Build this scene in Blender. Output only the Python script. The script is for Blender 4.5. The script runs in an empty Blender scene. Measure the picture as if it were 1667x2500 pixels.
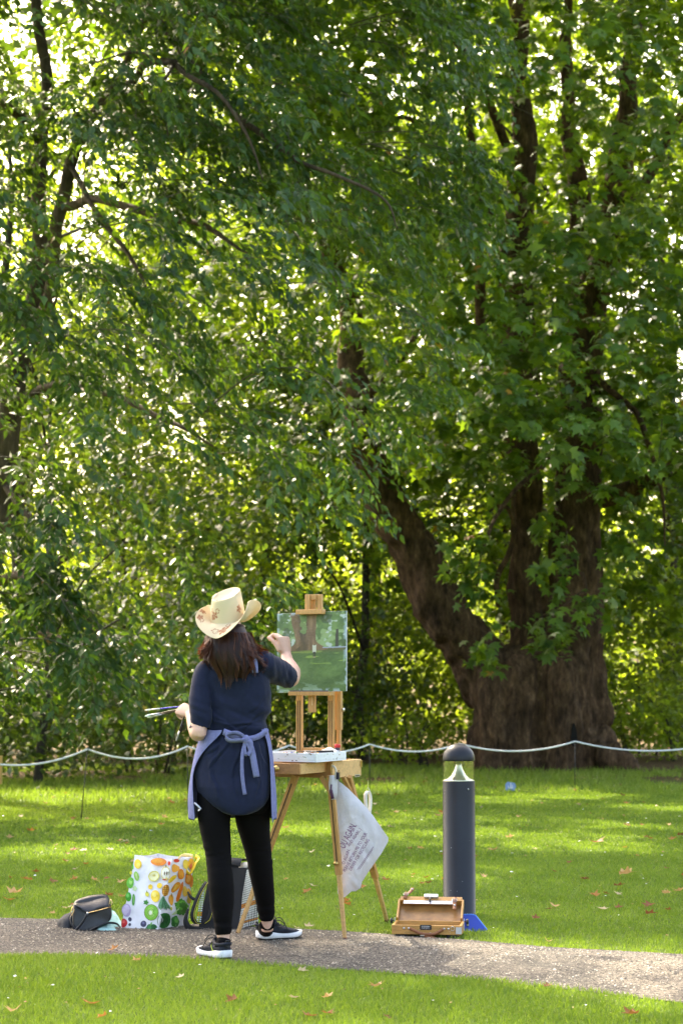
import bpy, bmesh, math, random
import numpy as np
from mathutils import Vector, Matrix, noise as mnoise

rng = np.random.default_rng(7)
random.seed(7)
scene = bpy.context.scene
COL = scene.collection

# ------------------------------------------------------------------ camera
F_PX, U0, V0, V_HOR, CAM_H = 4862.0, 833.5, 1250.0, 1664.0, 1.30
PITCH = math.atan((V_HOR - V0) / F_PX)
cam_d = bpy.data.cameras.new('camera')
cam = bpy.data.objects.new('camera', cam_d)
COL.objects.link(cam)
scene.camera = cam
cam.location = (0, 0, CAM_H)
cam.rotation_euler = (math.pi / 2 + PITCH, 0, 0)
cam_d.sensor_fit = 'VERTICAL'
cam_d.sensor_height = 36.0
cam_d.lens = 36.0 * F_PX / 2500.0
cam_d.clip_end = 2000
cam_d.dof.use_dof = True
cam_d.dof.focus_distance = 9.9
cam_d.dof.aperture_fstop = 4.8

# ------------------------------------------------------------------ sky, sun, exposure
SUN_AZ, SUN_EL = math.radians(-26), math.radians(41)     # azimuth from +Y towards +X
SUN = Vector((math.sin(SUN_AZ) * math.cos(SUN_EL), math.cos(SUN_AZ) * math.cos(SUN_EL), math.sin(SUN_EL)))
world = bpy.data.worlds.new('World')
scene.world = world
world.use_nodes = True
wn = world.node_tree
for n in list(wn.nodes):
    wn.nodes.remove(n)
sky = wn.nodes.new('ShaderNodeTexSky')
sky.sky_type = 'NISHITA'
sky.sun_disc = False
sky.sun_elevation = SUN_EL
sky.sun_rotation = SUN_AZ
sky.air_density = 1.0
sky.dust_density = 6.0
sky.ozone_density = 1.0
bg = wn.nodes.new('ShaderNodeBackground')
bg.inputs['Strength'].default_value = 0.15
wo = wn.nodes.new('ShaderNodeOutputWorld')
wn.links.new(sky.outputs[0], bg.inputs[0])
wn.links.new(bg.outputs[0], wo.inputs[0])
sun_d = bpy.data.lights.new('sun', 'SUN')
sun_d.energy = 2.6
sun_d.angle = math.radians(0.53)
sun_d.color = (1.0, 0.93, 0.80)
sun = bpy.data.objects.new('sun', sun_d)
COL.objects.link(sun)
sun.rotation_euler = (-SUN).to_track_quat('-Z', 'Y').to_euler()
sun.location = SUN * 60
scene.view_settings.view_transform = 'Standard'
scene.view_settings.look = 'None'
scene.view_settings.gamma = 1.0
scene.view_settings.use_curve_mapping = False
scene.view_settings.exposure = 2.75
scene.view_settings.use_white_balance = True
scene.view_settings.white_balance_temperature = 7400
scene.render.film_transparent = False
cy = scene.cycles
cy.max_bounces = 6
cy.diffuse_bounces = 3
cy.glossy_bounces = 3
cy.transmission_bounces = 4
cy.transparent_max_bounces = 8
cy.caustics_reflective = False
cy.caustics_refractive = False
cy.sample_clamp_indirect = 6.0
cy.use_denoising = True
cy.use_adaptive_sampling = True
cy.adaptive_threshold = 0.02

# ------------------------------------------------------------------ helpers
def at(u, v, Y):
    """point of the photograph (1667 x 2500 px) at distance Y in front of the camera"""
    dx, dz = (u - U0) / F_PX, -(v - V0) / F_PX
    dy = math.cos(PITCH) - dz * math.sin(PITCH)
    dzz = math.sin(PITCH) + dz * math.cos(PITCH)
    return Vector((dx / dy * Y, Y, CAM_H + dzz / dy * Y))

def gp(u, v, z=0.0):
    """ground point under a pixel"""
    dx, dz = (u - U0) / F_PX, -(v - V0) / F_PX
    dy = math.cos(PITCH) - dz * math.sin(PITCH)
    dzz = math.sin(PITCH) + dz * math.cos(PITCH)
    t = (z - CAM_H) / dzz
    return Vector((dx * t, dy * t, z))

def lin(r, g, b, a=1.0):
    f = lambda c: (c / 255 / 12.92) if c / 255 <= 0.04045 else ((c / 255 + 0.055) / 1.055) ** 2.4
    return (f(r), f(g), f(b), a)

def nz(p, s=1.0, o=0.0):
    return mnoise.noise(Vector((p[0] * s + o, p[1] * s + o * 1.7, p[2] * s - o)))

def vnoise(P, seed=0):
    """vectorised value noise, P (N,3) -> (N,) about -1..1"""
    P = np.asarray(P, dtype=np.float64)
    i = np.floor(P).astype(np.int64)
    f = P - i
    f = f * f * (3 - 2 * f)
    def h(ix, iy, iz):
        n = (ix * 374761393 + iy * 668265263 + iz * 2147483647 + seed * 974711) & 0xffffffff
        n = ((n ^ (n >> 13)) * 1274126177) & 0xffffffff
        n = (n ^ (n >> 16)) & 0xffff
        return n / 32767.5 - 1.0
    r = 0
    for a in (0, 1):
        for b in (0, 1):
            for c in (0, 1):
                w = (f[:, 0] if a else 1 - f[:, 0]) * (f[:, 1] if b else 1 - f[:, 1]) * (f[:, 2] if c else 1 - f[:, 2])
                r = r + w * h(i[:, 0] + a, i[:, 1] + b, i[:, 2] + c)
    return r

def fbm(P, oct=3, seed=0):
    r, a, t = 0, 1.0, 0
    P = np.asarray(P, dtype=np.float64)
    for k in range(oct):
        r = r + a * vnoise(P * 2 ** k, seed + k)
        t += a
        a *= 0.5
    return r / t

GAPS = [(0.35, 9.75, 0.30), (1.25, 9.40, 0.42), (2.0, 8.95, 0.5), (1.7, 8.2, 0.40), (0.75, 9.55, 0.22), (-2.1, 15.2, 0.5), (-1.2, 15.3, 0.35), (-3.3, 22.3, 0.9), (-2.2, 22.8, 0.6), (1.9, 22.0, 0.5), (0.9, 19.5, 0.35), (2.9, 23.0, 0.6), (3.6, 20.5, 0.35), (0.2, 24.0, 0.6), (-4.2, 20.8, 0.7), (0.6, 13.6, 0.28), (1.9, 15.6, 0.34), (-0.4, 17.4, 0.34), (2.7, 18.2, 0.36), (1.0, 17.0, 0.26), (-1.9, 18.6, 0.3)]
def sun_gap(P, grow=0.0):
    """True where foliage would close one of the openings the sun comes through (ground spot, radius)"""
    P = np.asarray(P, dtype=float)
    s = np.array(SUN)
    hit = np.zeros(len(P), bool)
    for x, y, r in GAPS:
        d = P - np.array([x, y, 0.0])
        t = d @ s
        hit |= (np.linalg.norm(d - t[:, None] * s, axis=1) < r + grow) & (t > 0)
    return hit

# ---- materials
def new_mat(name):
    m = bpy.data.materials.new(name)
    m.use_nodes = True
    nt = m.node_tree
    p = nt.nodes['Principled BSDF']
    return m, nt, p

def ramp(nt, fac, stops):
    r = nt.nodes.new('ShaderNodeValToRGB')
    el = r.color_ramp.elements
    while len(el) < len(stops):
        el.new(0.5)
    for e, (pos, c) in zip(el, stops):
        e.position = pos
        e.color = tuple(c) if len(c) == 4 else tuple(c) + (1,)
    nt.links.new(fac, r.inputs[0])
    return r.outputs[0]

def tex_noise(nt, scale, detail=4, rough=0.6, coord='Object', stretch=None):
    tc = nt.nodes.new('ShaderNodeTexCoord')
    n = nt.nodes.new('ShaderNodeTexNoise')
    n.inputs['Scale'].default_value = scale
    n.inputs['Detail'].default_value = detail
    n.inputs['Roughness'].default_value = rough
    src = tc.outputs[coord]
    if stretch:
        mp = nt.nodes.new('ShaderNodeMapping')
        mp.inputs['Scale'].default_value = stretch
        nt.links.new(src, mp.inputs[0])
        src = mp.outputs[0]
    nt.links.new(src, n.inputs['Vector'])
    return n.outputs['Fac']

def bump(nt, p, h, strength=0.3, dist=0.01):
    b = nt.nodes.new('ShaderNodeBump')
    b.inputs['Strength'].default_value = strength
    b.inputs['Distance'].default_value = dist
    nt.links.new(h, b.inputs['Height'])
    nt.links.new(b.outputs[0], p.inputs['Normal'])

def plain(name, c, rough=0.6, var=0.25, scale=8.0, metal=0.0, bmp=0.0, bscale=None, spec=0.5, stretch=None, sheen=0.0, dist=0.004):
    m, nt, p = new_mat(name)
    c = tuple(c[:3])
    lo = tuple(x * (1 - var) for x in c)
    hi = tuple(min(1, x * (1 + var)) for x in c)
    f = tex_noise(nt, scale, 5, 0.65, stretch=stretch)
    col = ramp(nt, f, [(0.3, lo), (0.7, hi)])
    nt.links.new(col, p.inputs['Base Color'])
    p.inputs['Roughness'].default_value = rough
    p.inputs['Metallic'].default_value = metal
    p.inputs['Specular IOR Level'].default_value = spec
    if sheen:
        p.inputs['Sheen Weight'].default_value = sheen
        p.inputs['Sheen Roughness'].default_value = 0.4
    if bmp:
        bump(nt, p, tex_noise(nt, bscale or scale * 4, 4, stretch=stretch), bmp, dist)
    return m

def leaf_mat(name, dark, mid, light, trans, tw=0.45, rough=0.42, spec=0.5, autumn=None):
    """leaf: diffuse+gloss with light passing through; colour varies leaf by leaf (attribute v)"""
    m, nt, p = new_mat(name)
    at_ = nt.nodes.new('ShaderNodeAttribute')
    at_.attribute_name = 'v'
    c = ramp(nt, at_.outputs['Fac'], [(0.0, dark), (0.55, mid), (0.93, light)] + ([(0.97, light), (0.99, autumn)] if autumn else []))
    nt.links.new(c, p.inputs['Base Color'])
    p.inputs['Roughness'].default_value = rough
    p.inputs['Specular IOR Level'].default_value = spec
    tr = nt.nodes.new('ShaderNodeBsdfTranslucent')
    tc_ = ramp(nt, at_.outputs['Fac'], [(0.0, tuple(x * 0.7 for x in trans)), (0.6, trans), (1.0, tuple(min(1, x * 1.25) for x in trans))])
    nt.links.new(tc_, tr.inputs['Color'])
    mx = nt.nodes.new('ShaderNodeMixShader')
    mx.inputs[0].default_value = tw
    nt.links.new(p.outputs[0], mx.inputs[1])
    nt.links.new(tr.outputs[0], mx.inputs[2])
    nt.links.new(mx.outputs[0], nt.nodes['Material Output'].inputs['Surface'])
    return m

def attr_mat(name, rough=0.6, attr='Col', bmp=0.0, bscale=80, spec=0.4, dist=0.002):
    m, nt, p = new_mat(name)
    a = nt.nodes.new('ShaderNodeAttribute')
    a.attribute_name = attr
    nt.links.new(a.outputs['Color'], p.inputs['Base Color'])
    p.inputs['Roughness'].default_value = rough
    p.inputs['Specular IOR Level'].default_value = spec
    if bmp:
        bump(nt, p, tex_noise(nt, bscale, 4), bmp, dist)
    return m

def wood(name, c, rough=0.45, stretch=(18, 18, 1.5)):
    m, nt, p = new_mat(name)
    f = tex_noise(nt, 6, 6, 0.7, stretch=stretch)
    c = tuple(c[:3])
    col = ramp(nt, f, [(0.25, tuple(x * 0.62 for x in c)), (0.5, c), (0.8, tuple(min(1, x * 1.2) for x in c))])
    nt.links.new(col, p.inputs['Base Color'])
    p.inputs['Roughness'].default_value = rough
    bump(nt, p, f, 0.15, 0.002)
    return m

# ---- objects
def prop(o, label=None, cat=None, group=None, kind=None):
    if label: o['label'] = label
    if cat: o['category'] = cat
    if group: o['group'] = group
    if kind: o['kind'] = kind
    return o

def empty(name, loc, label=None, cat=None, group=None):
    o = bpy.data.objects.new(name, None)
    COL.objects.link(o)
    o.location = loc
    o.empty_display_size = 0.1
    bpy.context.view_layer.update()
    return prop(o, label, cat, group)

def chain_loc(p):
    """where the parent's frame stands in the world"""
    if p.parent is None:
        return p.location.copy()
    return chain_loc(p.parent) + p.matrix_parent_inverse.translation + p.location

def link(name, me, mats=None, parent=None, smooth=True):
    o = bpy.data.objects.new(name, me)
    COL.objects.link(o)
    if mats is not None:
        for m in (mats if isinstance(mats, (list, tuple)) else [mats]):
            me.materials.append(m)
    if parent is not None:
        o.parent = parent
        o.matrix_parent_inverse = Matrix.Translation(-chain_loc(parent))
    if smooth:
        me.polygons.foreach_set('use_smooth', [True] * len(me.polygons))
    return o

def np_mesh(name, V, F, attr=None, col=None):
    """V (n,3), F (m,k) with constant k"""
    V = np.asarray(V, dtype=np.float32)
    F = np.asarray(F, dtype=np.int32)
    me = bpy.data.meshes.new(name)
    k = F.shape[1]
    me.vertices.add(len(V))
    me.vertices.foreach_set('co', V.ravel())
    me.loops.add(F.size)
    me.loops.foreach_set('vertex_index', F.ravel())
    me.polygons.add(len(F))
    me.polygons.foreach_set('loop_start', np.arange(0, F.size, k, dtype=np.int32))
    me.update(calc_edges=True)
    if attr is not None:
        a = me.attributes.new('v', 'FLOAT', 'POINT')
        a.data.foreach_set('value', np.asarray(attr, dtype=np.float32))
    if col is not None:
        a = me.attributes.new('Col', 'FLOAT_COLOR', 'POINT')
        c = np.ones((len(V), 4), dtype=np.float32)
        c[:, :3] = col
        a.data.foreach_set('color', c.ravel())
    return me

class MB:
    """collects simple shapes in world coordinates into one mesh"""
    def __init__(s):
        s.v, s.f, s.m = [], [], []
    def add(s, vs, fs, mi=0):
        n = len(s.v)
        s.v += [tuple(x) for x in vs]
        s.f += [tuple(i + n for i in f) for f in fs]
        s.m += [mi] * len(fs)
        return s
    def box(s, c, size, R=None, mi=0):
        c = Vector(c)
        hx, hy, hz = size[0] / 2, size[1] / 2, size[2] / 2
        vs = [Vector((x * hx, y * hy, z * hz)) for z in (-1, 1) for y in (-1, 1) for x in (-1, 1)]
        if R is not None:
            vs = [R @ v for v in vs]
        return s.add([v + c for v in vs], [(0, 2, 3, 1), (4, 5, 7, 6), (0, 1, 5, 4), (2, 6, 7, 3), (0, 4, 6, 2), (1, 3, 7, 5)], mi)
    def bar(s, a, b, w, h, up=(0, 0, 1), mi=0, w2=None, h2=None):
        """rectangular bar from a to b"""
        a, b = Vector(a), Vector(b)
        d = (b - a).normalized()
        x = d.cross(Vector(up))
        if x.length < 1e-4:
            x = d.cross(Vector((0, 1, 0)))
        x.normalize()
        y = x.cross(d)
        w2, h2 = w2 or w, h2 or h
        vs = [a + x * (sx * w / 2) + y * (sy * h / 2) for sx, sy in ((-1, -1), (1, -1), (1, 1), (-1, 1))]
        vs += [b + x * (sx * w2 / 2) + y * (sy * h2 / 2) for sx, sy in ((-1, -1), (1, -1), (1, 1), (-1, 1))]
        return s.add(vs, [(3, 2, 1, 0), (4, 5, 6, 7), (0, 1, 5, 4), (1, 2, 6, 5), (2, 3, 7, 6), (3, 0, 4, 7)], mi)
    def tube(s, pts, rad, n=8, cap=True, mi=0):
        pts = [Vector(p) for p in pts]
        if not isinstance(rad, (list, tuple, np.ndarray)):
            rad = [rad] * len(pts)
        vs, fs = [], []
        px = None
        for i, p in enumerate(pts):
            d = (pts[min(i + 1, len(pts) - 1)] - pts[max(i - 1, 0)]).normalized()
            if px is None:
                x = d.cross(Vector((0, 0, 1)))
                if x.length < 1e-3:
                    x = d.cross(Vector((0, 1, 0)))
            else:
                x = px - d * px.dot(d)
            x.normalize()
            px = x
            y = d.cross(x)
            for k in range(n):
                a = 2 * math.pi * k / n
                r = rad[i]
                vs.append(p + (x * math.cos(a) + y * math.sin(a)) * r)
        for i in range(len(pts) - 1):
            for k in range(n):
                fs.append((i * n + k, i * n + (k + 1) % n, (i + 1) * n + (k + 1) % n, (i + 1) * n + k))
        if cap:
            fs.append(tuple(range(n - 1, -1, -1)))
            fs.append(tuple(range((len(pts) - 1) * n, len(pts) * n)))
        return s.add(vs, fs, mi)
    def lathe(s, c, prof, n=32, mi=0, axis=None):
        """prof: (radius, height)"""
        c = Vector(c)
        vs, fs = [], []
        for r, z in prof:
            for k in range(n):
                a = 2 * math.pi * k / n
                vs.append(Vector((r * math.cos(a), r * math.sin(a), z)))
        if axis is not None:
            q = Vector((0, 0, 1)).rotation_difference(Vector(axis))
            vs = [q @ v for v in vs]
        for i in range(len(prof) - 1):
            for k in range(n):
                fs.append((i * n + k, i * n + (k + 1) % n, (i + 1) * n + (k + 1) % n, (i + 1) * n + k))
        fs.append(tuple(range(n - 1, -1, -1)))
        fs.append(tuple(range((len(prof) - 1) * n, len(prof) * n)))
        return s.add([v + c for v in vs], fs, mi)
    def loft(s, rings, cap=True, mi=0):
        n = len(rings[0])
        vs = [p for r in rings for p in r]
        fs = []
        for i in range(len(rings) - 1):
            for k in range(n):
                fs.append((i * n + k, i * n + (k + 1) % n, (i + 1) * n + (k + 1) % n, (i + 1) * n + k))
        if cap:
            fs.append(tuple(range(n - 1, -1, -1)))
            fs.append(tuple(range((len(rings) - 1) * n, len(rings) * n)))
        return s.add(vs, fs, mi)
    def mesh(s, name):
        me = bpy.data.meshes.new(name)
        me.from_pydata(s.v, [], s.f)
        me.polygons.foreach_set('material_index', s.m)
        me.update()
        return me
    def build(s, name, mats, parent=None, smooth=False, bevel=0.0, seg=2):
        o = link(name, s.mesh(name), mats, parent, smooth)
        if bevel:
            b = o.modifiers.new('bevel', 'BEVEL')
            b.width = bevel
            b.segments = seg
            b.limit_method = 'ANGLE'
            b.angle_limit = math.radians(35)
        return o

def ribbon(mb, pts, width, side, thick=0.003, mi=0):
    """flat strip along pts; side: the direction of its width (one vector or one per point)"""
    pts = [Vector(p) for p in pts]
    n = len(pts)
    rings = []
    for i, p in enumerate(pts):
        d = (pts[min(i + 1, n - 1)] - pts[max(i - 1, 0)]).normalized()
        s_ = Vector(side[i] if isinstance(side, list) else side)
        s_ = (s_ - d * s_.dot(d)).normalized()
        nn = d.cross(s_)
        w = width[i] if isinstance(width, (list, tuple)) else width
        rings.append([p + s_ * w / 2 + nn * thick / 2, p - s_ * w / 2 + nn * thick / 2, p - s_ * w / 2 - nn * thick / 2, p + s_ * w / 2 - nn * thick / 2])
    mb.loft(rings)

def smooth_path(pts, n=6):
    """Catmull-Rom through pts"""
    P = [Vector(p) for p in pts]
    P = [P[0] * 2 - P[1]] + P + [P[-1] * 2 - P[-2]]
    out = []
    for i in range(1, len(P) - 2):
        p0, p1, p2, p3 = P[i - 1], P[i], P[i + 1], P[i + 2]
        for k in range(n):
            t = k / n
            out.append(0.5 * ((2 * p1) + (p2 - p0) * t + (2 * p0 - 5 * p1 + 4 * p2 - p3) * t * t + (3 * p1 - p0 - 3 * p2 + p3) * t ** 3))
    out.append(P[-2])
    return out

def lerp_list(vals, n):
    """resample a list of numbers to the length smooth_path gives"""
    out = []
    for i in range(len(vals) - 1):
        for k in range(n):
            out.append(vals[i] + (vals[i + 1] - vals[i]) * k / n)
    return out + [vals[-1]]

def remesh(me, voxel, smooth_it=2, fac=0.5):
    """one continuous surface out of overlapping closed shapes"""
    o = bpy.data.objects.new('tmp', me)
    COL.objects.link(o)
    r = o.modifiers.new('r', 'REMESH')
    r.mode = 'VOXEL'
    r.voxel_size = voxel
    if smooth_it:
        sm = o.modifiers.new('s', 'SMOOTH')
        sm.factor = fac
        sm.iterations = smooth_it
    dg = bpy.context.evaluated_depsgraph_get()
    out = bpy.data.meshes.new_from_object(o.evaluated_get(dg))
    bpy.data.objects.remove(o)
    return out

def mesh_np(me):
    V = np.empty(len(me.vertices) * 3)
    me.vertices.foreach_get('co', V)
    N = np.empty(len(me.vertices) * 3)
    me.vertex_normals.foreach_get('vector', N)
    return V.reshape(-1, 3), N.reshape(-1, 3)

def set_np(me, V):
    me.vertices.foreach_set('co', np.asarray(V, dtype=np.float32).ravel())
    me.update()

def norm(A):
    return A / (np.linalg.norm(A, axis=1, keepdims=True) + 1e-9)

def place_leaves(tv, tf, pos, d, nrm, size, val):
    """copies of a small leaf (tv: x across, y along, z up) at pos; returns V, F, v-attribute"""
    d = norm(d)
    x = norm(np.cross(d, nrm))
    n = np.cross(x, d)
    tv = np.asarray(tv)
    size = np.asarray(size)
    if size.ndim == 1:
        size = np.repeat(size[:, None], 3, 1)
    V = (pos[:, None, :] + x[:, None, :] * (tv[None, :, 0:1] * size[:, None, 0:1]) + d[:, None, :] * (tv[None, :, 1:2] * size[:, None, 1:2])
         + n[:, None, :] * (tv[None, :, 2:3] * size[:, None, 2:3]))
    N, k = len(pos), len(tv)
    F = (np.asarray(tf)[None] + (np.arange(N) * k)[:, None, None]).reshape(-1, 3)
    return V.reshape(-1, 3), F, np.repeat(val, k)
# ------------------------------------------------------------------ ground, path
def ground_mat():
    m, nt, p = new_mat('turf_soil')
    f1 = tex_noise(nt, 0.35, 5, 0.6)
    f2 = tex_noise(nt, 40, 4, 0.7)
    a = ramp(nt, f1, [(0.35, (0.085, 0.140, 0.020)), (0.62, (0.120, 0.180, 0.028))])
    b = ramp(nt, f2, [(0.3, (0.55, 0.55, 0.5)), (0.7, (1.15, 1.1, 1.0))])
    mx = nt.nodes.new('ShaderNodeMix')
    mx.data_type = 'RGBA'
    mx.blend_type = 'MULTIPLY'
    mx.inputs[0].default_value = 1.0
    nt.links.new(a, mx.inputs[6])
    nt.links.new(b, mx.inputs[7])
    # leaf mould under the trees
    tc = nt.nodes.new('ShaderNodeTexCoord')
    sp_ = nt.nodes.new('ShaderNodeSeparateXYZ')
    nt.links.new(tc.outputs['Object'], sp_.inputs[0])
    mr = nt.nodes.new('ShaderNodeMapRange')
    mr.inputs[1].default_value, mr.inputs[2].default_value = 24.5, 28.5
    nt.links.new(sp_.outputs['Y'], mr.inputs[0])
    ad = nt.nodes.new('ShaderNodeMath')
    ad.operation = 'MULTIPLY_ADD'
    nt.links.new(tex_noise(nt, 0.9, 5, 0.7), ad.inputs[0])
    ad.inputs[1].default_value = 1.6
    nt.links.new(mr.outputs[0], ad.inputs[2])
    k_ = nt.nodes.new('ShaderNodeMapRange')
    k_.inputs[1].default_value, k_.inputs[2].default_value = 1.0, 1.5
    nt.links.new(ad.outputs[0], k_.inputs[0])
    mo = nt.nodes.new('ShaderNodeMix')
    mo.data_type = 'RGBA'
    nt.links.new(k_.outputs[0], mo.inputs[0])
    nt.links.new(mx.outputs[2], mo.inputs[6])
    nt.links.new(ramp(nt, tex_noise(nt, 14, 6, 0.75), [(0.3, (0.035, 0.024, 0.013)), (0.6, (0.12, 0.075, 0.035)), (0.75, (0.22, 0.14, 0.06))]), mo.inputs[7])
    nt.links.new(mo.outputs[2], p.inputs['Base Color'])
    p.inputs['Roughness'].default_value = 0.9
    p.inputs['Specular IOR Level'].default_value = 0.1
    bump(nt, p, f2, 0.6, 0.02)
    return m

xs = np.array([-400, -150, -60, -25, -12, -6, 0, 6, 12, 25, 60, 150, 400.0])
ys = np.array([-60, -10, 0, 4, 7, 9, 11, 14, 18, 22, 26, 32, 40, 60, 120, 250, 600.0])
GX, GY = np.meshgrid(xs, ys)
V = np.stack([GX.ravel(), GY.ravel(), np.zeros(GX.size)], 1)
nx_, ny_ = len(xs), len(ys)
F = [(j * nx_ + i, j * nx_ + i + 1, (j + 1) * nx_ + i + 1, (j + 1) * nx_ + i) for j in range(ny_ - 1) for i in range(nx_ - 1)]
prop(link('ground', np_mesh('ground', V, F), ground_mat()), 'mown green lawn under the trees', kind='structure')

FAR_E = [(-420, 2236), (0, 2245), (260, 2250), (520, 2262), (734, 2272), (834, 2277), (1132, 2298), (1366, 2318), (1667, 2334), (2000, 2356)]
NEAR_E = [(-420, 2318), (0, 2331), (266, 2334), (532, 2350), (834, 2368), (1100, 2386), (1366, 2414), (1667, 2449), (2000, 2490)]
fe = np.array([list(gp(u, v))[:2] for u, v in FAR_E])
ne = np.array([list(gp(u, v))[:2] for u, v in NEAR_E])
def ext(e):
    a = e[0] + (e[0] - e[1]) / np.linalg.norm(e[0] - e[1]) * 12
    b = e[-1] + (e[-1] - e[-2]) / np.linalg.norm(e[-1] - e[-2]) * 12
    return np.vstack([a, e, b])
fe, ne = ext(fe), ext(ne)
far_y = lambda x: np.interp(x, fe[:, 0], fe[:, 1])
near_y = lambda x: np.interp(x, ne[:, 0], ne[:, 1])
def edge_wob(x):
    P = np.stack([x * 3.0, x * 0, x * 0], 1)
    return 0.085 * fbm(P, 5, 3)

def path_mat():
    m, nt, p = new_mat('gravel_path')
    tc = nt.nodes.new('ShaderNodeTexCoord')
    vo = nt.nodes.new('ShaderNodeTexVoronoi')
    vo.inputs['Scale'].default_value = 130
    nt.links.new(tc.outputs['Object'], vo.inputs['Vector'])
    sep = nt.nodes.new('ShaderNodeSeparateColor')
    nt.links.new(vo.outputs['Color'], sep.inputs[0])
    c1 = ramp(nt, sep.outputs[0], [(0.0, (0.030, 0.026, 0.022)), (0.35, (0.078, 0.068, 0.056)), (0.7, (0.150, 0.132, 0.106)), (1.0, (0.27, 0.24, 0.195))])
    big = ramp(nt, tex_noise(nt, 1.6, 5, 0.6), [(0.36, (0.45, 0.46, 0.48)), (0.6, (1.05, 1.0, 0.94))])
    mx = nt.nodes.new('ShaderNodeMix')
    mx.data_type = 'RGBA'
    mx.blend_type = 'MULTIPLY'
    mx.inputs[0].default_value = 1.0
    nt.links.new(c1, mx.inputs[6])
    nt.links.new(big, mx.inputs[7])
    nt.links.new(mx.outputs[2], p.inputs['Base Color'])
    p.inputs['Roughness'].default_value = 0.85
    p.inputs['Specular IOR Level'].default_value = 0.25
    bump(nt, p, vo.outputs['Distance'], 0.7, 0.006)
    return m

px = np.arange(-9, 9.01, 0.1)
rows = 9
V, F = [], []
for i, x in enumerate(px):
    a, b = near_y(x) - 0.03, far_y(x) + 0.03
    for j in range(rows):
        t = j / (rows - 1)
        V.append((x, a + (b - a) * t, 0.006 + 0.018 * (1 - (2 * t - 1) ** 2)))
for i in range(len(px) - 1):
    for j in range(rows - 1):
        F.append((i * rows + j, (i + 1) * rows + j, (i + 1) * rows + j + 1, i * rows + j + 1))
prop(link('path', np_mesh('path', V, F), path_mat()), 'pale gravel footpath curving across the lawn', kind='structure')
def path_z(x, y):
    t = (y - near_y(x)) / (far_y(x) - near_y(x))
    return np.where((t > 0) & (t < 1), 0.006 + 0.018 * (1 - (2 * t - 1) ** 2), 0.0)

# loose stones of the path
def gravel():
    n = 26000
    x = rng.uniform(-3.2, 3.2, n)
    t = rng.uniform(-0.02, 1.02, n)
    a, b = near_y(x), far_y(x)
    y = a + (b - a) * t
    keep = fbm(np.stack([x * 1.2, y * 2.2, y * 0], 1), 3, 11) + rng.uniform(-0.8, 0.8, n) > -0.25
    x, y = x[keep], y[keep]
    n = len(x)
    z = path_z(x, y) + 0.001
    s = rng.uniform(0.0026, 0.0066, n) * np.where(rng.random(n) < 0.05, 1.6, 1)
    tv = np.array([(1, 0, 0), (0.3, 0.9, 0.1), (-0.8, 0.5, 0), (-0.7, -0.6, 0), (0.4, -0.85, 0), (0.1, 0.1, 0.8)])
    tf = np.array([(0, 1, 5), (1, 2, 5), (2, 3, 5), (3, 4, 5), (4, 0, 5)])
    ang = rng.uniform(0, 6.28, n)
    d = np.stack([np.cos(ang), np.sin(ang), rng.uniform(-.2, .2, n)], 1)
    up = np.tile(np.array([[0, 0, 1.0]]), (n, 1)) + rng.normal(0, .2, (n, 3))
    V, F, A = place_leaves(tv, tf, np.stack([x, y, z], 1), d, up, s, rng.random(n))
    m, nt, p = new_mat('loose_stone')
    at_ = nt.nodes.new('ShaderNodeAttribute')
    at_.attribute_name = 'v'
    nt.links.new(ramp(nt, at_.outputs['Fac'], [(0, (0.042, 0.036, 0.030)), (0.5, (0.135, 0.116, 0.090)), (0.85, (0.24, 0.205, 0.155)), (1, (0.42, 0.38, 0.31))]), p.inputs['Base Color'])
    p.inputs['Roughness'].default_value = 0.8
    prop(link('gravel', np_mesh('gravel', V, F, A), m, smooth=False), 'loose pale stones scattered over the footpath', 'gravel', kind='stuff')
gravel()

# ------------------------------------------------------------------ grass
GRASS = leaf_mat('grass_blade', (0.082, 0.152, 0.017), (0.126, 0.214, 0.021), (0.25, 0.28, 0.075), (0.25, 0.38, 0.028), 0.40, 0.5, 0.3)
BLADE3 = (np.array([(-0.5, 0, 0), (0.5, 0, 0), (-0.32, 0.55, 0.10), (0.32, 0.55, 0.10), (0, 1.0, 0.34)]), np.array([(0, 1, 3), (0, 3, 2), (2, 3, 4)]))
BLADE1 = (np.array([(-0.5, 0, 0), (0.5, 0, 0), (0, 1.0, 0.25)]), np.array([(0, 1, 2)]))
def blades(x, y, h, w, tmpl, lean=0.5, base_v=0.45, yellow=None):
    n = len(x)
    d = np.stack([rng.normal(0, lean, n), rng.normal(0, lean, n), np.ones(n)], 1)
    a = rng.uniform(0, 6.28, n)
    nr = np.stack([np.cos(a), np.sin(a), np.zeros(n)], 1)
    big = fbm(np.stack([x * 0.8, y * 0.35, x * 0], 1), 4, 21)
    mow = 0.10 * np.sin((x * 0.35 + y) * 4.4)
    val = np.clip(base_v + 0.25 * big + mow + rng.normal(0, 0.17, n), 0, 0.9)
    dry = rng.random(n) < 0.05
    val[dry] = rng.uniform(0.9, 1.0, dry.sum())
    if yellow is not None:
        val = np.clip(val + yellow, 0, 1)
    size = np.stack([w * rng.uniform(0.7, 1.3, n), h, h], 1)
    return place_leaves(tmpl[0], tmpl[1], np.stack([x, y, np.zeros(n)], 1), d, nr, size, val)

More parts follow.
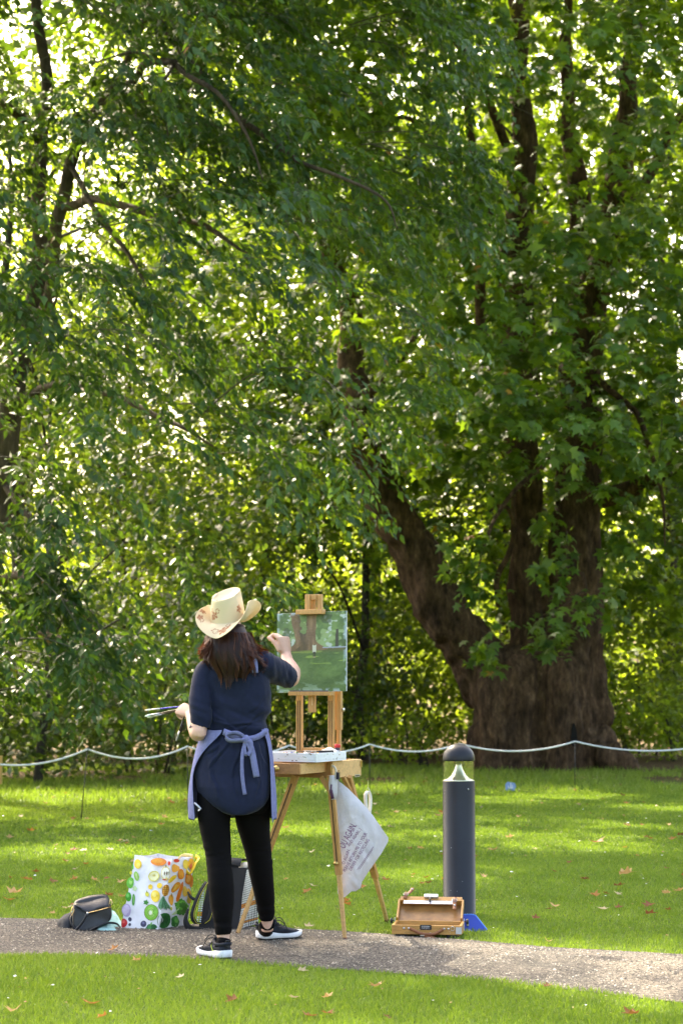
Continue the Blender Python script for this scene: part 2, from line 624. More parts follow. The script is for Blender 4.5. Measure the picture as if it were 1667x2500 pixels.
def grass_zone(y0, y1, dens, h0, h1, w, tmpl, half, extra=None, keep_fn=None, lean=0.5):
    area = (y1 - y0) * 2 * half
    n = int(area * dens)
    y = rng.uniform(y0, y1, n)
    x = rng.uniform(-half, half, n)
    inview = np.abs(x) < (U0 / F_PX) * y + 0.9
    x, y = x[inview], y[inview]
    w1, w2 = edge_wob(x), edge_wob(x + 40)
    on_path = (y > near_y(x) + w1) & (y < far_y(x) + w2)
    x, y = x[~on_path], y[~on_path]
    if keep_fn is not None:
        k = keep_fn(x, y)
        x, y = x[k], y[k]
    dist = np.minimum(np.abs(y - far_y(x)), np.abs(y - near_y(x)))
    c = fbm(np.stack([x * 2.3, y * 2.3, x * 0], 1), 3, 5)
    h = rng.uniform(h0, h1, len(x)) * (1 + 0.35 * c)
    yel = 0.28 * np.exp(-(np.clip(y - far_y(x), 0, 9) / 0.22)) * (y > far_y(x)) + (extra(x, y) if extra else 0)
    return blades(x, y, h, w, tmpl, lean, yellow=yel)

def join(parts):
    Vs, Fs, As, o = [], [], [], 0
    for V, F, A in parts:
        Vs.append(V)
        Fs.append(F + o)
        As.append(A)
        o += len(V)
    return np.vstack(Vs), np.vstack(Fs), np.concatenate(As)

LONG_Y = lambda x: 20.6 + 0.42 * np.clip(x + 4, 0, 12) + 0.35 * np.sin(x * 1.3)      # where the mowing stops
parts = [grass_zone(6.9, 9.6, 9800, 0.016, 0.034, 0.0044, BLADE3, 2.7),
         grass_zone(9.3, 11.6, 5600, 0.015, 0.030, 0.0050, BLADE3, 3.1),
         grass_zone(11.6, 15.0, 4600, 0.015, 0.029, 0.0062, BLADE1, 3.7),
         grass_zone(15.0, 25.0, 1900, 0.016, 0.032, 0.011, BLADE1, 5.4, keep_fn=lambda x, y: y < LONG_Y(x) + 0.3)]
V, F, A = join(parts)
prop(link('grass', np_mesh('grass', V, F, A), GRASS, smooth=False), 'short mown grass of the lawn', 'grass', kind='stuff')
parts = [grass_zone(19.6, 31.0, 480, 0.035, 0.11, 0.011, BLADE3, 6.6, extra=lambda x, y: 0.16 + 0 * x, lean=0.6,
                    keep_fn=lambda x, y: (y > LONG_Y(x)) & (fbm(np.stack([x * 0.7, y * 0.5, x * 0], 1), 3, 9) > -0.45 + 0.055 * (y - 24)))]
V, F, A = join(parts)
prop(link('long_grass', np_mesh('long_grass', V, F, A), GRASS, smooth=False), 'longer uncut grass below the trees behind the rope', 'grass', kind='stuff')
# ------------------------------------------------------------------ trees
LANCE = (np.array([(0, 0, 0), (-0.23, 0.40, 0.06), (0, 0.45, -0.03), (0.23, 0.40, 0.06), (0, 1, -0.10)]),
         np.array([(0, 2, 1), (0, 3, 2), (1, 2, 4), (2, 3, 4)]))
OVATE = (np.array([(0, 0, 0), (-0.30, 0.42, 0.07), (0.30, 0.42, 0.07), (0, 1, -0.06)]), np.array([(0, 2, 1), (1, 2, 3)]))
PALM = (np.array([(0, 0.36, 0.03), (0, 0, 0), (-0.48, 0.08, -0.07), (-0.25, 0.29, 0.02), (-0.53, 0.62, -0.09), (-0.16, 0.60, 0.02), (0, 1.0, -0.10),
                  (0.16, 0.60, 0.02), (0.53, 0.62, -0.09), (0.25, 0.29, 0.02), (0.48, 0.08, -0.07)]),
        np.array([(0, i, i + 1) for i in range(1, 10)] + [(0, 10, 1)])[:, ::-1])

LEAF_WEEP = leaf_mat('weeping_leaf', (0.009, 0.030, 0.008), (0.029, 0.080, 0.017), (0.085, 0.150, 0.026), (0.17, 0.31, 0.018), 0.31, 0.45, 0.4, (0.30, 0.10, 0.02))
LEAF_PLANE = leaf_mat('plane_leaf', (0.014, 0.042, 0.008), (0.055, 0.132, 0.018), (0.17, 0.25, 0.030), (0.32, 0.50, 0.020), 0.38, 0.45, 0.4, (0.36, 0.10, 0.02))
LEAF_BACK = leaf_mat('sunlit_leaf', (0.035, 0.078, 0.012), (0.065, 0.135, 0.018), (0.12, 0.19, 0.028), (0.45, 0.59, 0.035), 0.54, 0.45, 0.4)  # brighter, more see-through leaf copy with sunlight put into its colour
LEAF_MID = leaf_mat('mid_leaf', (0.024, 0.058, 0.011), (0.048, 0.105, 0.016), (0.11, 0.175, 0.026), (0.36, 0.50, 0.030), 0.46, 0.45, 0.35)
LEAF_DARK = leaf_mat('shade_leaf', (0.012, 0.032, 0.009), (0.026, 0.062, 0.013), (0.07, 0.12, 0.022), (0.20, 0.32, 0.025), 0.28, 0.42, 0.5)  # darker leaf copy, the shade under the trees is in its colour

def bark_mat(name, c1, c2, c3, sc=1.0, stretch=(1, 1, 0.22), moss=0.0):
    m, nt, p = new_mat(name)
    f = tex_noise(nt, 9 * sc, 7, 0.7, stretch=stretch)
    big = tex_noise(nt, 1.3 * sc, 4, 0.6)
    a = ramp(nt, f, [(0.3, c1), (0.55, c2), (0.78, c3)])
    b = ramp(nt, big, [(0.35, (0.62, 0.62, 0.62)), (0.65, (1.2, 1.15, 1.1))])
    mx = nt.nodes.new('ShaderNodeMix')
    mx.data_type = 'RGBA'
    mx.blend_type = 'MULTIPLY'
    mx.inputs[0].default_value = 1
    nt.links.new(a, mx.inputs[6])
    nt.links.new(b, mx.inputs[7])
    nt.links.new(mx.outputs[2], p.inputs['Base Color'])
    p.inputs['Roughness'].default_value = 0.9
    p.inputs['Specular IOR Level'].default_value = 0.2
    bump(nt, p, f, 0.9, 0.05)
    return m
BARK_PLANE = bark_mat('plane_bark', (0.016, 0.009, 0.005), (0.11, 0.066, 0.037), (0.31, 0.205, 0.12), 1.4, (1, 1, 0.35))
BARK_WEEP = bark_mat('grey_bark', (0.045, 0.034, 0.024), (0.11, 0.082, 0.056), (0.20, 0.16, 0.115), 2.0)
TWIG = plain('twig', (0.10, 0.085, 0.06), 0.8, 0.3, 20)
TWIG_D = plain('dark_branch', (0.035, 0.028, 0.02), 0.85, 0.3, 12)

def limb(mb, uvY, radii, n=10, seg=7, wob=0.0, sd=0):
    pts = smooth_path([at(*p) if not isinstance(p, Vector) else p for p in uvY], seg)
    rad = lerp_list(radii, seg)
    if wob:
        pts = [p + Vector((nz(p, 1.1, sd), nz(p, 1.1, sd + 9), nz(p, 1.1, sd + 17))) * wob * min(1, i / 4) for i, p in enumerate(pts)]
    mb.tube(pts, rad, n)
    return pts

def arcs(start, direc, length, droop, nseg):
    """vectorised drooping curves; returns points (N, nseg+1, 3)"""
    N = len(start)
    P = np.empty((N, nseg + 1, 3))
    P[:, 0] = start
    d = norm(direc)
    st = (length / nseg)[:, None]
    for k in range(nseg):
        P[:, k + 1] = P[:, k] + d * st
        d = d + np.array([0, 0, -1.0]) * (droop[:, None] * st * (1.0 + 0.5 * k))
        d = norm(d + rng.normal(0, 0.05, d.shape))
    return P

def twig_mesh(P, r0):
    """three-sided tapered twigs along polylines P (N,k,3)"""
    N, k, _ = P.shape
    D = np.gradient(P, axis=1)
    D /= np.linalg.norm(D, axis=2, keepdims=True) + 1e-9
    X = np.cross(D, np.array([0.31, 0.17, 0.93]))
    X /= np.linalg.norm(X, axis=2, keepdims=True) + 1e-9
    Yv = np.cross(D, X)
    taper = np.linspace(1, 0.25, k)[None, :, None]
    r = (r0[:, None, None] * taper)
    ring = [P + (X * math.cos(a) + Yv * math.sin(a)) * r for a in (0, 2.094, 4.189)]
    V = np.stack(ring, 2).reshape(-1, 3)
    base = (np.arange(N) * k * 3)[:, None]
    q = []
    for i in range(k - 1):
        for s in range(3):
            q.append((i * 3 + s, i * 3 + (s + 1) % 3, (i + 1) * 3 + (s + 1) % 3, (i + 1) * 3 + s))
    F = (np.array(q)[None] + base[:, :, None]).reshape(-1, 4)
    return V, F

def spray_leaves(P, per_seg, size, tmpl, spread=0.7, hang=0.5, jitter=0.02, vbase=0.45, vmap=None, up=(0, 0, 1.0)):
    """leaves set alternately along twigs P (N,k,3)"""
    N, k, _ = P.shape
    pos, dr, nr, vv = [], [], [], []
    tone = np.clip(vbase + rng.normal(0, 0.12, N), 0, 1)
    if vmap is not None:
        tone = np.clip(tone + vmap, 0, 1)
    side0 = rng.choice([-1.0, 1.0], N)
    for i in range(k - 1):
        d = norm(P[:, i + 1] - P[:, i])
        sd = norm(np.cross(d, np.array([0, 0, 1.0])) + 1e-4)
        for j in range(per_seg):
            if i == 0 and j < per_seg // 2:
                continue
            t = (j + rng.random((N, 1))) / per_seg
            p = P[:, i] * (1 - t) + P[:, i + 1] * t
            sg = (side0 * (1 if (i * per_seg + j) % 2 else -1))[:, None]
            dd = d * 0.75 + sd * sg * (spread + rng.normal(0, 0.25, (N, 1))) + np.array([0, 0, -hang]) + rng.normal(0, 0.22, (N, 3))
            pos.append(p + rng.normal(0, jitter, (N, 3)))
            dr.append(dd)
            nr.append(np.asarray(up) + rng.normal(0, 0.45, (N, 3)))
            vv.append(np.clip(tone + rng.normal(0, 0.13, N), 0, 1))
    pos, dr, nr, vv = map(np.concatenate, (pos, dr, nr, vv))
    keep = rng.random(len(pos)) < 0.9
    pos, dr, nr, vv = pos[keep], dr[keep], nr[keep], vv[keep]
    vv = np.clip(vv + rng.normal(0, 0.08, len(vv)), 0, 0.93)
    vv[rng.random(len(vv)) < 0.004] = 1.0
    s = size * rng.uniform(0.5, 1.25, len(pos))
    return pos, dr, nr, s, vv

def cam_uv(P):
    """pixel of points (N,3)"""
    y = P[:, 1] * math.cos(PITCH) + (P[:, 2] - CAM_H) * math.sin(PITCH)
    z = -P[:, 1] * math.sin(PITCH) + (P[:, 2] - CAM_H) * math.cos(PITCH)
    return U0 + F_PX * P[:, 0] / y, V0 - F_PX * z / y

def leaf_parts(root, tmpl, mat, pos, dr, nr, s, vv, count, name='leaf'):
    """the leaves that show largest become parts of their own; returns the mask of the others"""
    u, v = cam_uv(pos)
    inside = (u > 10) & (u < 1657) & (v > 10) & (v < 1860)
    key = np.where(inside, s / pos[:, 1], 0) * rng.uniform(0.8, 1.0, len(pos))
    pick = np.argsort(-key)[:count]
    # four shared tones
    meshes = []
    for t in (0.2, 0.42, 0.6, 0.85):
        me = np_mesh(name, tmpl[0], tmpl[1], np.full(len(tmpl[0]), t))
        me.materials.append(mat)
        meshes.append(me)
    off = chain_loc(root)
    for i in pick:
        d = Vector(dr[i]).normalized()
        x = d.cross(Vector(nr[i])).normalized()
        n = x.cross(d)
        o = bpy.data.objects.new(name, meshes[int(min(3, vv[i] * 4))])
        COL.objects.link(o)
        M = Matrix((x, d, n)).transposed().to_4x4()
        o.parent = root
        o.matrix_basis = Matrix.Translation(Vector(pos[i]) - off) @ M @ Matrix.Scale(float(s[i]), 4)
    mask = np.ones(len(pos), bool)
    mask[pick] = False
    return mask

# ---------------- the weeping tree at the left
def weeping_tree():
    base = Vector((-4.45, 23.0, 0))
    root = empty('weeping_tree', base, 'large weeping tree with two grey stems and drooping narrow leaves', 'tree')
    mb = MB()
    Y = 23.0
    limb(mb, [Vector((-4.45, Y, -0.2)), (-70, 1560, Y), (-12, 1270, Y), (22, 1000, Y), (58, 830, Y), (100, 620, Y - .1), (92, 470, Y - .1), (104, 330, Y), (112, 180, Y), (80, -100, Y), (60, -500, Y), (40, -900, Y)],
         [0.27, 0.20, 0.165, 0.145, 0.12, 0.095, 0.085, 0.08, 0.07, 0.06, 0.05, 0.03], 12, wob=0.05)
    mb.build('trunk', BARK_WEEP, root, True)
    for path, rad in (
        ([(48, 860, Y), (110, 760, Y - .2), (135, 640, Y - .3), (155, 480, Y - .4), (170, 400, Y - .5), (215, 320, Y - .6), (262, 250, Y - .8), (330, 120, Y - 1.2), (380, -60, Y - 1.5), (420, -400, Y - 1.5)], [0.11, 0.095, 0.082, 0.080, 0.075, 0.065, 0.055, 0.04, 0.03, 0.015]),
        ([(152, 505, Y - .4), (215, 495, Y - .9), (300, 508, Y - 1.5), (420, 535, Y - 2.2), (520, 560, Y - 2.8), (600, 610, Y - 3.2)], [0.06, 0.052, 0.045, 0.036, 0.026, 0.01]),
        ([(104, 340, Y), (60, 290, Y - .2), (20, 250, Y - .5), (-60, 200, Y - 1)], [0.07, 0.055, 0.045, 0.02]),
        ([(-5, 1420, Y - .3), (60, 1412, Y - 1.0), (140, 1440, Y - 1.8), (215, 1530, Y - 2.4), (290, 1610, Y - 3)], [0.06, 0.052, 0.04, 0.03, 0.01]),
        ([(-10, 1540, Y - .4), (60, 1520, Y - 1.1), (150, 1560, Y - 2.0), (260, 1640, Y - 2.9)], [0.05, 0.042, 0.03, 0.01]),
        ([(8, 1180, Y), (60, 1230, Y - .6), (100, 1320, Y - 1.2), (128, 1430, Y - 1.6)], [0.05, 0.04, 0.03, 0.012]),
        ([(24, 1000, Y), (120, 940, Y - .8), (260, 960, Y - 1.6), (400, 1010, Y - 2.4), (520, 1090, Y - 3)], [0.06, 0.05, 0.04, 0.03, 0.01]),
        ([(170, 400, Y - .5), (260, 560, Y - 1.5), (330, 660, Y - 2.0), (380, 760, Y - 2.4)], [0.035, 0.03, 0.022, 0.01]),
        ([(262, 250, Y - .8), (350, 170, Y - 2.4), (430, 150, Y - 3.2), (520, 220, Y - 3.8), (600, 330, Y - 4.2), (640, 430, Y - 4.4)], [0.05, 0.04, 0.032, 0.024, 0.016, 0.006]),
        ([(430, 150, Y - 3.2), (380, 140, Y - 3.8), (300, 130, Y - 4.2), (220, 145, Y - 4.5)], [0.022, 0.018, 0.014, 0.006]),
        ([(430, 150, Y - 3.2), (400, 200, Y - 3.9), (406, 270, Y - 4.2), (404, 330, Y - 4.3)], [0.018, 0.014, 0.011, 0.005]),
        ([(380, 40, Y - 1.5), (560, 260, Y - 3.0), (700, 370, Y - 3.6), (800, 420, Y - 3.9), (940, 492, Y - 4.2), (985, 560, Y - 4.3)], [0.045, 0.036, 0.027, 0.021, 0.014, 0.006]),
    ):
        b = MB()
        limb(b, path, rad, 7, wob=0.10, sd=path[0][0])
        b.build('branch', BARK_WEEP, root, True)
    # drooping secondary branches in an umbrella, each with its sprays
    cx, cyy, R = -3.9, 22.3, 5.3
    nb = 640
    ang = np.concatenate([rng.uniform(math.pi, 2 * math.pi, int(nb * 0.60)), rng.uniform(0, 2 * math.pi, nb - int(nb * 0.60))])
    rho = R * np.sqrt(rng.uniform(0.02, 0.80, nb))
    z0 = rng.uniform(1.6, 11.8, nb)
    S0 = np.stack([cx + rho * np.cos(ang), cyy + rho * np.sin(ang), z0], 1)
    # extra low boughs sweeping to the ground at the left
    nl = 120
    S1 = np.stack([rng.uniform(-6.2, -1.9, nl), rng.uniform(18.2, 21.5, nl), rng.uniform(1.1, 3.6, nl)], 1)
    nt_ = 270
    S2 = np.stack([rng.uniform(-6.0, -2.0, nt_), rng.uniform(18.3, 24.5, nt_), rng.uniform(5.0, 12.2, nt_)], 1)
    S0 = np.vstack([S0, S1, S2])
    ang = np.concatenate([ang, rng.uniform(math.pi, 2 * math.pi, nl + nt_)])
    d0 = np.stack([np.cos(ang) * 0.9 + 0.55, np.sin(ang) * 0.9, rng.uniform(-0.15, 0.35, len(S0))], 1) + rng.normal(0, 0.25, (len(S0), 3))
    B = arcs(S0, d0, rng.uniform(1.5, 2.8, len(S0)), rng.uniform(0.10, 0.36, len(S0)), 8)
    per = 15
    tt = rng.uniform(0.12, 1.0, (len(B), per)) * 8 * 0.999
    i0 = tt.astype(int)
    fr = (tt - i0)[..., None]
    bi = np.arange(len(B))[:, None]
    st = (B[bi, i0] * (1 - fr) + B[bi, i0 + 1] * fr).reshape(-1, 3) + rng.normal(0, 0.05, (len(B) * per, 3))
    bd = norm((B[bi, i0 + 1] - B[bi, i0]).reshape(-1, 3))
    sidev = norm(np.cross(bd, np.array([0, 0, 1.0])) + 1e-4) * rng.choice([-1.0, 1.0], (len(st), 1))
    d = bd * 0.8 + sidev * rng.uniform(0.2, 0.9, (len(st), 1)) + np.array([0.22, -0.1, -0.05]) + rng.normal(0, 0.2, st.shape)
    zl = np.interp(st[:, 0], [-9, -1.75, -0.9, -0.1, 0.6, 1.4], [0.75, 0.95, 1.9, 2.8, 4.0, 5.2])
    c = fbm(st * np.array([0.62, 0.5, 0.9]), 3, 31)
    keep = (st[:, 2] > zl) & (st[:, 1] > 16.6) & (st[:, 0] < 1.5) & (c + rng.uniform(-0.2, 0.2, len(st)) > -0.16) & ~sun_gap(st, 0.25)
    full = keep.reshape(len(B), per).sum(1) >= 10
    st, d = st[keep], d[keep]
    n = len(st)
    P = arcs(st, d, rng.uniform(0.40, 0.80, n), rng.uniform(0.35, 1.2, n), 5)
    tone = 0.22 * vnoise(st * 0.8, 3)
    lv = spray_leaves(P, 4, 0.118, LANCE, 0.80, 0.42, 0.015, 0.42, tone)
    print('weeping sprays', n, 'leaves', len(lv[0]))
    mask = leaf_parts(root, LANCE, LEAF_WEEP, *lv, 300)
    V, F, A = place_leaves(LANCE[0], LANCE[1], *(q[mask] for q in lv))
    prop(link('crown', np_mesh('crown', V, F, A), LEAF_WEEP, root, False), kind='stuff')
    V1, F1 = twig_mesh(P[::3], rng.uniform(0.0025, 0.005, len(P[::3])))
    V2, F2 = twig_mesh(B[full], rng.uniform(0.006, 0.011, int(full.sum())))
    prop(link('twigs', np_mesh('twigs', np.vstack([V1, V2]), np.vstack([F1, F2 + len(V1)])), TWIG, root, False), kind='stuff')
    # the top of the crown, above the frame
    top_crown(root, (-4.2, 23.2, 12.6), (6.4, 6.0, 4.0), 760, LEAF_WEEP, 0.20, 'upper_crown')

def cluster_crown(root, centers, per, rad, size, tmpl, mat, name='crown', vb=0.45, flat=0.6, facing=None, count=0, thin=1.0):
    centers = centers[~sun_gap(centers, rad * 0.9)]
    n = len(centers)
    idx = np.repeat(np.arange(n), per)
    off = rng.normal(0, 1, (len(idx), 3)) * np.array([1, 1, flat]) * rad
    pos = centers[idx] + off
    ang = rng.uniform(0, 2 * math.pi, len(idx))
    dr = np.stack([np.cos(ang), np.sin(ang), rng.normal(-0.55, 0.5, len(idx))], 1)
    nr = np.array([0, 0, 1.0]) + rng.normal(0, 0.55, (len(idx), 3))
    if facing is not None:
        nr = nr + np.asarray(facing)
    tone = np.clip(vb + 0.25 * vnoise(centers * 0.9, 8) + rng.normal(0, 0.08, n), 0, 1)
    vv = np.clip(tone[idx] + rng.normal(0, 0.14, len(idx)), 0, 1)
    s = size * rng.uniform(0.6, 1.25, len(idx))
    mask = slice(None)
    if count:
        mask = leaf_parts(root, tmpl, mat, pos, dr, nr, s, vv, count)
    V, F, A = place_leaves(tmpl[0], tmpl[1], pos[mask], dr[mask], nr[mask], s[mask], vv[mask])
    return prop(link(name, np_mesh(name, V, F, A), mat, root, False), kind='stuff')

def shell(c, r, n, inner=0.45, seed=1, thr=-0.1, zmin=None):
    """points through the outer part of an ellipsoid, thinned into clumps"""
    out = np.zeros((0, 3))
    while len(out) < n:
        p = rng.normal(0, 1, (n * 3, 3))
        p = norm(p) * (rng.uniform(inner ** 3, 1, (n * 3, 1)) ** (1 / 3))
        p = p * np.asarray(r) + np.asarray(c)
        k = fbm(p * 0.55, 3, seed) + rng.uniform(-0.35, 0.35, len(p)) > thr
        if zmin is not None:
            k &= p[:, 2] > zmin
        out = np.vstack([out, p[k]])
    return out[:n]

def top_crown(root, c, r, n, mat, size, name):
    cluster_crown(root, shell(c, r, n, 0.2, 5, 0.02), 42, 0.42, size, OVATE, mat, name)

# ---------------- the great plane tree at the right
def plane_tree():
    Y = 30.0
    base = at(1310, 1868, Y)
    root = empty('plane_tree', (base.x, Y, 0), 'massive old plane tree with forked brown trunk and lobed leaves', 'tree')
    mb = MB()
    g = lambda u, Yo=0: Vector((at(u, 1800, Y + Yo).x, Y + Yo, -0.35))
    # bole with buttressed foot
    rings = []
    for v, l, r, dep in ((1905, 1136, 1492, 1.22), (1880, 1144, 1470, 1.15), (1850, 1150, 1456, 1.08), (1800, 1155, 1448, 1.0), (1740, 1158, 1444, 0.98), (1680, 1148, 1446, 0.96), (1640, 1140, 1452, 0.90), (1605, 1165, 1450, 0.74), (1580, 1215, 1446, 0.55)):
        a, b = at(l, v, Y), at(r, v, Y)
        c, hw = (a + b) / 2, (b.x - a.x) / 2
        ring = []
        for k in range(40):
            t = 2 * math.pi * k / 40
            fl = 1 + (0.13 * math.cos(5 * t + 0.6) + 0.07 * math.cos(9 * t + 2)) * (0.25 + 0.75 * max(0, (v - 1600) / 300))
            fl -= 0.48 * math.exp(-((t - 4.72) / 0.24) ** 2) + 0.10 * math.exp(-((t - 5.35) / 0.10) ** 2) + 0.12 * math.exp(-((t - 4.05) / 0.12) ** 2)        # deep fold between the two stems
            ring.append(Vector((c.x + hw * fl * math.cos(t), Y + dep * fl * math.sin(t), c.z)))
        rings.append(ring)
    mb.loft(rings)
    # roots running out
    for (u0, Yo, u1, Yo1, r0) in ((1440, -0.3, 1570, -1.0, 0.26),):
        p0 = at(u0, 1830, Y + Yo)
        p1 = at((u0 * 0.55 + u1 * 0.45), 1862, Y + (Yo + Yo1) / 2)
        p2 = Vector((at(u1, 1800, Y + Yo1).x, Y + Yo1, -0.1))
        mb.tube(smooth_path([p0, p1, p2], 6), lerp_list([r0 * 1.3, r0, 0.10], 6), 10)
    # left limb
    limb(mb, [(1230, 1700, Y), (1165, 1610, Y), (1090, 1490, Y - .1), (1040, 1400, Y - .2), (985, 1300, Y - .3), (930, 1200, Y - .4), (890, 1090, Y - .4), (868, 950, Y - .3), (850, 780, Y), (800, 560, Y), (760, 300, Y), (740, 0, Y), (700, -600, Y)],
         [0.46, 0.44, 0.40, 0.37, 0.34, 0.31, 0.27, 0.22, 0.18, 0.16, 0.13, 0.1, 0.05], 14, wob=0.12)
    # right main stem
    limb(mb, [(1400, 1760, Y), (1400, 1600, Y), (1404, 1450, Y), (1408, 1300, Y), (1412, 1100, Y), (1420, 900, Y), (1440, 760, Y), (1475, 620, Y), (1500, 500, Y), (1512, 400, Y), (1520, 320, Y), (1535, 200, Y), (1550, 0, Y), (1560, -700, Y)],
         [0.50, 0.44, 0.40, 0.37, 0.34, 0.32, 0.29, 0.26, 0.24, 0.21, 0.18, 0.15, 0.13, 0.06], 14, wob=0.10)
    # inner stem
    limb(mb, [(1300, 1640, Y + .2), (1284, 1500, Y + .2), (1282, 1380, Y + .1), (1285, 1250, Y), (1280, 1050, Y - .1), (1268, 880, Y - .1), (1256, 740, Y), (1262, 600, Y), (1275, 420, Y), (1270, 200, Y), (1250, -200, Y), (1240, -700, Y)],
         [0.34, 0.27, 0.24, 0.22, 0.25, 0.28, 0.29, 0.25, 0.21, 0.16, 0.12, 0.05], 12, wob=0.10)
    # fourth stem between
    limb(mb, [(1412, 1120, Y + .2), (1408, 960, Y + .3), (1412, 800, Y + .4), (1412, 640, Y + .4), (1408, 500, Y + .4), (1395, 360, Y + .4), (1385, 150, Y + .4), (1380, -300, Y + .4)],
         [0.22, 0.20, 0.19, 0.18, 0.17, 0.14, 0.11, 0.05], 10, wob=0.08)
    me = remesh(mb.mesh('t'), 0.058, 4, 0.5)
    V, N = mesh_np(me)
    bark = fbm(V * np.array([8.5, 8.5, 2.6]), 3, 2) * 0.115 + np.abs(fbm(V * np.array([3.6, 3.6, 0.9]), 3, 6)) * 0.16 - 0.03 + fbm(V * 1.1, 2, 4) * 0.08
    lowz = np.clip((5.2 - V[:, 2]) / 3.5, 0.25, 1)
    V = V + N * (bark * lowz)[:, None]
    set_np(me, V)
    link('trunk', me, BARK_PLANE, root)
    # black plug at the foot: shade of a recess put into its colour
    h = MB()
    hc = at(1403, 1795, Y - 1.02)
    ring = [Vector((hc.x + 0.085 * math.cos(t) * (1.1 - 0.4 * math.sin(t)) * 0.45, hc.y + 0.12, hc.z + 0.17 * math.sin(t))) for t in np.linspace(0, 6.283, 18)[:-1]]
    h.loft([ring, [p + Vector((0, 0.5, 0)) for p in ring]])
    h.build('recess_shade', plain('recess_shade_black', (0.006, 0.005, 0.004), 1.0, 0.2), root)
    # smaller branches
    for path, rad in (
        ([(1218, 1480, Y), (1214, 1410, Y - .2), (1240, 1360, Y - .3), (1256, 1290, Y - .4), (1240, 1240, Y - .5), (1215, 1235, Y - .6), (1195, 1250, Y - .8)], [0.05, 0.045, 0.042, 0.04, 0.035, 0.03, 0.012]),
        ([(1250, 1300, Y - .4), (1247, 1230, Y - .3), (1240, 1150, Y - .4), (1200, 1050, Y - .8)], [0.03, 0.028, 0.024, 0.01]),
        ([(1190, 900, Y), (1165, 640, Y + .5), (1140, 500, Y + .6), (1150, 390, Y + .6), (1140, 260, Y + .6), (1130, 100, Y + .6)], [0.09, 0.085, 0.08, 0.07, 0.06, 0.03]),
        ([(1450, 1220, Y), (1560, 1190, Y - .3), (1640, 1140, Y - .6), (1760, 1090, Y - 1)], [0.16, 0.13, 0.11, 0.06]),
        ([(1500, 520, Y), (1590, 420, Y), (1650, 300, Y), (1720, 150, Y)], [0.1, 0.08, 0.07, 0.04]),
        ([(1262, 640, Y), (1180, 520, Y - .2), (1090, 370, Y - .5), (1000, 290, Y - .8), (920, 300, Y - 1.2)], [0.09, 0.08, 0.06, 0.04, 0.015]),
        ([(1275, 430, Y), (1200, 260, Y - .3), (1090, 60, Y - .6), (980, -80, Y - .8)], [0.08, 0.07, 0.06, 0.03]),
        ([(1420, 1400, Y - .4), (1430, 1440, Y - 1.6), (1370, 1480, Y - 2.4), (1320, 1500, Y - 2.7)], [0.03, 0.02, 0.014, 0.005]),
        ([(868, 1000, Y - .3), (960, 900, Y - .8), (1040, 780, Y - 1.2), (1100, 640, Y - 1.4)], [0.06, 0.05, 0.035, 0.012]),
        ([(1412, 1000, Y), (1330, 1130, Y - 1.2), (1230, 1230, Y - 2.0), (1180, 1330, Y - 2.6), (1160, 1480, Y - 2.9)], [0.05, 0.042, 0.032, 0.022, 0.006]),
        ([(1420, 900, Y), (1540, 1000, Y - 1), (1600, 1150, Y - 2), (1620, 1330, Y - 2.6)], [0.06, 0.05, 0.035, 0.01]),
    ):
        b = MB()
        limb(b, path, rad, 8, wob=0.08, sd=path[0][0])
        b.build('branch', BARK_PLANE, root, True)
    # leafy shoots
    n = 21000
    cx = base.x
    ang = rng.uniform(0, 2 * math.pi, n)
    R = 5.6
    rho = R * np.sqrt(rng.uniform(0.01, 1, n))
    x, y = cx - 0.3 + rho * np.cos(ang), Y - 0.3 + rho * np.sin(ang)
    z = rng.uniform(1.2, 14.5, n)
    u, v = cam_uv(np.stack([x, y, z], 1))
    front = y < Y
    zl = np.interp(x, [-2.5, -0.4, 0.4, 1.4, 2.6, 4.2, 5.0, 9], [6.0, 4.5, 4.3, 4.3, 4.2, 4.2, 2.2, 1.6])
    zl = np.where(front, zl, np.interp(x, [-2.5, 0.5, 5, 9], [5.0, 3.0, 2.0, 1.5]))
    ztop = 15.5 - 0.06 * rho ** 2
    c = fbm(np.stack([x * 0.6, y * 0.5, z * 0.75], 1), 3, 77)
    keep = (z > zl) & (z < ztop) & (c + rng.uniform(-0.30, 0.30, n) > 0.04) & (rng.random(n) < np.where(front, np.where((x > 2.6) & (z > 6.0), 0.56, 0.78), 0.40)) & ~sun_gap(np.stack([x, y, z], 1), 0.2)
    S = np.stack([x, y, z], 1)[keep]
    ang = ang[keep]
    # hanging clusters in front of the bole
    extra = []
    for (uu, vv_, Yo, k, r) in ((1160, 1430, -2.7, 6, 0.22), (1130, 1350, -2.6, 5, 0.25), (1340, 1440, -2.8, 8, 0.28), (1370, 1530, -2.7, 6, 0.20), (1180, 1570, -2.9, 5, 0.16), (1400, 1240, -2, 12, 0.5), (1200, 1220, -2, 10, 0.45), (1470, 1330, -2.2, 9, 0.4)):
        p = at(uu, vv_, Y + Yo)
        extra.append(np.array(p) + rng.normal(0, r, (k, 3)))
    S = np.vstack([S] + extra)
    n = len(S)
    ang = np.arctan2(S[:, 1] - Y, S[:, 0] - cx)
    d = np.stack([np.cos(ang), np.sin(ang), rng.uniform(-0.1, 0.3, n)], 1) + rng.normal(0, 0.5, (n, 3))
    P = arcs(S, d, rng.uniform(0.35, 0.75, n), rng.uniform(0.6, 2.0, n), 4)
    tone = 0.2 * vnoise(S * 0.7, 13)
    lv = spray_leaves(P, 4, 0.185, PALM, 0.9, 0.55, 0.06, 0.42, tone, (0, -0.25, 1.0))
    print('plane shoots', n, 'leaves', len(lv[0]))
    mask = leaf_parts(root, PALM, LEAF_PLANE, *lv, 300)
    V, F, A = place_leaves(PALM[0], PALM[1], *(q[mask] for q in lv))
    prop(link('crown', np_mesh('crown', V, F, A), LEAF_PLANE, root, False), kind='stuff')
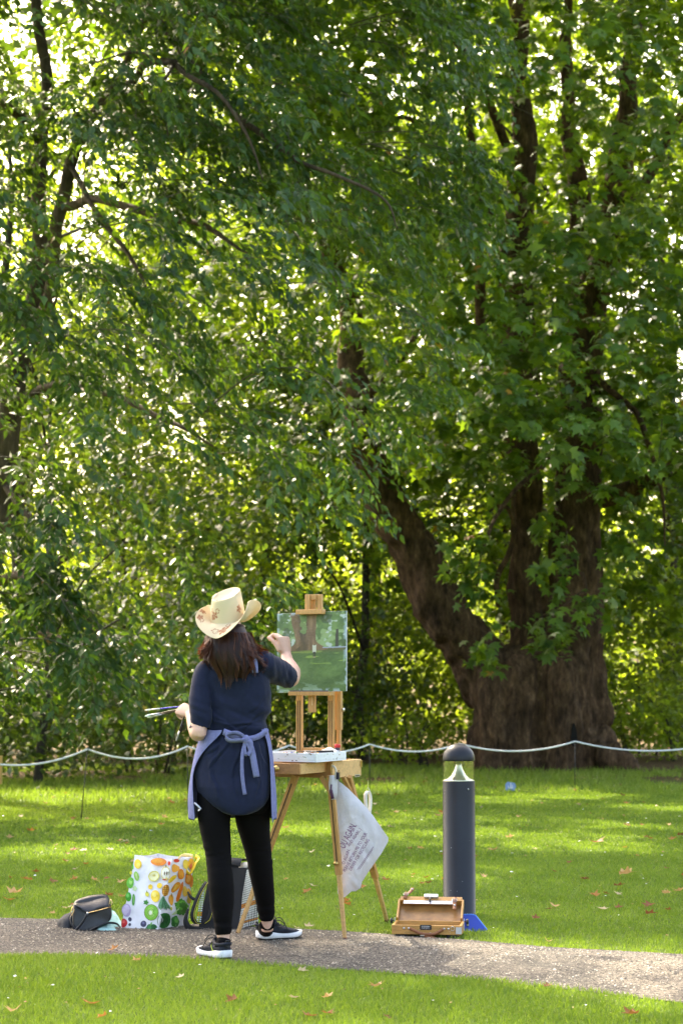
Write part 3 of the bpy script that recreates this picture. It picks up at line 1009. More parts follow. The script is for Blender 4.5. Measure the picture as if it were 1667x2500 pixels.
    V, F = twig_mesh(P[::2], rng.uniform(0.004, 0.008, len(P[::2])))
    prop(link('twigs', np_mesh('twigs', V, F), TWIG_D, root, False), kind='stuff')
    top_crown(root, (cx, Y + 0.5, 15.5), (6.6, 6.4, 4.0), 400, LEAF_PLANE, 0.28, 'upper_crown')

# ---------------- trees behind, each of its own
def back_tree(name, label, u, Y, height, crown_r, zc, n, mat, trunk_r=0.16, size=0.15, per=44, lean=0.0, crad=0.40, thr=-0.05, zmin=0.8, inner=0.3, group='trees behind the lawn', seed=1, forks=()):
    x = (u - U0) / F_PX * Y
    root = empty(name, (x, Y, 0), label, 'tree', group)
    mb = MB()
    top = Vector((x + lean, Y, height * 0.8))
    pts = smooth_path([Vector((x, Y, -0.2)), Vector((x + lean * 0.2, Y, height * 0.2)), Vector((x + lean * 0.7, Y, height * 0.5)), top], 6)
    pts = [p + Vector((nz(p, 0.5, seed), nz(p, 0.5, seed + 5), 0)) * 0.25 for p in pts]
    mb.tube(pts, lerp_list([trunk_r * 1.25, trunk_r, trunk_r * 0.7, trunk_r * 0.2], 6), 9)
    mb.build('trunk', TWIG_D, root, True)
    for k in range(7):
        i = rng.integers(4, len(pts) - 2)
        p = pts[i]
        a = rng.uniform(0, 6.28)
        L = crown_r[0] * rng.uniform(0.5, 0.9)
        e = p + Vector((math.cos(a) * L, math.sin(a) * L, L * rng.uniform(0.1, 0.8)))
        m_ = (p + e) / 2 + Vector((0, 0, L * 0.12))
        b = MB()
        b.tube(smooth_path([p, m_, e], 5), lerp_list([trunk_r * 0.45, trunk_r * 0.3, 0.012], 5), 6)
        b.build('branch', TWIG_D, root, True)
    C = shell((x + lean * 0.6, Y, zc), crown_r, n, inner, seed, thr, zmin)
    cluster_crown(root, C, per, crad, size, OVATE, mat, vb=0.5)

weeping_tree()
plane_tree()
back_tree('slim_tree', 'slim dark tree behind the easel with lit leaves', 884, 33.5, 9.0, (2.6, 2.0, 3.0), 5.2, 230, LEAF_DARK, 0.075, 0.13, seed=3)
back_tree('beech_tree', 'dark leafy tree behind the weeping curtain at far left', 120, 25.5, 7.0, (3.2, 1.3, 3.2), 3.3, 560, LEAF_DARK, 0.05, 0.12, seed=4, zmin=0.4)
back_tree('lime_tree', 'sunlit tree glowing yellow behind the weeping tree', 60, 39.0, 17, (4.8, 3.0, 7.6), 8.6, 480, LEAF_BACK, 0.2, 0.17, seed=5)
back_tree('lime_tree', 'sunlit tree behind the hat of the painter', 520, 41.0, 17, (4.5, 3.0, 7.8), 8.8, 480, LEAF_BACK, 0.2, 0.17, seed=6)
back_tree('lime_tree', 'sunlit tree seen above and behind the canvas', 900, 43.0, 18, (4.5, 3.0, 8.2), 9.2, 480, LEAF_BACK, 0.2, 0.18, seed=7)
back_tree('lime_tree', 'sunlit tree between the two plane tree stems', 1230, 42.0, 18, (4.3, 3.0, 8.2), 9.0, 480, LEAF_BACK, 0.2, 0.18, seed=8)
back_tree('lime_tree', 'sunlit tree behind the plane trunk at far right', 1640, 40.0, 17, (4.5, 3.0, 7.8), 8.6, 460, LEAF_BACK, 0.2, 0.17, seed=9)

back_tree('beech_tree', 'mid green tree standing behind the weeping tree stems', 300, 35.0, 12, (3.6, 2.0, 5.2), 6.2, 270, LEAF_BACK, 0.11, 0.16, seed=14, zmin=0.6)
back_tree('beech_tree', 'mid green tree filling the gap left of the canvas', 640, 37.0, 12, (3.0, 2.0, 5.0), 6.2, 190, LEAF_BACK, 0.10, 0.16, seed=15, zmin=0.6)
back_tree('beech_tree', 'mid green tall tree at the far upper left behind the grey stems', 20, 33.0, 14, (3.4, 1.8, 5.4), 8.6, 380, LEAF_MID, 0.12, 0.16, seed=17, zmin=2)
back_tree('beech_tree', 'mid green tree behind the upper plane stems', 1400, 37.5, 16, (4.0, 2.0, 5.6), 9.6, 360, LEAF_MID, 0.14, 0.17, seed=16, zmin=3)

def shrub(label, u, Y, r, h, n, mat, size=0.12, seed=1, name='shrub'):
    x = (u - U0) / F_PX * Y
    root = empty(name, (x, Y, 0), label, 'shrub', 'shrubs under the trees')
    for k in range(5):
        a = rng.uniform(0, 6.28)
        b = MB()
        e = Vector((x + math.cos(a) * r * 0.6, Y + math.sin(a) * r * 0.4, h * rng.uniform(0.5, 0.9)))
        b.tube(smooth_path([Vector((x + 0.3 * math.cos(a), Y, -0.05)), (Vector((x, Y, 0)) + e) / 2 + Vector((0, 0, 0.1)), e], 4), lerp_list([0.022, 0.016, 0.006], 4), 6)
        b.build('stem', TWIG_D, root, True)
    C = shell((x, Y, h * 0.5), (r, r * 0.6, h * 0.55), n, 0.3, seed, -0.25, 0.1)
    cluster_crown(root, C, 34, 0.26, size, OVATE, mat, 'foliage', vb=0.5)
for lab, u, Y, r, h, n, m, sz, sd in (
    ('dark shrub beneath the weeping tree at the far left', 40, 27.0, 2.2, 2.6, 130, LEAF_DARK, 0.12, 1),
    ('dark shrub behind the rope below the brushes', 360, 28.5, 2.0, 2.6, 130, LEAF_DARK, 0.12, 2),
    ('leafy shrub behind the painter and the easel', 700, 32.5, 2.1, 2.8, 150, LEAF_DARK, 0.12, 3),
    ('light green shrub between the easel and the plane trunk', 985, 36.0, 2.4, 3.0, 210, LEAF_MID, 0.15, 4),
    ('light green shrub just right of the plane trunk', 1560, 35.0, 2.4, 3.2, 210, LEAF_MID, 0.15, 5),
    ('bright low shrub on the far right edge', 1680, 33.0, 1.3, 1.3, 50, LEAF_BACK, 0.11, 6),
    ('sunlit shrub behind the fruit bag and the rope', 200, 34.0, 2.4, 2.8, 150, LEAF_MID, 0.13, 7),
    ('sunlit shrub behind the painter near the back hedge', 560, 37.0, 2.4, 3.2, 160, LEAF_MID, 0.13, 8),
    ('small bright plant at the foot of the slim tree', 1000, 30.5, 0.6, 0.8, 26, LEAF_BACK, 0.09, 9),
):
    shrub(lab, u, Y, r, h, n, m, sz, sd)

# far wood beyond, one mass
def far_wood():
    n = 2600
    x = rng.uniform(-34, 34, n)
    y = rng.uniform(52, 66, n)
    z = rng.uniform(0, 1, n) ** 1.2 * (6.5 + 3.0 * fbm(np.stack([x * 0.16, x * 0, x * 0], 1), 3, 4))
    C = np.stack([x, y, z], 1)
    idx = np.repeat(np.arange(n), 17)
    pos = C[idx] + rng.normal(0, 0.8, (len(idx), 3))
    a = rng.uniform(0, 6.28, len(idx))
    dr = np.stack([np.cos(a), np.sin(a), rng.normal(-.3, .5, len(idx))], 1)
    nr = np.array([0, 0, 1.0]) + rng.normal(0, .7, (len(idx), 3))
    V, F, A = place_leaves(OVATE[0], OVATE[1], pos, dr, nr, rng.uniform(0.3, 0.6, len(idx)), np.clip(rng.normal(.5, .2, len(idx)), 0, 1))
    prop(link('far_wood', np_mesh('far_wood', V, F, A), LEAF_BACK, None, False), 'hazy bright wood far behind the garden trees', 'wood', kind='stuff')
far_wood()
# ------------------------------------------------------------------ the painter
SKIN = plain('skin', (0.60, 0.36, 0.27), 0.5, 0.10, 14, spec=0.35)
SKIN.node_tree.nodes['Principled BSDF'].inputs['Subsurface Weight'].default_value = 0.08
SKIN.node_tree.nodes['Principled BSDF'].inputs['Subsurface Radius'].default_value = (0.012, 0.005, 0.003)
NAVY = plain('navy_jersey', (0.0105, 0.0145, 0.036), 0.8, 0.18, 30, bmp=0.25, bscale=260, sheen=0.10, spec=0.15)
BLACK_CLOTH = plain('black_leggings', (0.0028, 0.0022, 0.0026), 0.85, 0.2, 20, bmp=0.15, bscale=300, spec=0.12)
APRON = plain('blue_linen', (0.175, 0.185, 0.35), 0.9, 0.16, 60, bmp=0.4, bscale=420, spec=0.15)
HAIR = plain('brown_hair', (0.026, 0.009, 0.006), 0.5, 0.45, 60, spec=0.25)
def hair_mat():
    m, nt, p = new_mat('hair_strand')
    a = nt.nodes.new('ShaderNodeAttribute')
    a.attribute_name = 'v'
    nt.links.new(ramp(nt, a.outputs['Fac'], [(0, (0.012, 0.006, 0.005)), (0.6, (0.046, 0.016, 0.009)), (1, (0.14, 0.044, 0.018))]), p.inputs['Base Color'])
    p.inputs['Roughness'].default_value = 0.45
    p.inputs['Specular IOR Level'].default_value = 0.25
    tr = nt.nodes.new('ShaderNodeBsdfTranslucent')
    tr.inputs[0].default_value = (0.35, 0.09, 0.03, 1)
    mx = nt.nodes.new('ShaderNodeMixShader')
    mx.inputs[0].default_value = 0.25
    nt.links.new(p.outputs[0], mx.inputs[1])
    nt.links.new(tr.outputs[0], mx.inputs[2])
    nt.links.new(mx.outputs[0], nt.nodes['Material Output'].inputs['Surface'])
    return m
HAIR_S = hair_mat()

PY = 9.6
def ering(v, l, r, Yc, dep, k=36, pw=2.3, grow=0.0, zoff=0.0):
    """oval section seen between pixels l and r"""
    a, b = at(l, v, Yc), at(r, v, Yc)
    cx, hw = (a.x + b.x) / 2, (b.x - a.x) / 2 + grow
    out = []
    for i in range(k):
        t = 2 * math.pi * i / k
        c, s = math.cos(t), math.sin(t)
        e = 2 / pw
        out.append(Vector((cx + hw * math.copysign(abs(c) ** e, c), Yc - (dep + grow) * math.copysign(abs(s) ** e, s), a.z + zoff)))
    return out

TORSO = [(1592, 543, 600, 9.63, 0.060), (1600, 528, 618, 9.63, 0.075), (1611, 508, 634, 9.63, 0.088), (1630, 496, 646, 9.63, 0.100), (1655, 492, 656, 9.63, 0.112), (1690, 499, 663, 9.64, 0.122), (1730, 503, 659, 9.64, 0.120),
         (1765, 505, 652, 9.63, 0.112), (1790, 500, 650, 9.62, 0.112), (1815, 490, 655, 9.61, 0.118), (1850, 481, 659, 9.605, 0.124), (1890, 475, 661, 9.60, 0.126)]

person = empty('person', gp(600, 2325), 'person from behind in straw hat, navy tunic and blue apron, painting at the easel', 'person')

def finger(mb, base, d, bend_axis, lens, rads, curls):
    pts = [base]
    p, dd = Vector(base), Vector(d)
    for L, c in zip(lens, curls):
        dd = Matrix.Rotation(c, 3, bend_axis) @ dd
        p = p + dd * L
        pts.append(p.copy())
    n = len(pts)
    mb.tube(smooth_path(pts, 3), lerp_list(rads[:n], 3), 8)

def hand(mb, wrist, fwd, palm, thumb_side, curl=1.0, size=1.0):
    """palm: direction the palm faces; thumb_side: +1/-1 along fwd x palm"""
    fwd = Vector(fwd).normalized()
    palm = Vector(palm)
    palm = (palm - fwd * palm.dot(fwd)).normalized()
    side = fwd.cross(palm).normalized() * thumb_side      # towards the thumb
    w = Vector(wrist)
    rings = []
    for t, wd, th in ((-0.02, 0.026, 0.020), (0.01, 0.029, 0.019), (0.035, 0.037, 0.018), (0.065, 0.041, 0.016), (0.088, 0.040, 0.013)):
        c = w + fwd * t * size
        rings.append([c + (side * math.cos(a) * wd + palm * math.sin(a) * th) * size for a in np.linspace(0, 6.2832, 17)[:-1]])
    mb.loft(rings)
    # bend axis that takes fwd towards the palm
    ax = fwd.cross(palm).normalized()
    L = [(0.040, 0.024, 0.019), (0.044, 0.028, 0.021), (0.041, 0.026, 0.020), (0.032, 0.020, 0.017)]
    for i in range(4):
        b = w + fwd * (0.082 - 0.004 * abs(i - 1)) * size + side * (0.0315 - 0.0212 * i) * size
        k = curl * (1 + 0.10 * i)
        finger(mb, b, fwd, ax, [l * size for l in L[i]], [0.0090 * size, 0.0088 * size, 0.0078 * size, 0.0064 * size], [(1.0 + 0.08 * (i - 1.5)) * k, 1.15 * k, 0.75 * k])
    tb = w + fwd * 0.022 * size + side * 0.030 * size + palm * 0.006 * size
    td = (fwd * 0.92 + side * 0.12 + palm * 0.42).normalized()
    finger(mb, tb, td, (ax - side * 0.0).normalized(), [0.040 * size, 0.032 * size, 0.025 * size], [0.0135 * size, 0.0118 * size, 0.0100 * size, 0.0075 * size], [0.0, 0.20, 0.30])

# joints
R_SH, R_EL, R_WR = at(638, 1622, 9.62), at(711, 1657, 9.84), at(699, 1600, 9.99)
L_SH, L_EL, L_WR = at(497, 1645, 9.58), at(484, 1790, 9.52), at(466, 1742, 9.66)
def body():
    mb = MB()
    mb.loft([ering(v, l, r, Yc, d, grow=-0.024) for v, l, r, Yc, d in TORSO] + [ering(1930, 482, 656, 9.60, 0.11, grow=-0.03)])
    # neck and head
    hc = at(556, 1556, 9.640)
    mb.tube([at(568, 1625, 9.62), at(564, 1595, 9.625), hc + Vector((0.0, 0.0, -0.03))], [0.062, 0.052, 0.055], 16)
    face = Vector((0.36, 0.93, 0.08)).normalized()
    rt = face.cross(Vector((0, 0, 1))).normalized()
    up = rt.cross(face)
    rings = []
    for k in range(15):
        ph = -math.pi / 2 + math.pi * (k + 0.5) / 15
        s, c = math.sin(ph), math.cos(ph)
        jaw = 1.0 - 0.26 * max(0, -s) ** 1.2
        ring = []
        for i in range(24):
            t = 2 * math.pi * i / 24
            fx, fy = math.cos(t), math.sin(t)
            dep = 0.098 * (1.0 if fy > 0 else (1.02 if s > -0.2 else 0.82))
            ring.append(hc + rt * (fx * c * 0.075 * jaw) + face * (fy * c * dep + (0.018 * max(0, -s))) + up * (s * 0.118))
        rings.append(ring)
    mb.loft(rings)
    # nose, brow, lips, chin, ears
    mb.tube([hc + face * 0.090 + up * 0.012, hc + face * 0.108 - up * 0.022, hc + face * 0.112 - up * 0.032, hc + face * 0.092 - up * 0.040], [0.009, 0.012, 0.0135, 0.010], 8)
    mb.tube([hc + face * 0.083 + up * 0.026 - rt * 0.045, hc + face * 0.093 + up * 0.028, hc + face * 0.083 + up * 0.026 + rt * 0.045], [0.010, 0.011, 0.010], 8)
    for dz in (-0.058, -0.068):
        mb.tube([hc + face * 0.082 + up * dz - rt * 0.022, hc + face * 0.095 + up * dz, hc + face * 0.082 + up * dz + rt * 0.022], [0.005, 0.008, 0.005], 8)
    for s in (-1, 1):
        e = hc + rt * (s * 0.076) - up * 0.008 - face * 0.006
        mb.tube(smooth_path([e + up * 0.028, e + rt * s * 0.010 + up * 0.020 - face * 0.010, e + rt * s * 0.010 - up * 0.012 - face * 0.008, e - up * 0.028], 3), 0.0075, 8)
    # arms
    mb.tube(smooth_path([at(615, 1622, 9.63), R_SH, (R_SH + R_EL) / 2, R_EL], 4), lerp_list([0.036, 0.040, 0.042, 0.040], 4), 16)
    mb.tube(smooth_path([R_EL + (R_SH - R_EL) * 0.06, R_EL, R_EL.lerp(R_WR, 0.30) + Vector((0.012, 0, 0)), R_EL.lerp(R_WR, 0.7), R_WR], 4), lerp_list([0.036, 0.041, 0.042, 0.032, 0.027], 4), 16)
    mb.tube(smooth_path([at(510, 1640, 9.6), L_SH, (L_SH + L_EL) / 2, L_EL], 4), lerp_list([0.030, 0.034, 0.038, 0.040], 4), 16)
    mb.tube(smooth_path([L_EL + Vector((0, 0, 0.02)), L_EL, L_EL.lerp(L_WR, 0.35), L_EL.lerp(L_WR, 0.75), L_WR], 4), lerp_list([0.036, 0.041, 0.040, 0.031, 0.027], 4), 16)
    hand(mb, R_WR, (-0.16, 0.12, 1.0), (-0.72, 0.62, -0.1), 1, 0.95, 1.08)
    hand(mb, L_WR, (-0.62, 0.55, 0.30), (0.45, 0.35, -0.62), -1, 0.80, 0.92)
    # legs
    for pts, rad in LEGS:
        mb.tube(smooth_path(pts, 4), [r * 0.86 for r in lerp_list(rad, 4)], 18)
    me = remesh(mb.mesh('b'), 0.0050, 1, 0.5)
    link('body', me, SKIN, person)
    for s in (-1, 1):
        e = hc + face * 0.084 + up * 0.006 + rt * s * 0.032
        m = MB()
        m.lathe(e, [(0.001, -0.012), (0.009, -0.009), (0.0125, 0), (0.009, 0.009), (0.0055, 0.0112)], 14, 0, face)
        m.lathe(e + face * 0.0113, [(0.0055, 0), (0.0045, 0.0008), (0.001, 0.0014)], 12, 1, face)
        m.build('eye', [plain('eye_white', (0.75, 0.73, 0.70), 0.2, 0.02), plain('iris', (0.05, 0.03, 0.02), 0.15, 0.1)], person, True)

def leg_pts(rows):
    pts, rad = [], []
    for v, l, r, Yd in rows:
        a, b = at(l, v, Yd), at(r, v, Yd)
        pts.append((a + b) / 2)
        rad.append((b.x - a.x) / 2)
    return pts, rad
LEGS = [leg_pts([(1900, 492, 570, 9.60), (1945, 481, 568, 9.585), (2001, 484, 563, 9.56), (2050, 494, 564, 9.55), (2095, 503, 565, 9.54), (2125, 506, 567, 9.52), (2165, 508, 572, 9.50), (2205, 513, 572, 9.49), (2245, 521, 568, 9.48), (2281, 527, 564, 9.475), (2294, 529, 563, 9.47), (2312, 531, 563, 9.465)]),
        leg_pts([(1900, 572, 648, 9.62), (1945, 571, 660, 9.63), (2001, 575, 660, 9.66), (2050, 590, 661, 9.70), (2095, 602, 665, 9.73), (2125, 607, 667, 9.75), (2160, 615, 669, 9.78), (2200, 624, 671, 9.82), (2243, 633, 670, 9.855), (2254, 635, 669, 9.86), (2272, 636, 670, 9.87)])]
body()

# ---- leggings
def leggings():
    mb = MB()
    mb.loft([ering(1835, 500, 642, 9.615, 0.080), ering(1880, 488, 652, 9.615, 0.092), ering(1930, 482, 658, 9.61, 0.105), ering(1965, 482, 660, 9.605, 0.104), ering(1985, 500, 645, 9.60, 0.080)])
    for (pts, rad), cut in zip(LEGS, (10, 9)):
        mb.tube(smooth_path(pts[:cut], 5), lerp_list(rad[:cut], 5), 24)
    me = remesh(mb.mesh('l'), 0.006, 4, 0.5)
    V, N = mesh_np(me)
    fold = fbm(V * np.array([9, 9, 46]), 3, 41)
    ank = np.exp(-((V[:, 2] - 0.16) / 0.07) ** 2) * 0.0045 + np.exp(-((V[:, 2] - 0.47) / 0.06) ** 2) * 0.004 + 0.0008
    V = V + N * (fold * ank)[:, None]
    set_np(me, V)
    link('leggings', me, BLACK_CLOTH, person)
leggings()

# ---- tunic
def tunic():
    mb = MB()
    rows = [ering(v, l, r, Yc, d) for v, l, r, Yc, d in TORSO]
    # rounded tail: lower rings shrink towards the lowest point of the hem
    for v, l, r, Yc, d in ((1920, 480, 660, 9.600, 0.132), (1945, 490, 659, 9.598, 0.134), (1965, 509, 650, 9.597, 0.134), (1979, 535, 632, 9.595, 0.130), (1986, 556, 612, 9.59, 0.124)):
        rows.append(ering(v, l, r, Yc - 0.012, d))
    mb.loft(rows)
    mb.tube(smooth_path([at(600, 1618, 9.625), at(636, 1622, 9.62), R_SH.lerp(R_EL, 0.35), R_SH.lerp(R_EL, 0.70), R_SH.lerp(R_EL, 0.93)], 5), lerp_list([0.062, 0.070, 0.067, 0.060, 0.057], 5), 24)
    mb.tube(smooth_path([at(530, 1630, 9.62), at(503, 1642, 9.60), at(492, 1685, 9.57), at(489, 1735, 9.545), at(487, 1781, 9.53)], 5), lerp_list([0.052, 0.056, 0.054, 0.052, 0.054], 5), 24)
    me = remesh(mb.mesh('s'), 0.0055, 6, 0.5)
    V, N = mesh_np(me)
    z = V[:, 2]
    back = np.clip(-(V[:, 1] - 9.58) * 12, 0, 1)
    # folds: slanting across the small of the back, hanging below the waist, rings on the sleeves
    sl = V.copy()
    sl = np.stack([sl[:, 0] * 5 - sl[:, 2] * 3.5, sl[:, 1] * 4, sl[:, 2] * 20 + sl[:, 0] * 9], 1)
    f1 = fbm(sl, 2, 51) * np.exp(-((z - 1.12) / 0.11) ** 2) * 0.015
    hang = np.stack([V[:, 0] * 34, V[:, 1] * 6, z * 3.0], 1)
    f2 = fbm(hang, 2, 52) * np.exp(-((z - 0.93) / 0.13) ** 2) * 0.010
    arm = np.clip((V[:, 0] - (R_SH.x + 0.01)) * 14, 0, 1)
    f3 = fbm(np.stack([V[:, 0] * 42 + V[:, 2] * 8, V[:, 1] * 12, z * 12], 1), 2, 53) * arm * 0.009
    armL = np.clip(-(V[:, 0] - at(512, 1700, 9.6).x) * 25, 0, 1) * (z < 1.28)
    f4 = fbm(np.stack([V[:, 0] * 10, V[:, 1] * 10, z * 30 + V[:, 0] * 20], 1), 2, 54) * armL * 0.004
    f5 = fbm(V * 7, 3, 55) * 0.004
    # single creases drawn by the arm, the waist tie and the seat: (pixel start, pixel end, depth, width)
    crease = np.zeros(len(V))
    for (u0, v0, u1, v1, dep_, wd) in ((662, 1728, 590, 1786, 0.010, 0.009), (660, 1752, 560, 1783, 0.009, 0.008), (652, 1700, 608, 1745, 0.007, 0.010), (655, 1770, 540, 1776, 0.008, 0.007), (520, 1752, 585, 1782, 0.007, 0.008),
                                       (512, 1725, 560, 1768, 0.006, 0.009), (640, 1640, 655, 1715, 0.008, 0.010), (625, 1632, 600, 1700, 0.005, 0.013), (520, 1650, 530, 1720, 0.006, 0.011),
                                       (592, 1822, 570, 1905, 0.008, 0.009), (612, 1822, 632, 1915, 0.008, 0.009), (560, 1812, 515, 1880, 0.009, 0.010), (630, 1812, 655, 1870, 0.007, 0.009), (540, 1815, 500, 1850, 0.007, 0.009),
                                       (640, 1850, 628, 1950, 0.007, 0.010), (520, 1880, 540, 1950, 0.006, 0.012), (575, 1900, 580, 1965, 0.005, 0.012)):
        A_, B_ = at(u0, v0, 9.5), at(u1, v1, 9.5)
        ax, az, bx_, bz = A_.x, A_.z, B_.x, B_.z
        L2 = (bx_ - ax) ** 2 + (bz - az) ** 2
        q = ((V[:, 0] - ax) * (bx_ - ax) + (z - az) * (bz - az)) / L2
        wob = 0.006 * np.sin(q * 5 + u0)
        dd = ((V[:, 0] - ax) * (bz - az) - (z - az) * (bx_ - ax)) / math.sqrt(L2) + wob
        env = np.clip(1 - (2 * np.clip(q, 0, 1) - 1) ** 2, 0, 1) ** 0.5 * ((q > 0) & (q < 1))
        crease += env * dep_ * (0.8 * np.exp(-((dd - wd * 0.9) / wd) ** 2) - np.exp(-(dd / (wd * 0.55)) ** 2)) * back
    # waist gathered by the apron tie
    cinch = -0.010 * np.exp(-((z - 1.045) / 0.022) ** 2)
    V = V + N * (f1 + f2 + f3 + f4 + f5 + cinch + crease)[:, None]
    set_np(me, V)
    t = link('tunic', me, NAVY, person)
    # hem stitching band along the tail
    return t
TUNIC = tunic()

# ---- apron
def apron():
    rows = [(1779, 0.010), (1792, 0.012), (1806, 0.015), (1825, 0.016), (1850, 0.016), (1880, 0.018), (1910, 0.021), (1940, 0.025), (1970, 0.026), (2002, 0.026)]
    tl = np.array([(r[0], r[1], r[2], r[3], r[4]) for r in TORSO] + [(1940, 472, 662, 9.59, 0.138), (2010, 474, 662, 9.59, 0.135)])
    xl = [(1779, 552), (1790, 548), (1806, 528), (1825, 508), (1845, 492), (1873, 476), (1905, 473), (1940, 476), (1975, 479), (2002, 482)]
    xr = [(1779, 636), (1790, 645), (1806, 652), (1850, 660), (1900, 662), (1960, 664), (2002, 664)]
    K = 64
    V, grid = [], []
    for v, g in rows:
        l, r, Yc, d = (np.interp(v, tl[:, 0], tl[:, j]) for j in (1, 2, 3, 4))
        a, b = at(l, v, Yc), at(r, v, Yc)
        cx, hw, dep = (a.x + b.x) / 2, (b.x - a.x) / 2 + g, d + g
        def ang(u):
            c = (at(u, v, Yc).x - cx) / hw
            return math.acos(max(-1, min(1, c)))
        tL, tR = ang(np.interp(v, *zip(*xl))), ang(np.interp(v, *zip(*xr)))
        tR = max(tR, 0.25)
        row = []
        for k in range(K + 1):
            t = tL + (2 * math.pi + tR - tL) * k / K        # from the left back edge round the front to the right back edge
            wv = 1 + 0.012 * math.sin(t * 9 + 1) * (v - 1780) / 220
            z = a.z + 0.004 * math.sin(t * 5)
            c, s = math.cos(t), math.sin(t)
            row.append(Vector((cx + hw * wv * math.copysign(abs(c) ** 0.87, c), Yc - dep * wv * math.copysign(abs(s) ** 0.87, s), z)))
        grid.append(row)
    # pointed corner hanging at the right back edge
    grid[-1][-1] += Vector((0.006, 0, -0.028))
    grid[-1][-2] += Vector((0.004, 0, -0.014))
    n = K + 1
    vs = [p for row in grid for p in row]
    fs = [(i * n + k, i * n + k + 1, (i + 1) * n + k + 1, (i + 1) * n + k) for i in range(len(grid) - 1) for k in range(K)]
    mb = MB().add(vs, fs)
    ap = mb.build('apron', APRON, person, True)
    sd = ap.modifiers.new('thick', 'SOLIDIFY')
    sd.thickness = 0.003
    sb = ap.modifiers.new('sub', 'SUBSURF')
    sb.levels = sb.render_levels = 1
    # waist tie: band across the back, knot, two loops, two tails
    Yb = lambda u: 9.62 - 0.128 * math.sqrt(max(0.05, 1 - ((u - 575) / 82) ** 2))
    b = MB()
    ribbon(b, smooth_path([at(546, 1786, Yb(546)), at(556, 1790, Yb(556) - .004), at(575, 1796, Yb(575) - .006), at(600, 1803, Yb(600) - .006)], 4), 0.030, (0.1, 0, 1), 0.006)
    ribbon(b, smooth_path([at(600, 1804, Yb(600) - .006), at(618, 1802, Yb(618) - .006), at(636, 1795, Yb(636) - .006), at(650, 1783, Yb(650) - .012)], 4), 0.026, (0, 0, 1), 0.006)
    b.build('waist_band', APRON, ap, True)
    k = MB()
    c = at(601, 1806, 9.475)
    k.loft([[c + Vector((math.cos(t) * r, dy, math.sin(t) * r * 1.25)) for t in np.linspace(0, 6.283, 15)[:-1]] for dy, r in ((0.016, 0.010), (0.006, 0.018), (-0.006, 0.019), (-0.014, 0.011))])
    k.build('knot', APRON, ap, True)
    S = (0, -0.35, 1)
    l1 = MB()
    Y0 = 9.475
    ribbon(l1, smooth_path([at(600, 1803, Y0), at(580, 1790, Y0 - .012), at(558, 1792, Y0 - .018), at(552, 1800, Y0 - .022), at(562, 1808, Y0 - .028), at(582, 1808, Y0 - .026), at(600, 1807, Y0 - .01)], 5), 0.022, (0.2, -0.5, 0.8), 0.004)
    l1.build('bow_loop', APRON, ap, True)
    l2 = MB()
    ribbon(l2, smooth_path([at(601, 1806, Y0), at(612, 1810, Y0 - .018), at(613, 1828, Y0 - .022), at(606, 1842, Y0 - .022), at(598, 1838, Y0 - .018), at(597, 1822, Y0 - .010), at(601, 1808, Y0)], 5), 0.020, (0.9, -0.4, 0.1), 0.004)
    l2.build('bow_loop', APRON, ap, True)
    t1 = MB()
    ribbon(t1, smooth_path([at(600, 1808, Y0 - .004), at(592, 1840, Y0 - .018), at(591, 1880, Y0 - .024), at(594, 1915, Y0 - .022), at(598, 1940, Y0 - .020)], 5), [0.016] * 10 + [0.018] * 11, (1, 0.1, 0), 0.004)
    t1.build('tie_tail', APRON, ap, True)
    t2 = MB()
    ribbon(t2, smooth_path([at(604, 1806, Y0 - .006), at(614, 1830, Y0 - .018), at(621, 1865, Y0 - .022), at(627, 1897, Y0 - .020)], 5), 0.030, (1, 0.1, 0.12), 0.004)
    t2.build('tie_tail', APRON, ap, True)
    # end of the neck strap showing beside the hair
    ns = MB()
    ribbon(ns, smooth_path([at(612, 1575, 9.575), at(618, 1600, 9.535), at(622, 1622, 9.522), at(623, 1643, 9.516)], 4), 0.030, (1, -0.1, 0), 0.004)
    ns.build('neck_strap', APRON, ap, True)
    # white loop at the left corner
    w = MB()
    ribbon(w, smooth_path([at(475, 1960, 9.44), at(484, 1968, 9.43), at(490, 1975, 9.43), at(484, 1979, 9.44)], 4), 0.008, (0.5, 0, 0.8), 0.002)
    w.build('corner_loop', plain('pale_linen', (0.45, 0.46, 0.55), 0.9, 0.1, 40), ap, True)
apron()

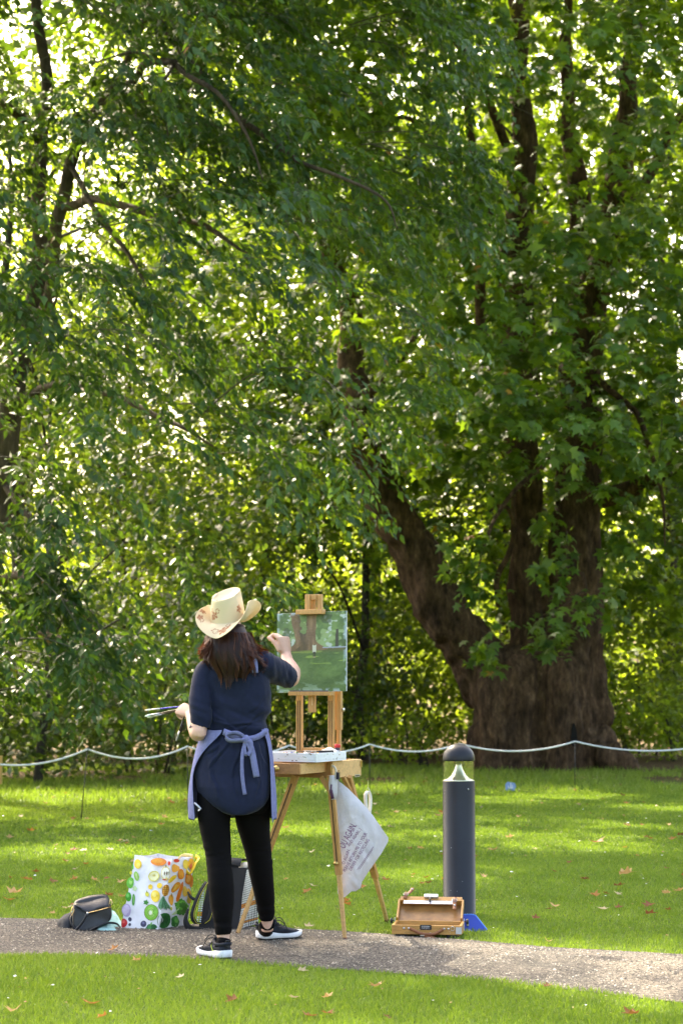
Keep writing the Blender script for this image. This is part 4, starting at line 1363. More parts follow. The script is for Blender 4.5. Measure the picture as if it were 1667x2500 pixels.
# ---- hat
def hat():
    c = at(557, 1513, 9.615)
    up = Vector((-0.07, -0.20, 0.975)).normalized()
    fr = Vector((0.30, 0.95, 0.0))
    fr = (fr - up * fr.dot(up)).normalized()
    rt = fr.cross(up).normalized()
    NA, N1, N2, N3 = 220, 40, 50, 52
    V, C = [], []
    straw, print_c = np.array((0.76, 0.635, 0.425)), np.array((0.45, 0.21, 0.11))
    def flower(px, py, cx, cy, R, rot, outline=False):
        dx, dy = px - cx, py - cy
        r, a = math.hypot(dx, dy), math.atan2(dy, dx) + rot
        pet = R * (0.62 + 0.38 * abs(math.cos(2.5 * a))) * (0.93 + 0.07 * math.sin(17 * a))
        if outline:
            return abs(r - pet) < 0.0022 or (r < pet and abs(math.sin(2.5 * a)) < 0.05)
        gap = abs(math.sin(2.5 * a)) > 0.975 and r > R * 0.16
        return r < pet and not gap
    def color(px, py, region):
        # px: arc along the back (m, right positive), py: height along the surface (m)
        hit = False
        if region == 'side':
            hit = flower(px, py, -0.040, 0.045, 0.026, 0.4) or flower(px, py, -0.018, 0.072, 0.015, 1.0, True) or flower(px, py, -0.062, 0.073, 0.012, 0.2, True) or flower(px, py, -0.052, 0.028, 0.013, 2.0) or flower(px, py, 0.115, 0.06, 0.022, .3)
        elif region == 'brim':
            hit = flower(px, py, 0.028, -0.055, 0.028, 0.9) or flower(px, py, 0.052, -0.043, 0.014, 0.1) or flower(px, py, -0.014, -0.052, 0.018, 0.5, True) or flower(px, py, 0.045, -0.020, 0.014, 2.0, True) or flower(px, py, -0.135, -0.060, 0.022, 0.2) or flower(px, py, -0.110, -0.05, 0.014, 0.9, True) or flower(px, py, -0.19, -0.06, 0.02, 0.9)
        elif region == 'top':
            hit = flower(px, py, -0.020, -0.030, 0.024, 0.7) or flower(px, py, 0.022, -0.012, 0.020, 0.2, True) or flower(px, py, 0.012, -0.045, 0.016, 1.1)
        return print_c if hit else straw
    rings = []
    ca, cb, H = 0.084, 0.102, 0.128
    for i in range(N1):           # top, centre outwards
        s = (i + 0.5) / N1
        for k in range(NA):
            t = 2 * math.pi * k / NA
            x, y = math.cos(t) * ca * 0.79 * s, math.sin(t) * cb * 0.86 * s
            z = H + 0.016 * math.sin(t) * s + 0.008 * math.cos(t) * s - 0.030 * (1 - s ** 3.2) - 0.006 * s ** 10 + 0.004
            V.append(c + rt * x + fr * y + up * z)
            C.append(color(x, y, 'top'))
    for i in range(N2):           # wall
        s = i / (N2 - 1)
        for k in range(NA):
            t = 2 * math.pi * k / NA
            f = 0.80 + 0.20 * s ** 0.65
            fy = 0.87 + 0.13 * s ** 0.7
            pinch = 0.010 * math.exp(-((math.cos(t)) ** 2 - 1) ** 2 / 0.05) * (1 - s) * (1 if math.sin(t) > -0.3 else 0.3)
            x, y = math.cos(t) * (ca * f - pinch), math.sin(t) * cb * fy
            top = H + 0.016 * math.sin(t) + 0.008 * math.cos(t) - 0.005
            V.append(c + rt * x + fr * y + up * (top * (1 - s)))
            arc = math.sin(t + math.pi / 2)
            C.append(color((t - 1.5 * math.pi) * 0.092, H * (1 - s), 'side'))
    for i in range(N3):           # brim
        s = (i + 1) / N3
        for k in range(NA):
            t = 2 * math.pi * k / NA
            co, si = math.cos(t), math.sin(t)
            side = abs(co) ** 1.5
            Wd = 0.086 + 0.010 * abs(si) + 0.012 * co
            e0 = math.radians(-34 + 84 * side)
            e1 = math.radians((-36 if si < 0 else -22) * (1 - side) + 92 * side)
            out = up_ = 0.0
            st = s * Wd
            # closed form of an evenly turning curve
            if abs(e1 - e0) < 1e-3:
                out, up_ = math.cos(e0) * st, math.sin(e0) * st
            else:
                kk = (e1 - e0) / Wd
                out = (math.sin(e0 + kk * st) - math.sin(e0)) / kk
                up_ = -(math.cos(e0 + kk * st) - math.cos(e0)) / kk
            nx, ny = co / ca, si / cb
            nl = math.hypot(nx, ny)
            x, y = co * ca + nx / nl * out, si * cb + ny / nl * out
            V.append(c + rt * x + fr * y + up * (up_ - 0.001))
            C.append(color((t - 1.5 * math.pi) * (0.092 + st), -st, 'brim'))
    NR = N1 + N2 + N3
    F = []
    for i in range(NR - 1):
        for k in range(NA):
            F.append((i * NA + k, i * NA + (k + 1) % NA, (i + 1) * NA + (k + 1) % NA, (i + 1) * NA + k))
    me = np_mesh('hat', np.array([list(p) for p in V]), np.array(F)[:, ::-1], col=np.array(C))
    m = attr_mat('straw', 0.7, bmp=0.25, bscale=220, spec=0.3)
    nt = m.node_tree
    tr = nt.nodes.new('ShaderNodeBsdfTranslucent')
    a = [n for n in nt.nodes if n.type == 'ATTRIBUTE'][0]
    nt.links.new(a.outputs['Color'], tr.inputs[0])
    mx = nt.nodes.new('ShaderNodeMixShader')
    mx.inputs[0].default_value = 0.25
    nt.links.new(nt.nodes['Principled BSDF'].outputs[0], mx.inputs[1])
    nt.links.new(tr.outputs[0], mx.inputs[2])
    nt.links.new(mx.outputs[0], nt.nodes['Material Output'].inputs['Surface'])
    o = link('straw_hat', me, m, person)
    sd = o.modifiers.new('thick', 'SOLIDIFY')
    sd.thickness = 0.0025
hat()

# ---- hair
def hair():
    rows = [(1524, 524, 594, 9.625, 0.076), (1540, 516, 602, 9.622, 0.090), (1556, 512, 608, 9.614, 0.102), (1572, 509, 613, 9.603, 0.106), (1592, 509, 615, 9.587, 0.098), (1615, 515, 616, 9.565, 0.075), (1636, 524, 614, 9.548, 0.050), (1655, 534, 602, 9.535, 0.028)]
    mb = MB()
    mb.loft([ering(*r, k=28, pw=2.0) for r in rows])
    base = mb.build('hair', HAIR, person, True)
    R = np.array(rows, float)
    NCL, PER, SEG = 120, 15, 14
    N = NCL * PER
    V, F, A = [], [], []
    for i in range(N):
        if i % PER == 0:
            tc = rng.uniform(-0.5, math.pi + 0.5)
            vc = rng.uniform(1615, 1672) + 16 * math.exp(-((tc - 1.95) / 0.45) ** 2) - 30 * abs(math.cos(tc)) ** 2
            liftc, phc, flc, tone = rng.uniform(0.003, 0.016), rng.uniform(0, 6.28), rng.normal(0, 0.012), rng.normal(0.42, 0.2)
            outc = 0.0
            if tc > 2.45 and rng.random() < 0.75:
                outc, vc = rng.uniform(0.02, 0.04), rng.uniform(1588, 1628)      # curls at the left
            if tc < 0.85 and rng.random() < 0.55:
                outc, vc = rng.uniform(0.02, 0.065), rng.uniform(1590, 1658)     # strands sweeping over the right shoulder
        dt = rng.normal(0, 0.10)
        t, v0, v1, lift, ph, flick, outw = tc + dt, 1545, vc + rng.normal(0, 5), liftc + rng.normal(0, 0.0015), phc + rng.normal(0, 0.15), flc, outc
        pts = []
        for s in range(SEG + 1):
            q = s / SEG
            v = v0 + (v1 - v0) * q
            l, r, Yc, d = (np.interp(v, R[:, 0], R[:, j]) for j in (1, 2, 3, 4))
            if v > 1655:
                d = max(0.012, d)
            a, b = at(l, v, Yc), at(r, v, Yc)
            cx, hw = (a.x + b.x) / 2, (b.x - a.x) / 2
            tt = t - dt * 0.75 * q ** 1.5 + 0.10 * math.sin(ph + q * 3.0) + flick * q * 6
            g = lift + 0.010 * q + outw * q ** 2.5
            back = 0.004 * q + 0.008 * (q ** 3)
            x = cx + (hw + g) * math.cos(tt) + 0.004 * math.sin(ph * 3 + q * 7)
            y = Yc - (d + lift + back) * math.sin(tt)
            z = a.z + (0.018 * max(0, q - 0.75) / 0.25 * (1 if outw else 0.35))
            pts.append(Vector((x, y, z)))
        w = rng.uniform(0.0012, 0.0034)
        o = len(V)
        for s, p in enumerate(pts):
            dd = (pts[min(s + 1, SEG)] - pts[max(0, s - 1)]).normalized()
            nn = Vector((math.cos(t), -math.sin(t), 0))
            sd = dd.cross(nn)
            if sd.length < 1e-4:
                sd = Vector((1, 0, 0))
            sd.normalize()
            ww = w * (1 - 0.75 * (s / SEG) ** 3)
            V += [p + sd * ww, p - sd * ww]
        F += [(o + 2 * s, o + 2 * s + 1, o + 2 * s + 3, o + 2 * s + 2) for s in range(SEG)]
        A += [min(1, max(0, rng.normal(tone, 0.12) + (0.2 if abs(math.cos(t)) > 0.7 else 0)))] * (2 * (SEG + 1))
    me = np_mesh('strands', np.array([list(p) for p in V]), F, A)
    prop(link('strands', me, HAIR_S, base), kind='stuff')
hair()

# ---- shoes
SHOE = plain('black_mesh_fabric', (0.014, 0.017, 0.026), 0.75, 0.25, 50, bmp=0.4, bscale=400, spec=0.3)
SOLE = plain('white_foam_sole', (0.72, 0.73, 0.74), 0.6, 0.08, 30)
TREAD = plain('black_rubber', (0.02, 0.02, 0.02), 0.8, 0.2)
LACE = plain('black_lace', (0.012, 0.012, 0.014), 0.7, 0.2)
def shoe(heel, ang, length, ankle, ankle_r, tab_side, lime=False):
    heel = Vector((heel.x, heel.y, float(path_z(np.array([heel.x]), np.array([heel.y]))[0]) + 0.001))
    f = Vector((math.cos(ang), math.sin(ang), 0))
    s = Vector((-f.y, f.x, 0))
    root = None
    # upper: sections from heel to toe
    st = [(0.00, 0.022, 0.060, 0.030), (0.05, 0.032, 0.074, 0.026), (0.14, 0.035, 0.076, 0.024), (0.26, 0.036, 0.076, 0.024), (0.38, 0.037, 0.074, 0.024), (0.52, 0.041, 0.066, 0.024), (0.68, 0.045, 0.054, 0.024), (0.82, 0.043, 0.045, 0.026), (0.93, 0.032, 0.038, 0.028), (0.99, 0.014, 0.032, 0.030)]
    mb = MB()
    rings = []
    for q, w, top, bot in st:
        c = heel + f * (q * length)
        ring = []
        for k in range(20):
            t = 2 * math.pi * k / 20
            co, si = math.cos(t), math.sin(t)
            hz = bot + (top - bot) * (0.5 + 0.5 * si)
            wd = w * (abs(co) ** 0.75) * (1.0 - 0.42 * max(0, si) ** 2)
            ring.append(c + s * math.copysign(wd, co) + Vector((0, 0, hz)))
        rings.append(ring)
    mb.loft(rings)
    mb.tube([ankle + Vector((0, 0, 0.0)), Vector((ankle.x, ankle.y, 0)).lerp(heel + f * 0.14 * length, 0.5) + Vector((0, 0, 0.080)), heel + f * 0.16 * length + Vector((0, 0, 0.06))], [0.034, 0.036, 0.034], 18) if False else None
    me = remesh(mb.mesh('u'), 0.0045, 4, 0.5)
    up = link('shoe', me, SHOE, person)
    # padded collar
    cpos = heel + f * 0.17 * length
    col = MB()
    col.tube([cpos + f * (0.052 * math.cos(t)) + s * (0.033 * math.sin(t)) + Vector((0, 0, 0.074 + 0.004 * math.cos(t) + 0.005 * math.cos(2 * t))) for t in np.linspace(0, 6.283, 25)], 0.0075, 8)
    col.build('collar', SHOE, up, True)
    # sole, white with a wavy top line, rubber below
    def outline(q):
        return np.interp(q, [0, 0.03, 0.12, 0.3, 0.45, 0.65, 0.8, 0.92, 0.98, 1.0], [0.016, 0.030, 0.037, 0.036, 0.036, 0.046, 0.046, 0.034, 0.018, 0.006])
    def slab(z0, z1, grow, mat, name):
        qs = np.linspace(0, 1, 26)
        m = MB()
        rr = []
        for q in qs:
            c = heel + f * ((q * 1.05 - 0.025) * length)
            w = outline(q) + grow
            roc = 0.012 * max(0, (q - 0.72) / 0.28) ** 2 + 0.006 * max(0, (0.10 - q) / 0.10)
            a = z0(q) + roc
            b = z1(q) + roc * 0.7
            rr.append([c + s * w + Vector((0, 0, a + 0.003)), c + s * (w - 0.003) + Vector((0, 0, a)), c - s * (w - 0.003) + Vector((0, 0, a)), c - s * w + Vector((0, 0, a + 0.003)), c - s * (w + 0.002) + Vector((0, 0, b - 0.004)), c - s * (w - 0.004) + Vector((0, 0, b)), c + s * (w - 0.004) + Vector((0, 0, b)), c + s * (w + 0.002) + Vector((0, 0, b - 0.004))])
        m.loft(rr)
        m.build(name, mat, up, True)
    slab(lambda q: 0.006, lambda q: 0.040 - 0.012 * min(1, q * 1.6) + 0.003 * math.sin(q * 9), 0.002, SOLE, 'sole')
    slab(lambda q: 0.0, lambda q: 0.0072, -0.002, TREAD, 'tread')
    # tongue, laces, heel tab and small printed marks
    t = MB()
    tb = heel + f * 0.33 * length
    ribbon(t, smooth_path([tb + f * 0.12 * length + Vector((0, 0, 0.068)), tb + f * 0.04 * length + Vector((0, 0, 0.086)), tb - f * 0.01 * length + Vector((0, 0, 0.096))], 4), 0.040, tuple(s), 0.007)
    t.build('tongue', SHOE, up, True)
    la = MB()
    for j in range(5):
        q = 0.36 + 0.055 * j
        z = 0.090 - 0.0075 * j
        c = heel + f * q * length
        la.tube([c - s * 0.026 + Vector((0, 0, z - 0.016)), c + f * 0.004 + Vector((0, 0, z + 0.002)), c + s * 0.026 + Vector((0, 0, z - 0.016))], 0.0028, 6)
    c = heel + f * 0.37 * length + Vector((0, 0, 0.094))
    for sg in (-1, 1):
        la.tube(smooth_path([c, c + s * sg * 0.025 + f * 0.02 + Vector((0, 0, 0.012)), c + s * sg * 0.050 + f * 0.035 + Vector((0, 0, -0.020)), c + s * sg * 0.040 + f * 0.005 + Vector((0, 0, -0.036)), c + s * sg * 0.02 + Vector((0, 0, -0.008))], 5), 0.0022, 6)
        la.tube(smooth_path([c, c + s * sg * 0.034 + f * 0.03 + Vector((0, 0, -0.01)), c + s * sg * 0.050 + f * 0.055 + Vector((0, 0, -0.052))], 5), 0.0022, 6)
    la.build('laces', LACE, up, True)
    tabm = MB()
    ribbon(tabm, smooth_path([heel - f * 0.010 + Vector((0, 0, 0.055)), heel - f * 0.007 + Vector((0, 0, 0.080)), heel - f * 0.013 + Vector((0, 0, 0.090))], 4), 0.020, tuple(s), 0.005)
    tabm.build('heel_tab', LACE, up, True)
    mk = MB()
    for row in range(2):
        for j in range(5):
            p = heel + f * (0.020 + 0.0055 * j) + s * tab_side * (0.0335) + Vector((0, 0, 0.052 - 0.007 * row + 0.001 * j))
            mk.box(p, (0.004, 0.0015, 0.004), Matrix((f, s, Vector((0, 0, 1)))).transposed())
    mk.build('printed_mark', plain('dull_red_print', (0.25, 0.12, 0.11), 0.7, 0.1), up)
    if lime:
        lm = MB()
        p0 = heel + f * 0.42 * length
        lm.tube(smooth_path([p0 + s * 0.020 + Vector((0, 0, 0.074)), p0 - f * 0.02 + s * 0.036 + Vector((0, 0, 0.055)), p0 - f * 0.045 + s * 0.040 + Vector((0, 0, 0.036))], 4), 0.0016, 6)
        lm.build('lime_trim', plain('lime_trim', (0.42, 0.55, 0.03), 0.6, 0.1), up)
    # sock
    sk = MB()
    low = heel + f * 0.17 * length + Vector((0, 0, 0.045))
    sk.tube([low, low.lerp(ankle, 0.7), ankle.lerp(low, -0.10)], [ankle_r * 1.28, ankle_r * 1.22, ankle_r * 1.16], 20)
    sk.build('sock', BLACK_CLOTH, person, True)

la_ = at(546.5, 2295, 9.468)
ra_ = at(652.5, 2255, 9.863)
shoe(gp(553, 2348), math.radians(122), 0.245, la_, 0.029, -1, True)
shoe(gp(631, 2307), math.radians(30), 0.235, ra_, 0.031, -1)

# ---- brushes in the hands: things of their own
METAL = plain('steel', (0.55, 0.55, 0.54), 0.3, 0.1, 30, metal=1.0)
def brush(label, p0, p1, handle, r=0.0035, bristle=(0.5, 0.5, 0.45), wide=1.0):
    p0, p1 = Vector(p0), Vector(p1)
    L = (p1 - p0)
    root = empty('paintbrush', p0, label, 'paintbrush', 'paintbrushes in the hands')
    m = MB()
    m.tube([p0, p0 + L * 0.15, p0 + L * 0.5, p0 + L * 0.68], [r * 0.5, r * 0.8, r * 1.15, r * 0.85], 8)
    m.build('handle', plain('brush_handle', handle, 0.35, 0.1, 20), root, True)
    m = MB()
    m.tube([p0 + L * 0.67, p0 + L * 0.86], [r * 0.95, r * 1.1 * wide], 8)
    m.build('ferrule', METAL, root, True)
    m = MB()
    m.tube([p0 + L * 0.85, p0 + L * 0.92, p0 + L], [r * wide, r * 1.2 * wide, r * 0.4], 8)
    m.build('bristles', plain('bristle', bristle, 0.8, 0.3, 60), root, True)
hb = L_WR + Vector((-0.045, 0.045, 0.025))
brush('blue handled paintbrush held out level in the hand', at(470, 1722, 9.70), at(354, 1734, 9.78), (0.02, 0.02, 0.42), 0.0038, (0.7, 0.7, 0.62))
brush('brown handled paintbrush with pale bristles just below the blue one', at(466, 1726, 9.69), at(354, 1749, 9.74), (0.10, 0.06, 0.02), 0.0042, (0.62, 0.72, 0.60), 1.5)
brush('second pale tipped brush fanned beside the brown one', at(468, 1728, 9.71), at(360, 1752, 9.77), (0.06, 0.045, 0.03), 0.0036, (0.6, 0.62, 0.5), 1.3)
brush('black handled paintbrush pointing down from the lower hand', at(455, 1736, 9.74), at(430, 1809, 9.72), (0.008, 0.008, 0.008), 0.0042, (0.35, 0.33, 0.25))
brush('short dark paintbrush in the raised hand at the canvas', at(694, 1578, 10.03), at(666, 1571, 10.13), (0.012, 0.012, 0.012), 0.0045, (0.03, 0.04, 0.02))
# ------------------------------------------------------------------ easel
WOOD = wood('beech_wood', (0.50, 0.27, 0.095), 0.42)
WOOD2 = wood('beech_wood_pale', (0.62, 0.38, 0.16), 0.42, (1.5, 14, 14))
WOOD3 = wood('beech_wood_dark', (0.34, 0.165, 0.055), 0.45, (1.5, 14, 14))
BRASS = plain('brass', (0.55, 0.38, 0.14), 0.3, 0.15, 40, metal=1.0)
DARK = plain('dark_slot', (0.05, 0.028, 0.012), 0.8, 0.2)
NV = Vector((-0.44, -0.898, 0)).normalized()          # the way the easel faces
RV = Vector((0.898, -0.44, 0)).normalized()
ZV = Vector((0, 0, 1))
RE = Matrix((RV, -NV, ZV)).transposed()
easel = empty('easel', gp(770, 2275), 'wooden box easel with open drawer on three extending legs', 'easel')

def leg(pts_top, pts_bot, split, w1, w2, tip):
    a, b = Vector(pts_top), Vector(pts_bot)
    m = a.lerp(b, split)
    up = NV
    o = MB().bar(a, m, w1, w1 * 0.62, up).build('leg', WOOD, easel, bevel=0.002)
    MB().bar(a.lerp(m, 0.08) + NV * w1 * 0.32, a.lerp(m, 0.9) + NV * w1 * 0.32, w1 * 0.16, 0.003, up).build('slot', DARK, o)
    MB().bar(a.lerp(b, split - 0.05), b, w2, w2 * 0.8, up, w2=w2 * 0.75, h2=w2 * 0.6).build('extension', WOOD2, o, bevel=0.0015)
    s = a.lerp(b, split - 0.07)
    MB().lathe(s + NV * w1 * 0.3, [(0.009, 0), (0.009, 0.004), (0.005, 0.006), (0.005, 0.014), (0.011, 0.015), (0.011, 0.02)], 12, 0, NV).build('leg_screw', BRASS, o, True)
    MB().bar(b.lerp(a, 0.02), b, w2 * 0.78, w2 * 0.62, up).build('foot_tip', plain('red_foot', tip, 0.7, 0.2), o)
gl = lambda u, v: gp(u, v, 0.01)
leg(at(722, 1893, 9.97), gl(579, 2283), 0.62, 0.036, 0.024, (0.12, 0.05, 0.02))
leg(at(806, 1893, 9.98), gl(842, 2296), 0.60, 0.034, 0.023, (0.30, 0.08, 0.04))
leg(at(850, 1895, 10.16), gl(945, 2251), 0.68, 0.036, 0.024, (0.12, 0.05, 0.02))
# struts under the box
MB().bar(at(838, 1897, 10.12), at(862, 1945, 10.24), 0.022, 0.016, NV).build('strut', WOOD, easel, bevel=0.0015)
MB().bar(at(784, 1897, 10.02), at(808, 1935, 9.99), 0.022, 0.014, NV).build('strut', WOOD, easel, bevel=0.0015)

# box: near right corner on the right front edge
CB = at(812, 1883, 10.0)
ztop, zbot = at(812, 1859, 10.0).z, at(812, 1900, 10.0).z
bw, bd, bh = 0.40, 0.33, ztop - zbot
cbox = CB - RV * (bw / 2) - NV * (bd / 2)
cbox.z = (ztop + zbot) / 2
th = 0.011
bx = empty('box_tmp', cbox) if False else None
mb = MB()
mb.box(cbox + RV * (bw / 2 - th / 2), (th, bd, bh), RE)
box = mb.build('box', WOOD2, easel, bevel=0.0015)
MB().box(cbox - RV * (bw / 2 - th / 2), (th, bd, bh), RE).build('side_panel', WOOD2, box, bevel=0.0015)
MB().box(cbox - NV * (bd / 2 - th / 2), (bw - 2 * th - 0.001, th, bh), RE).build('back_panel', WOOD2, box, bevel=0.0015)
MB().box(cbox + Vector((0, 0, -bh / 2 + 0.004)), (bw - 2 * th - 0.001, bd - th - 0.001, 0.008), RE).build('bottom_panel', WOOD3, box)
MB().box(cbox + NV * (bd / 2 - th / 2) + Vector((0, 0, -bh * 0.30)), (bw - 2 * th - 0.001, th, bh * 0.38), RE).build('front_rail', WOOD3, box, bevel=0.0015)  # darker wood tone stands in for the shade under the drawer
# drawer pulled out towards the painter
dz0, dz1 = at(726, 1881, 9.72).z, at(726, 1855, 9.72).z
dh = 0.052
dl, dw = 0.30, 0.345
dc = cbox + NV * (bd / 2 + dl / 2 - 0.02) - RV * 0.012
dc.z = ztop - 0.002 - dh / 2
dr = MB().box(dc + NV * (dl / 2 - 0.006), (dw, 0.012, dh), RE).build('drawer', wood('drawer_front', (0.40, 0.20, 0.07), 0.4, (1.5, 14, 14)), easel, bevel=0.0015)
for s in (-1, 1):
    MB().box(dc + RV * s * (dw / 2 - 0.005) - NV * 0.0065, (0.010, dl - 0.013, dh - 0.002), RE).build('drawer_side', WOOD2, dr, bevel=0.001)
MB().box(dc - NV * (dl / 2 - 0.005) * 1.0, (dw - 0.022, 0.010, dh - 0.004), RE).build('drawer_back', WOOD2, dr)
MB().box(dc + Vector((0, 0, -dh / 2 + 0.004)) - NV * 0.003, (dw - 0.022, dl - 0.036, 0.004), RE).build('drawer_bottom', WOOD3, dr)
kb = dc + NV * (dl / 2)
kb = kb + RV * (at(688, 1868, kb.y).x - kb.x) / RV.x * 0.6
MB().lathe(kb, [(0.016, 0.0), (0.016, 0.002), (0.007, 0.004), (0.006, 0.012), (0.011, 0.014), (0.012, 0.020), (0.007, 0.023)], 16, 0, NV).build('drawer_knob', BRASS, dr, True)
# latch plates on the corner, handle loop and plate on the side
MB().box(CB + NV * 0.003 - RV * 0.02 + Vector((0, 0, 0.02)), (0.022, 0.006, 0.05), RE).build('hinge_plate', WOOD3, box)
MB().tube(smooth_path([CB + NV * 0.004 + Vector((0, 0, 0.035)), CB + NV * 0.016 + Vector((0, 0, 0.03)), CB + NV * 0.018 + Vector((0, 0, 0.0)), CB + NV * 0.006 + Vector((0, 0, -0.01))], 4), 0.002, 6).build('hook', BRASS, box, True)
rear = CB - NV * bd
MB().box(rear + NV * 0.006 + RV * 0.003 + Vector((0, 0, 0.025)), (0.004, 0.014, 0.035), RE).build('latch', BRASS, box, bevel=0.001)
lp = rear + NV * 0.05 + RV * 0.002 + Vector((0, 0, -0.033))
plm = MB().box(lp, (0.003, 0.055, 0.013), RE).build('maker_plate', plain('silver_plate', (0.6, 0.6, 0.58), 0.35, 0.1, 20, metal=0.8), box)
pk = MB()
for j in range(4):
    pk.box(lp + RV * 0.0022 + NV * (0.018 - 0.012 * j), (0.001, 0.007, 0.007), RE)
prop(pk.build('plate_mark', DARK, plm), kind='stuff')
# white palette box lying over the drawer
ptc = at(773, 1843, 9.80)
pc = ptc - RV * 0.16 - NV * 0.165
pc.z = ztop + 0.003 + 0.022
PW, PD, PH = 0.32, 0.33, 0.044
WHITE = plain('white_tray', (0.74, 0.77, 0.80), 0.4, 0.08, 12)
tray = empty('palette_tray', (pc.x, pc.y, ztop), 'shallow white paint tray spattered with paint, lying across the easel drawer', 'tray')
MB().box(pc + Vector((0, 0, -PH / 2 + 0.004)), (PW, PD, 0.008), RE).build('base', WHITE, tray, bevel=0.001)
for s in (-1, 1):
    MB().box(pc + RV * s * (PW / 2 - 0.004) + Vector((0, 0, 0.0042)), (0.008, PD, PH - 0.0085), RE).build('rim', WHITE, tray, bevel=0.0015)
    MB().box(pc + NV * s * (PD / 2 - 0.004) + Vector((0, 0, 0.0042)), (PW - 0.017, 0.008, PH - 0.0085), RE).build('rim', WHITE, tray, bevel=0.0015)
sp = MB()
spc = [(0.22, 0.09, 0.03), (0.03, 0.03, 0.03), (0.35, 0.25, 0.06), (0.1, 0.14, 0.04)]
for k in range(26):
    a = rng.uniform(-0.14, 0.14)
    h = rng.uniform(-0.016, 0.020)
    w, hh = rng.uniform(0.002, 0.007), rng.uniform(0.002, 0.006)
    front = k % 3 != 0
    base = pc + (NV * (PD / 2 + 0.0005) + RV * a if front else RV * (PW / 2 + 0.0005) + NV * a) + Vector((0, 0, h))
    sp.box(base, (w, 0.0016, hh) if front else (0.0016, w, hh), RE, k % 4)
prop(sp.build('paint_spatter', [plain('spatter', c, 0.5, 0.2) for c in spc], tray), kind='stuff')
# inside: palette surface with paint heaps
pal = MB().box(pc + Vector((0, 0, 0.006)), (PW - 0.02, PD - 0.02, 0.004), RE).build('palette_board', plain('stained_palette', (0.30, 0.22, 0.14), 0.35, 0.35, 18), tray)
heap = MB()
pcol = [(0.75, 0.74, 0.70), (0.55, 0.35, 0.04), (0.30, 0.03, 0.02), (0.03, 0.06, 0.25), (0.05, 0.12, 0.03), (0.16, 0.07, 0.03)]
for k in range(12):
    q = pc - NV * rng.uniform(-0.02, 0.13) + RV * (-0.13 + 0.024 * k) + Vector((0, 0, 0.008))
    r = rng.uniform(0.008, 0.016)
    heap.lathe(q, [(r, 0), (r * 0.85, r * 0.4), (r * 0.4, r * 0.8), (0.001, r)], 10, k % 6)
prop(heap.build('paint_heaps', [plain('oil_paint', c, 0.25, 0.1) for c in pcol], tray, True), kind='stuff')
tz = pc.z + PH / 2
rag = MB()
rp = pc - NV * 0.10 + RV * 0.10
rv, rf = [], []
for i in range(9):
    for j in range(9):
        a, b = (i - 4) / 4, (j - 4) / 4
        zz = max(0, 1 - (a * a + b * b) ** 0.5) * 0.022 + 0.007 * nz(Vector((a * 2, b * 2, 0)), 1.3, 4)
        rv.append(rp + RV * a * 0.05 + NV * b * 0.035 + Vector((0, 0, 0.010 + zz + 0.012)))
rf = [(i * 9 + j, (i + 1) * 9 + j, (i + 1) * 9 + j + 1, i * 9 + j + 1) for i in range(8) for j in range(8)]
rag.add(rv, rf)
ro = rag.build('paint_rag', plain('white_rag', (0.78, 0.77, 0.74), 0.9, 0.1, 40), None, True)
ro.modifiers.new('t', 'SOLIDIFY').thickness = 0.002
prop(ro, 'crumpled white rag lying on the paint tray', 'rag')
kn = empty('palette_knife', at(775, 1833, 9.9), 'long dark palette knife lying across the tray rim', 'palette knife')
k0 = pc + NV * 0.10 + RV * 0.02
k0.z = tz + 0.004
k1 = pc - NV * 0.02 + RV * 0.16
k1.z = tz + 0.004
MB().bar(k0, k0.lerp(k1, 0.55), 0.014, 0.002, ZV).build('blade', plain('dark_steel', (0.05, 0.05, 0.05), 0.35, 0.1, metal=0.9), kn)
MB().tube([k0.lerp(k1, 0.53), k0.lerp(k1, 0.7), k1], [0.004, 0.007, 0.006], 8).build('handle', plain('black_handle', (0.01, 0.01, 0.01), 0.4, 0.1), kn, True)
tb = pc - NV * 0.115 + RV * 0.135
tu = empty('paint_pot', (tb.x, tb.y, pc.z + 0.008), 'small dark pot with a bright red lid behind the tray', 'pot')
MB().lathe(Vector((tb.x, tb.y, pc.z + 0.008)), [(0.013, 0), (0.014, 0.004), (0.014, 0.030), (0.012, 0.033)], 18).build('jar', plain('dark_jar', (0.06, 0.03, 0.04), 0.3, 0.2), tu, True)
MB().lathe(Vector((tb.x, tb.y, pc.z + 0.042)), [(0.0155, 0), (0.0155, 0.014), (0.013, 0.017)], 18).build('lid', plain('red_lid', (0.62, 0.03, 0.035), 0.35, 0.05), tu, True)

# uprights carrying the canvas
BC = at(762, 1592, 10.10)                # middle of the picture
tilt = Matrix.Rotation(math.radians(-3.0), 3, RV)
roll = Matrix.Rotation(math.radians(1.4), 3, NV)
RB = tilt @ RE
UPB = (tilt @ ZV).normalized()
def upright(u, v0, v1, dep, w, h, name='upright', mat=None):
    Y0 = BC.y - (at(u, v0, BC.y).x - BC.x) * 0.49 + dep
    a, b = at(u, v0, Y0), at(u, v1, Y0 + 0.01)
    return MB().bar(a, b, w, h, NV).build(name, mat or WOOD, easel, bevel=0.0015), a, b
for u, v0 in ((731.5, 1862), (809, 1862)):
    o, a, b = upright(u, v0, 1560, 0.05, 0.033, 0.018)
    for dx in (-0.006, 0.006):
        MB().bar(a.lerp(b, 0.1) + NV * 0.010 + RV * dx, a.lerp(b, 0.50) + NV * 0.010 + RV * dx, 0.003, 0.002, NV).build('groove', DARK, o)
o, a, b = upright(827, 1862, 1640, 0.085, 0.022, 0.018)
MB().bar(a.lerp(b, 0.36), b, 0.034, 0.022, NV).build('upright_sleeve', WOOD, o, bevel=0.0015)
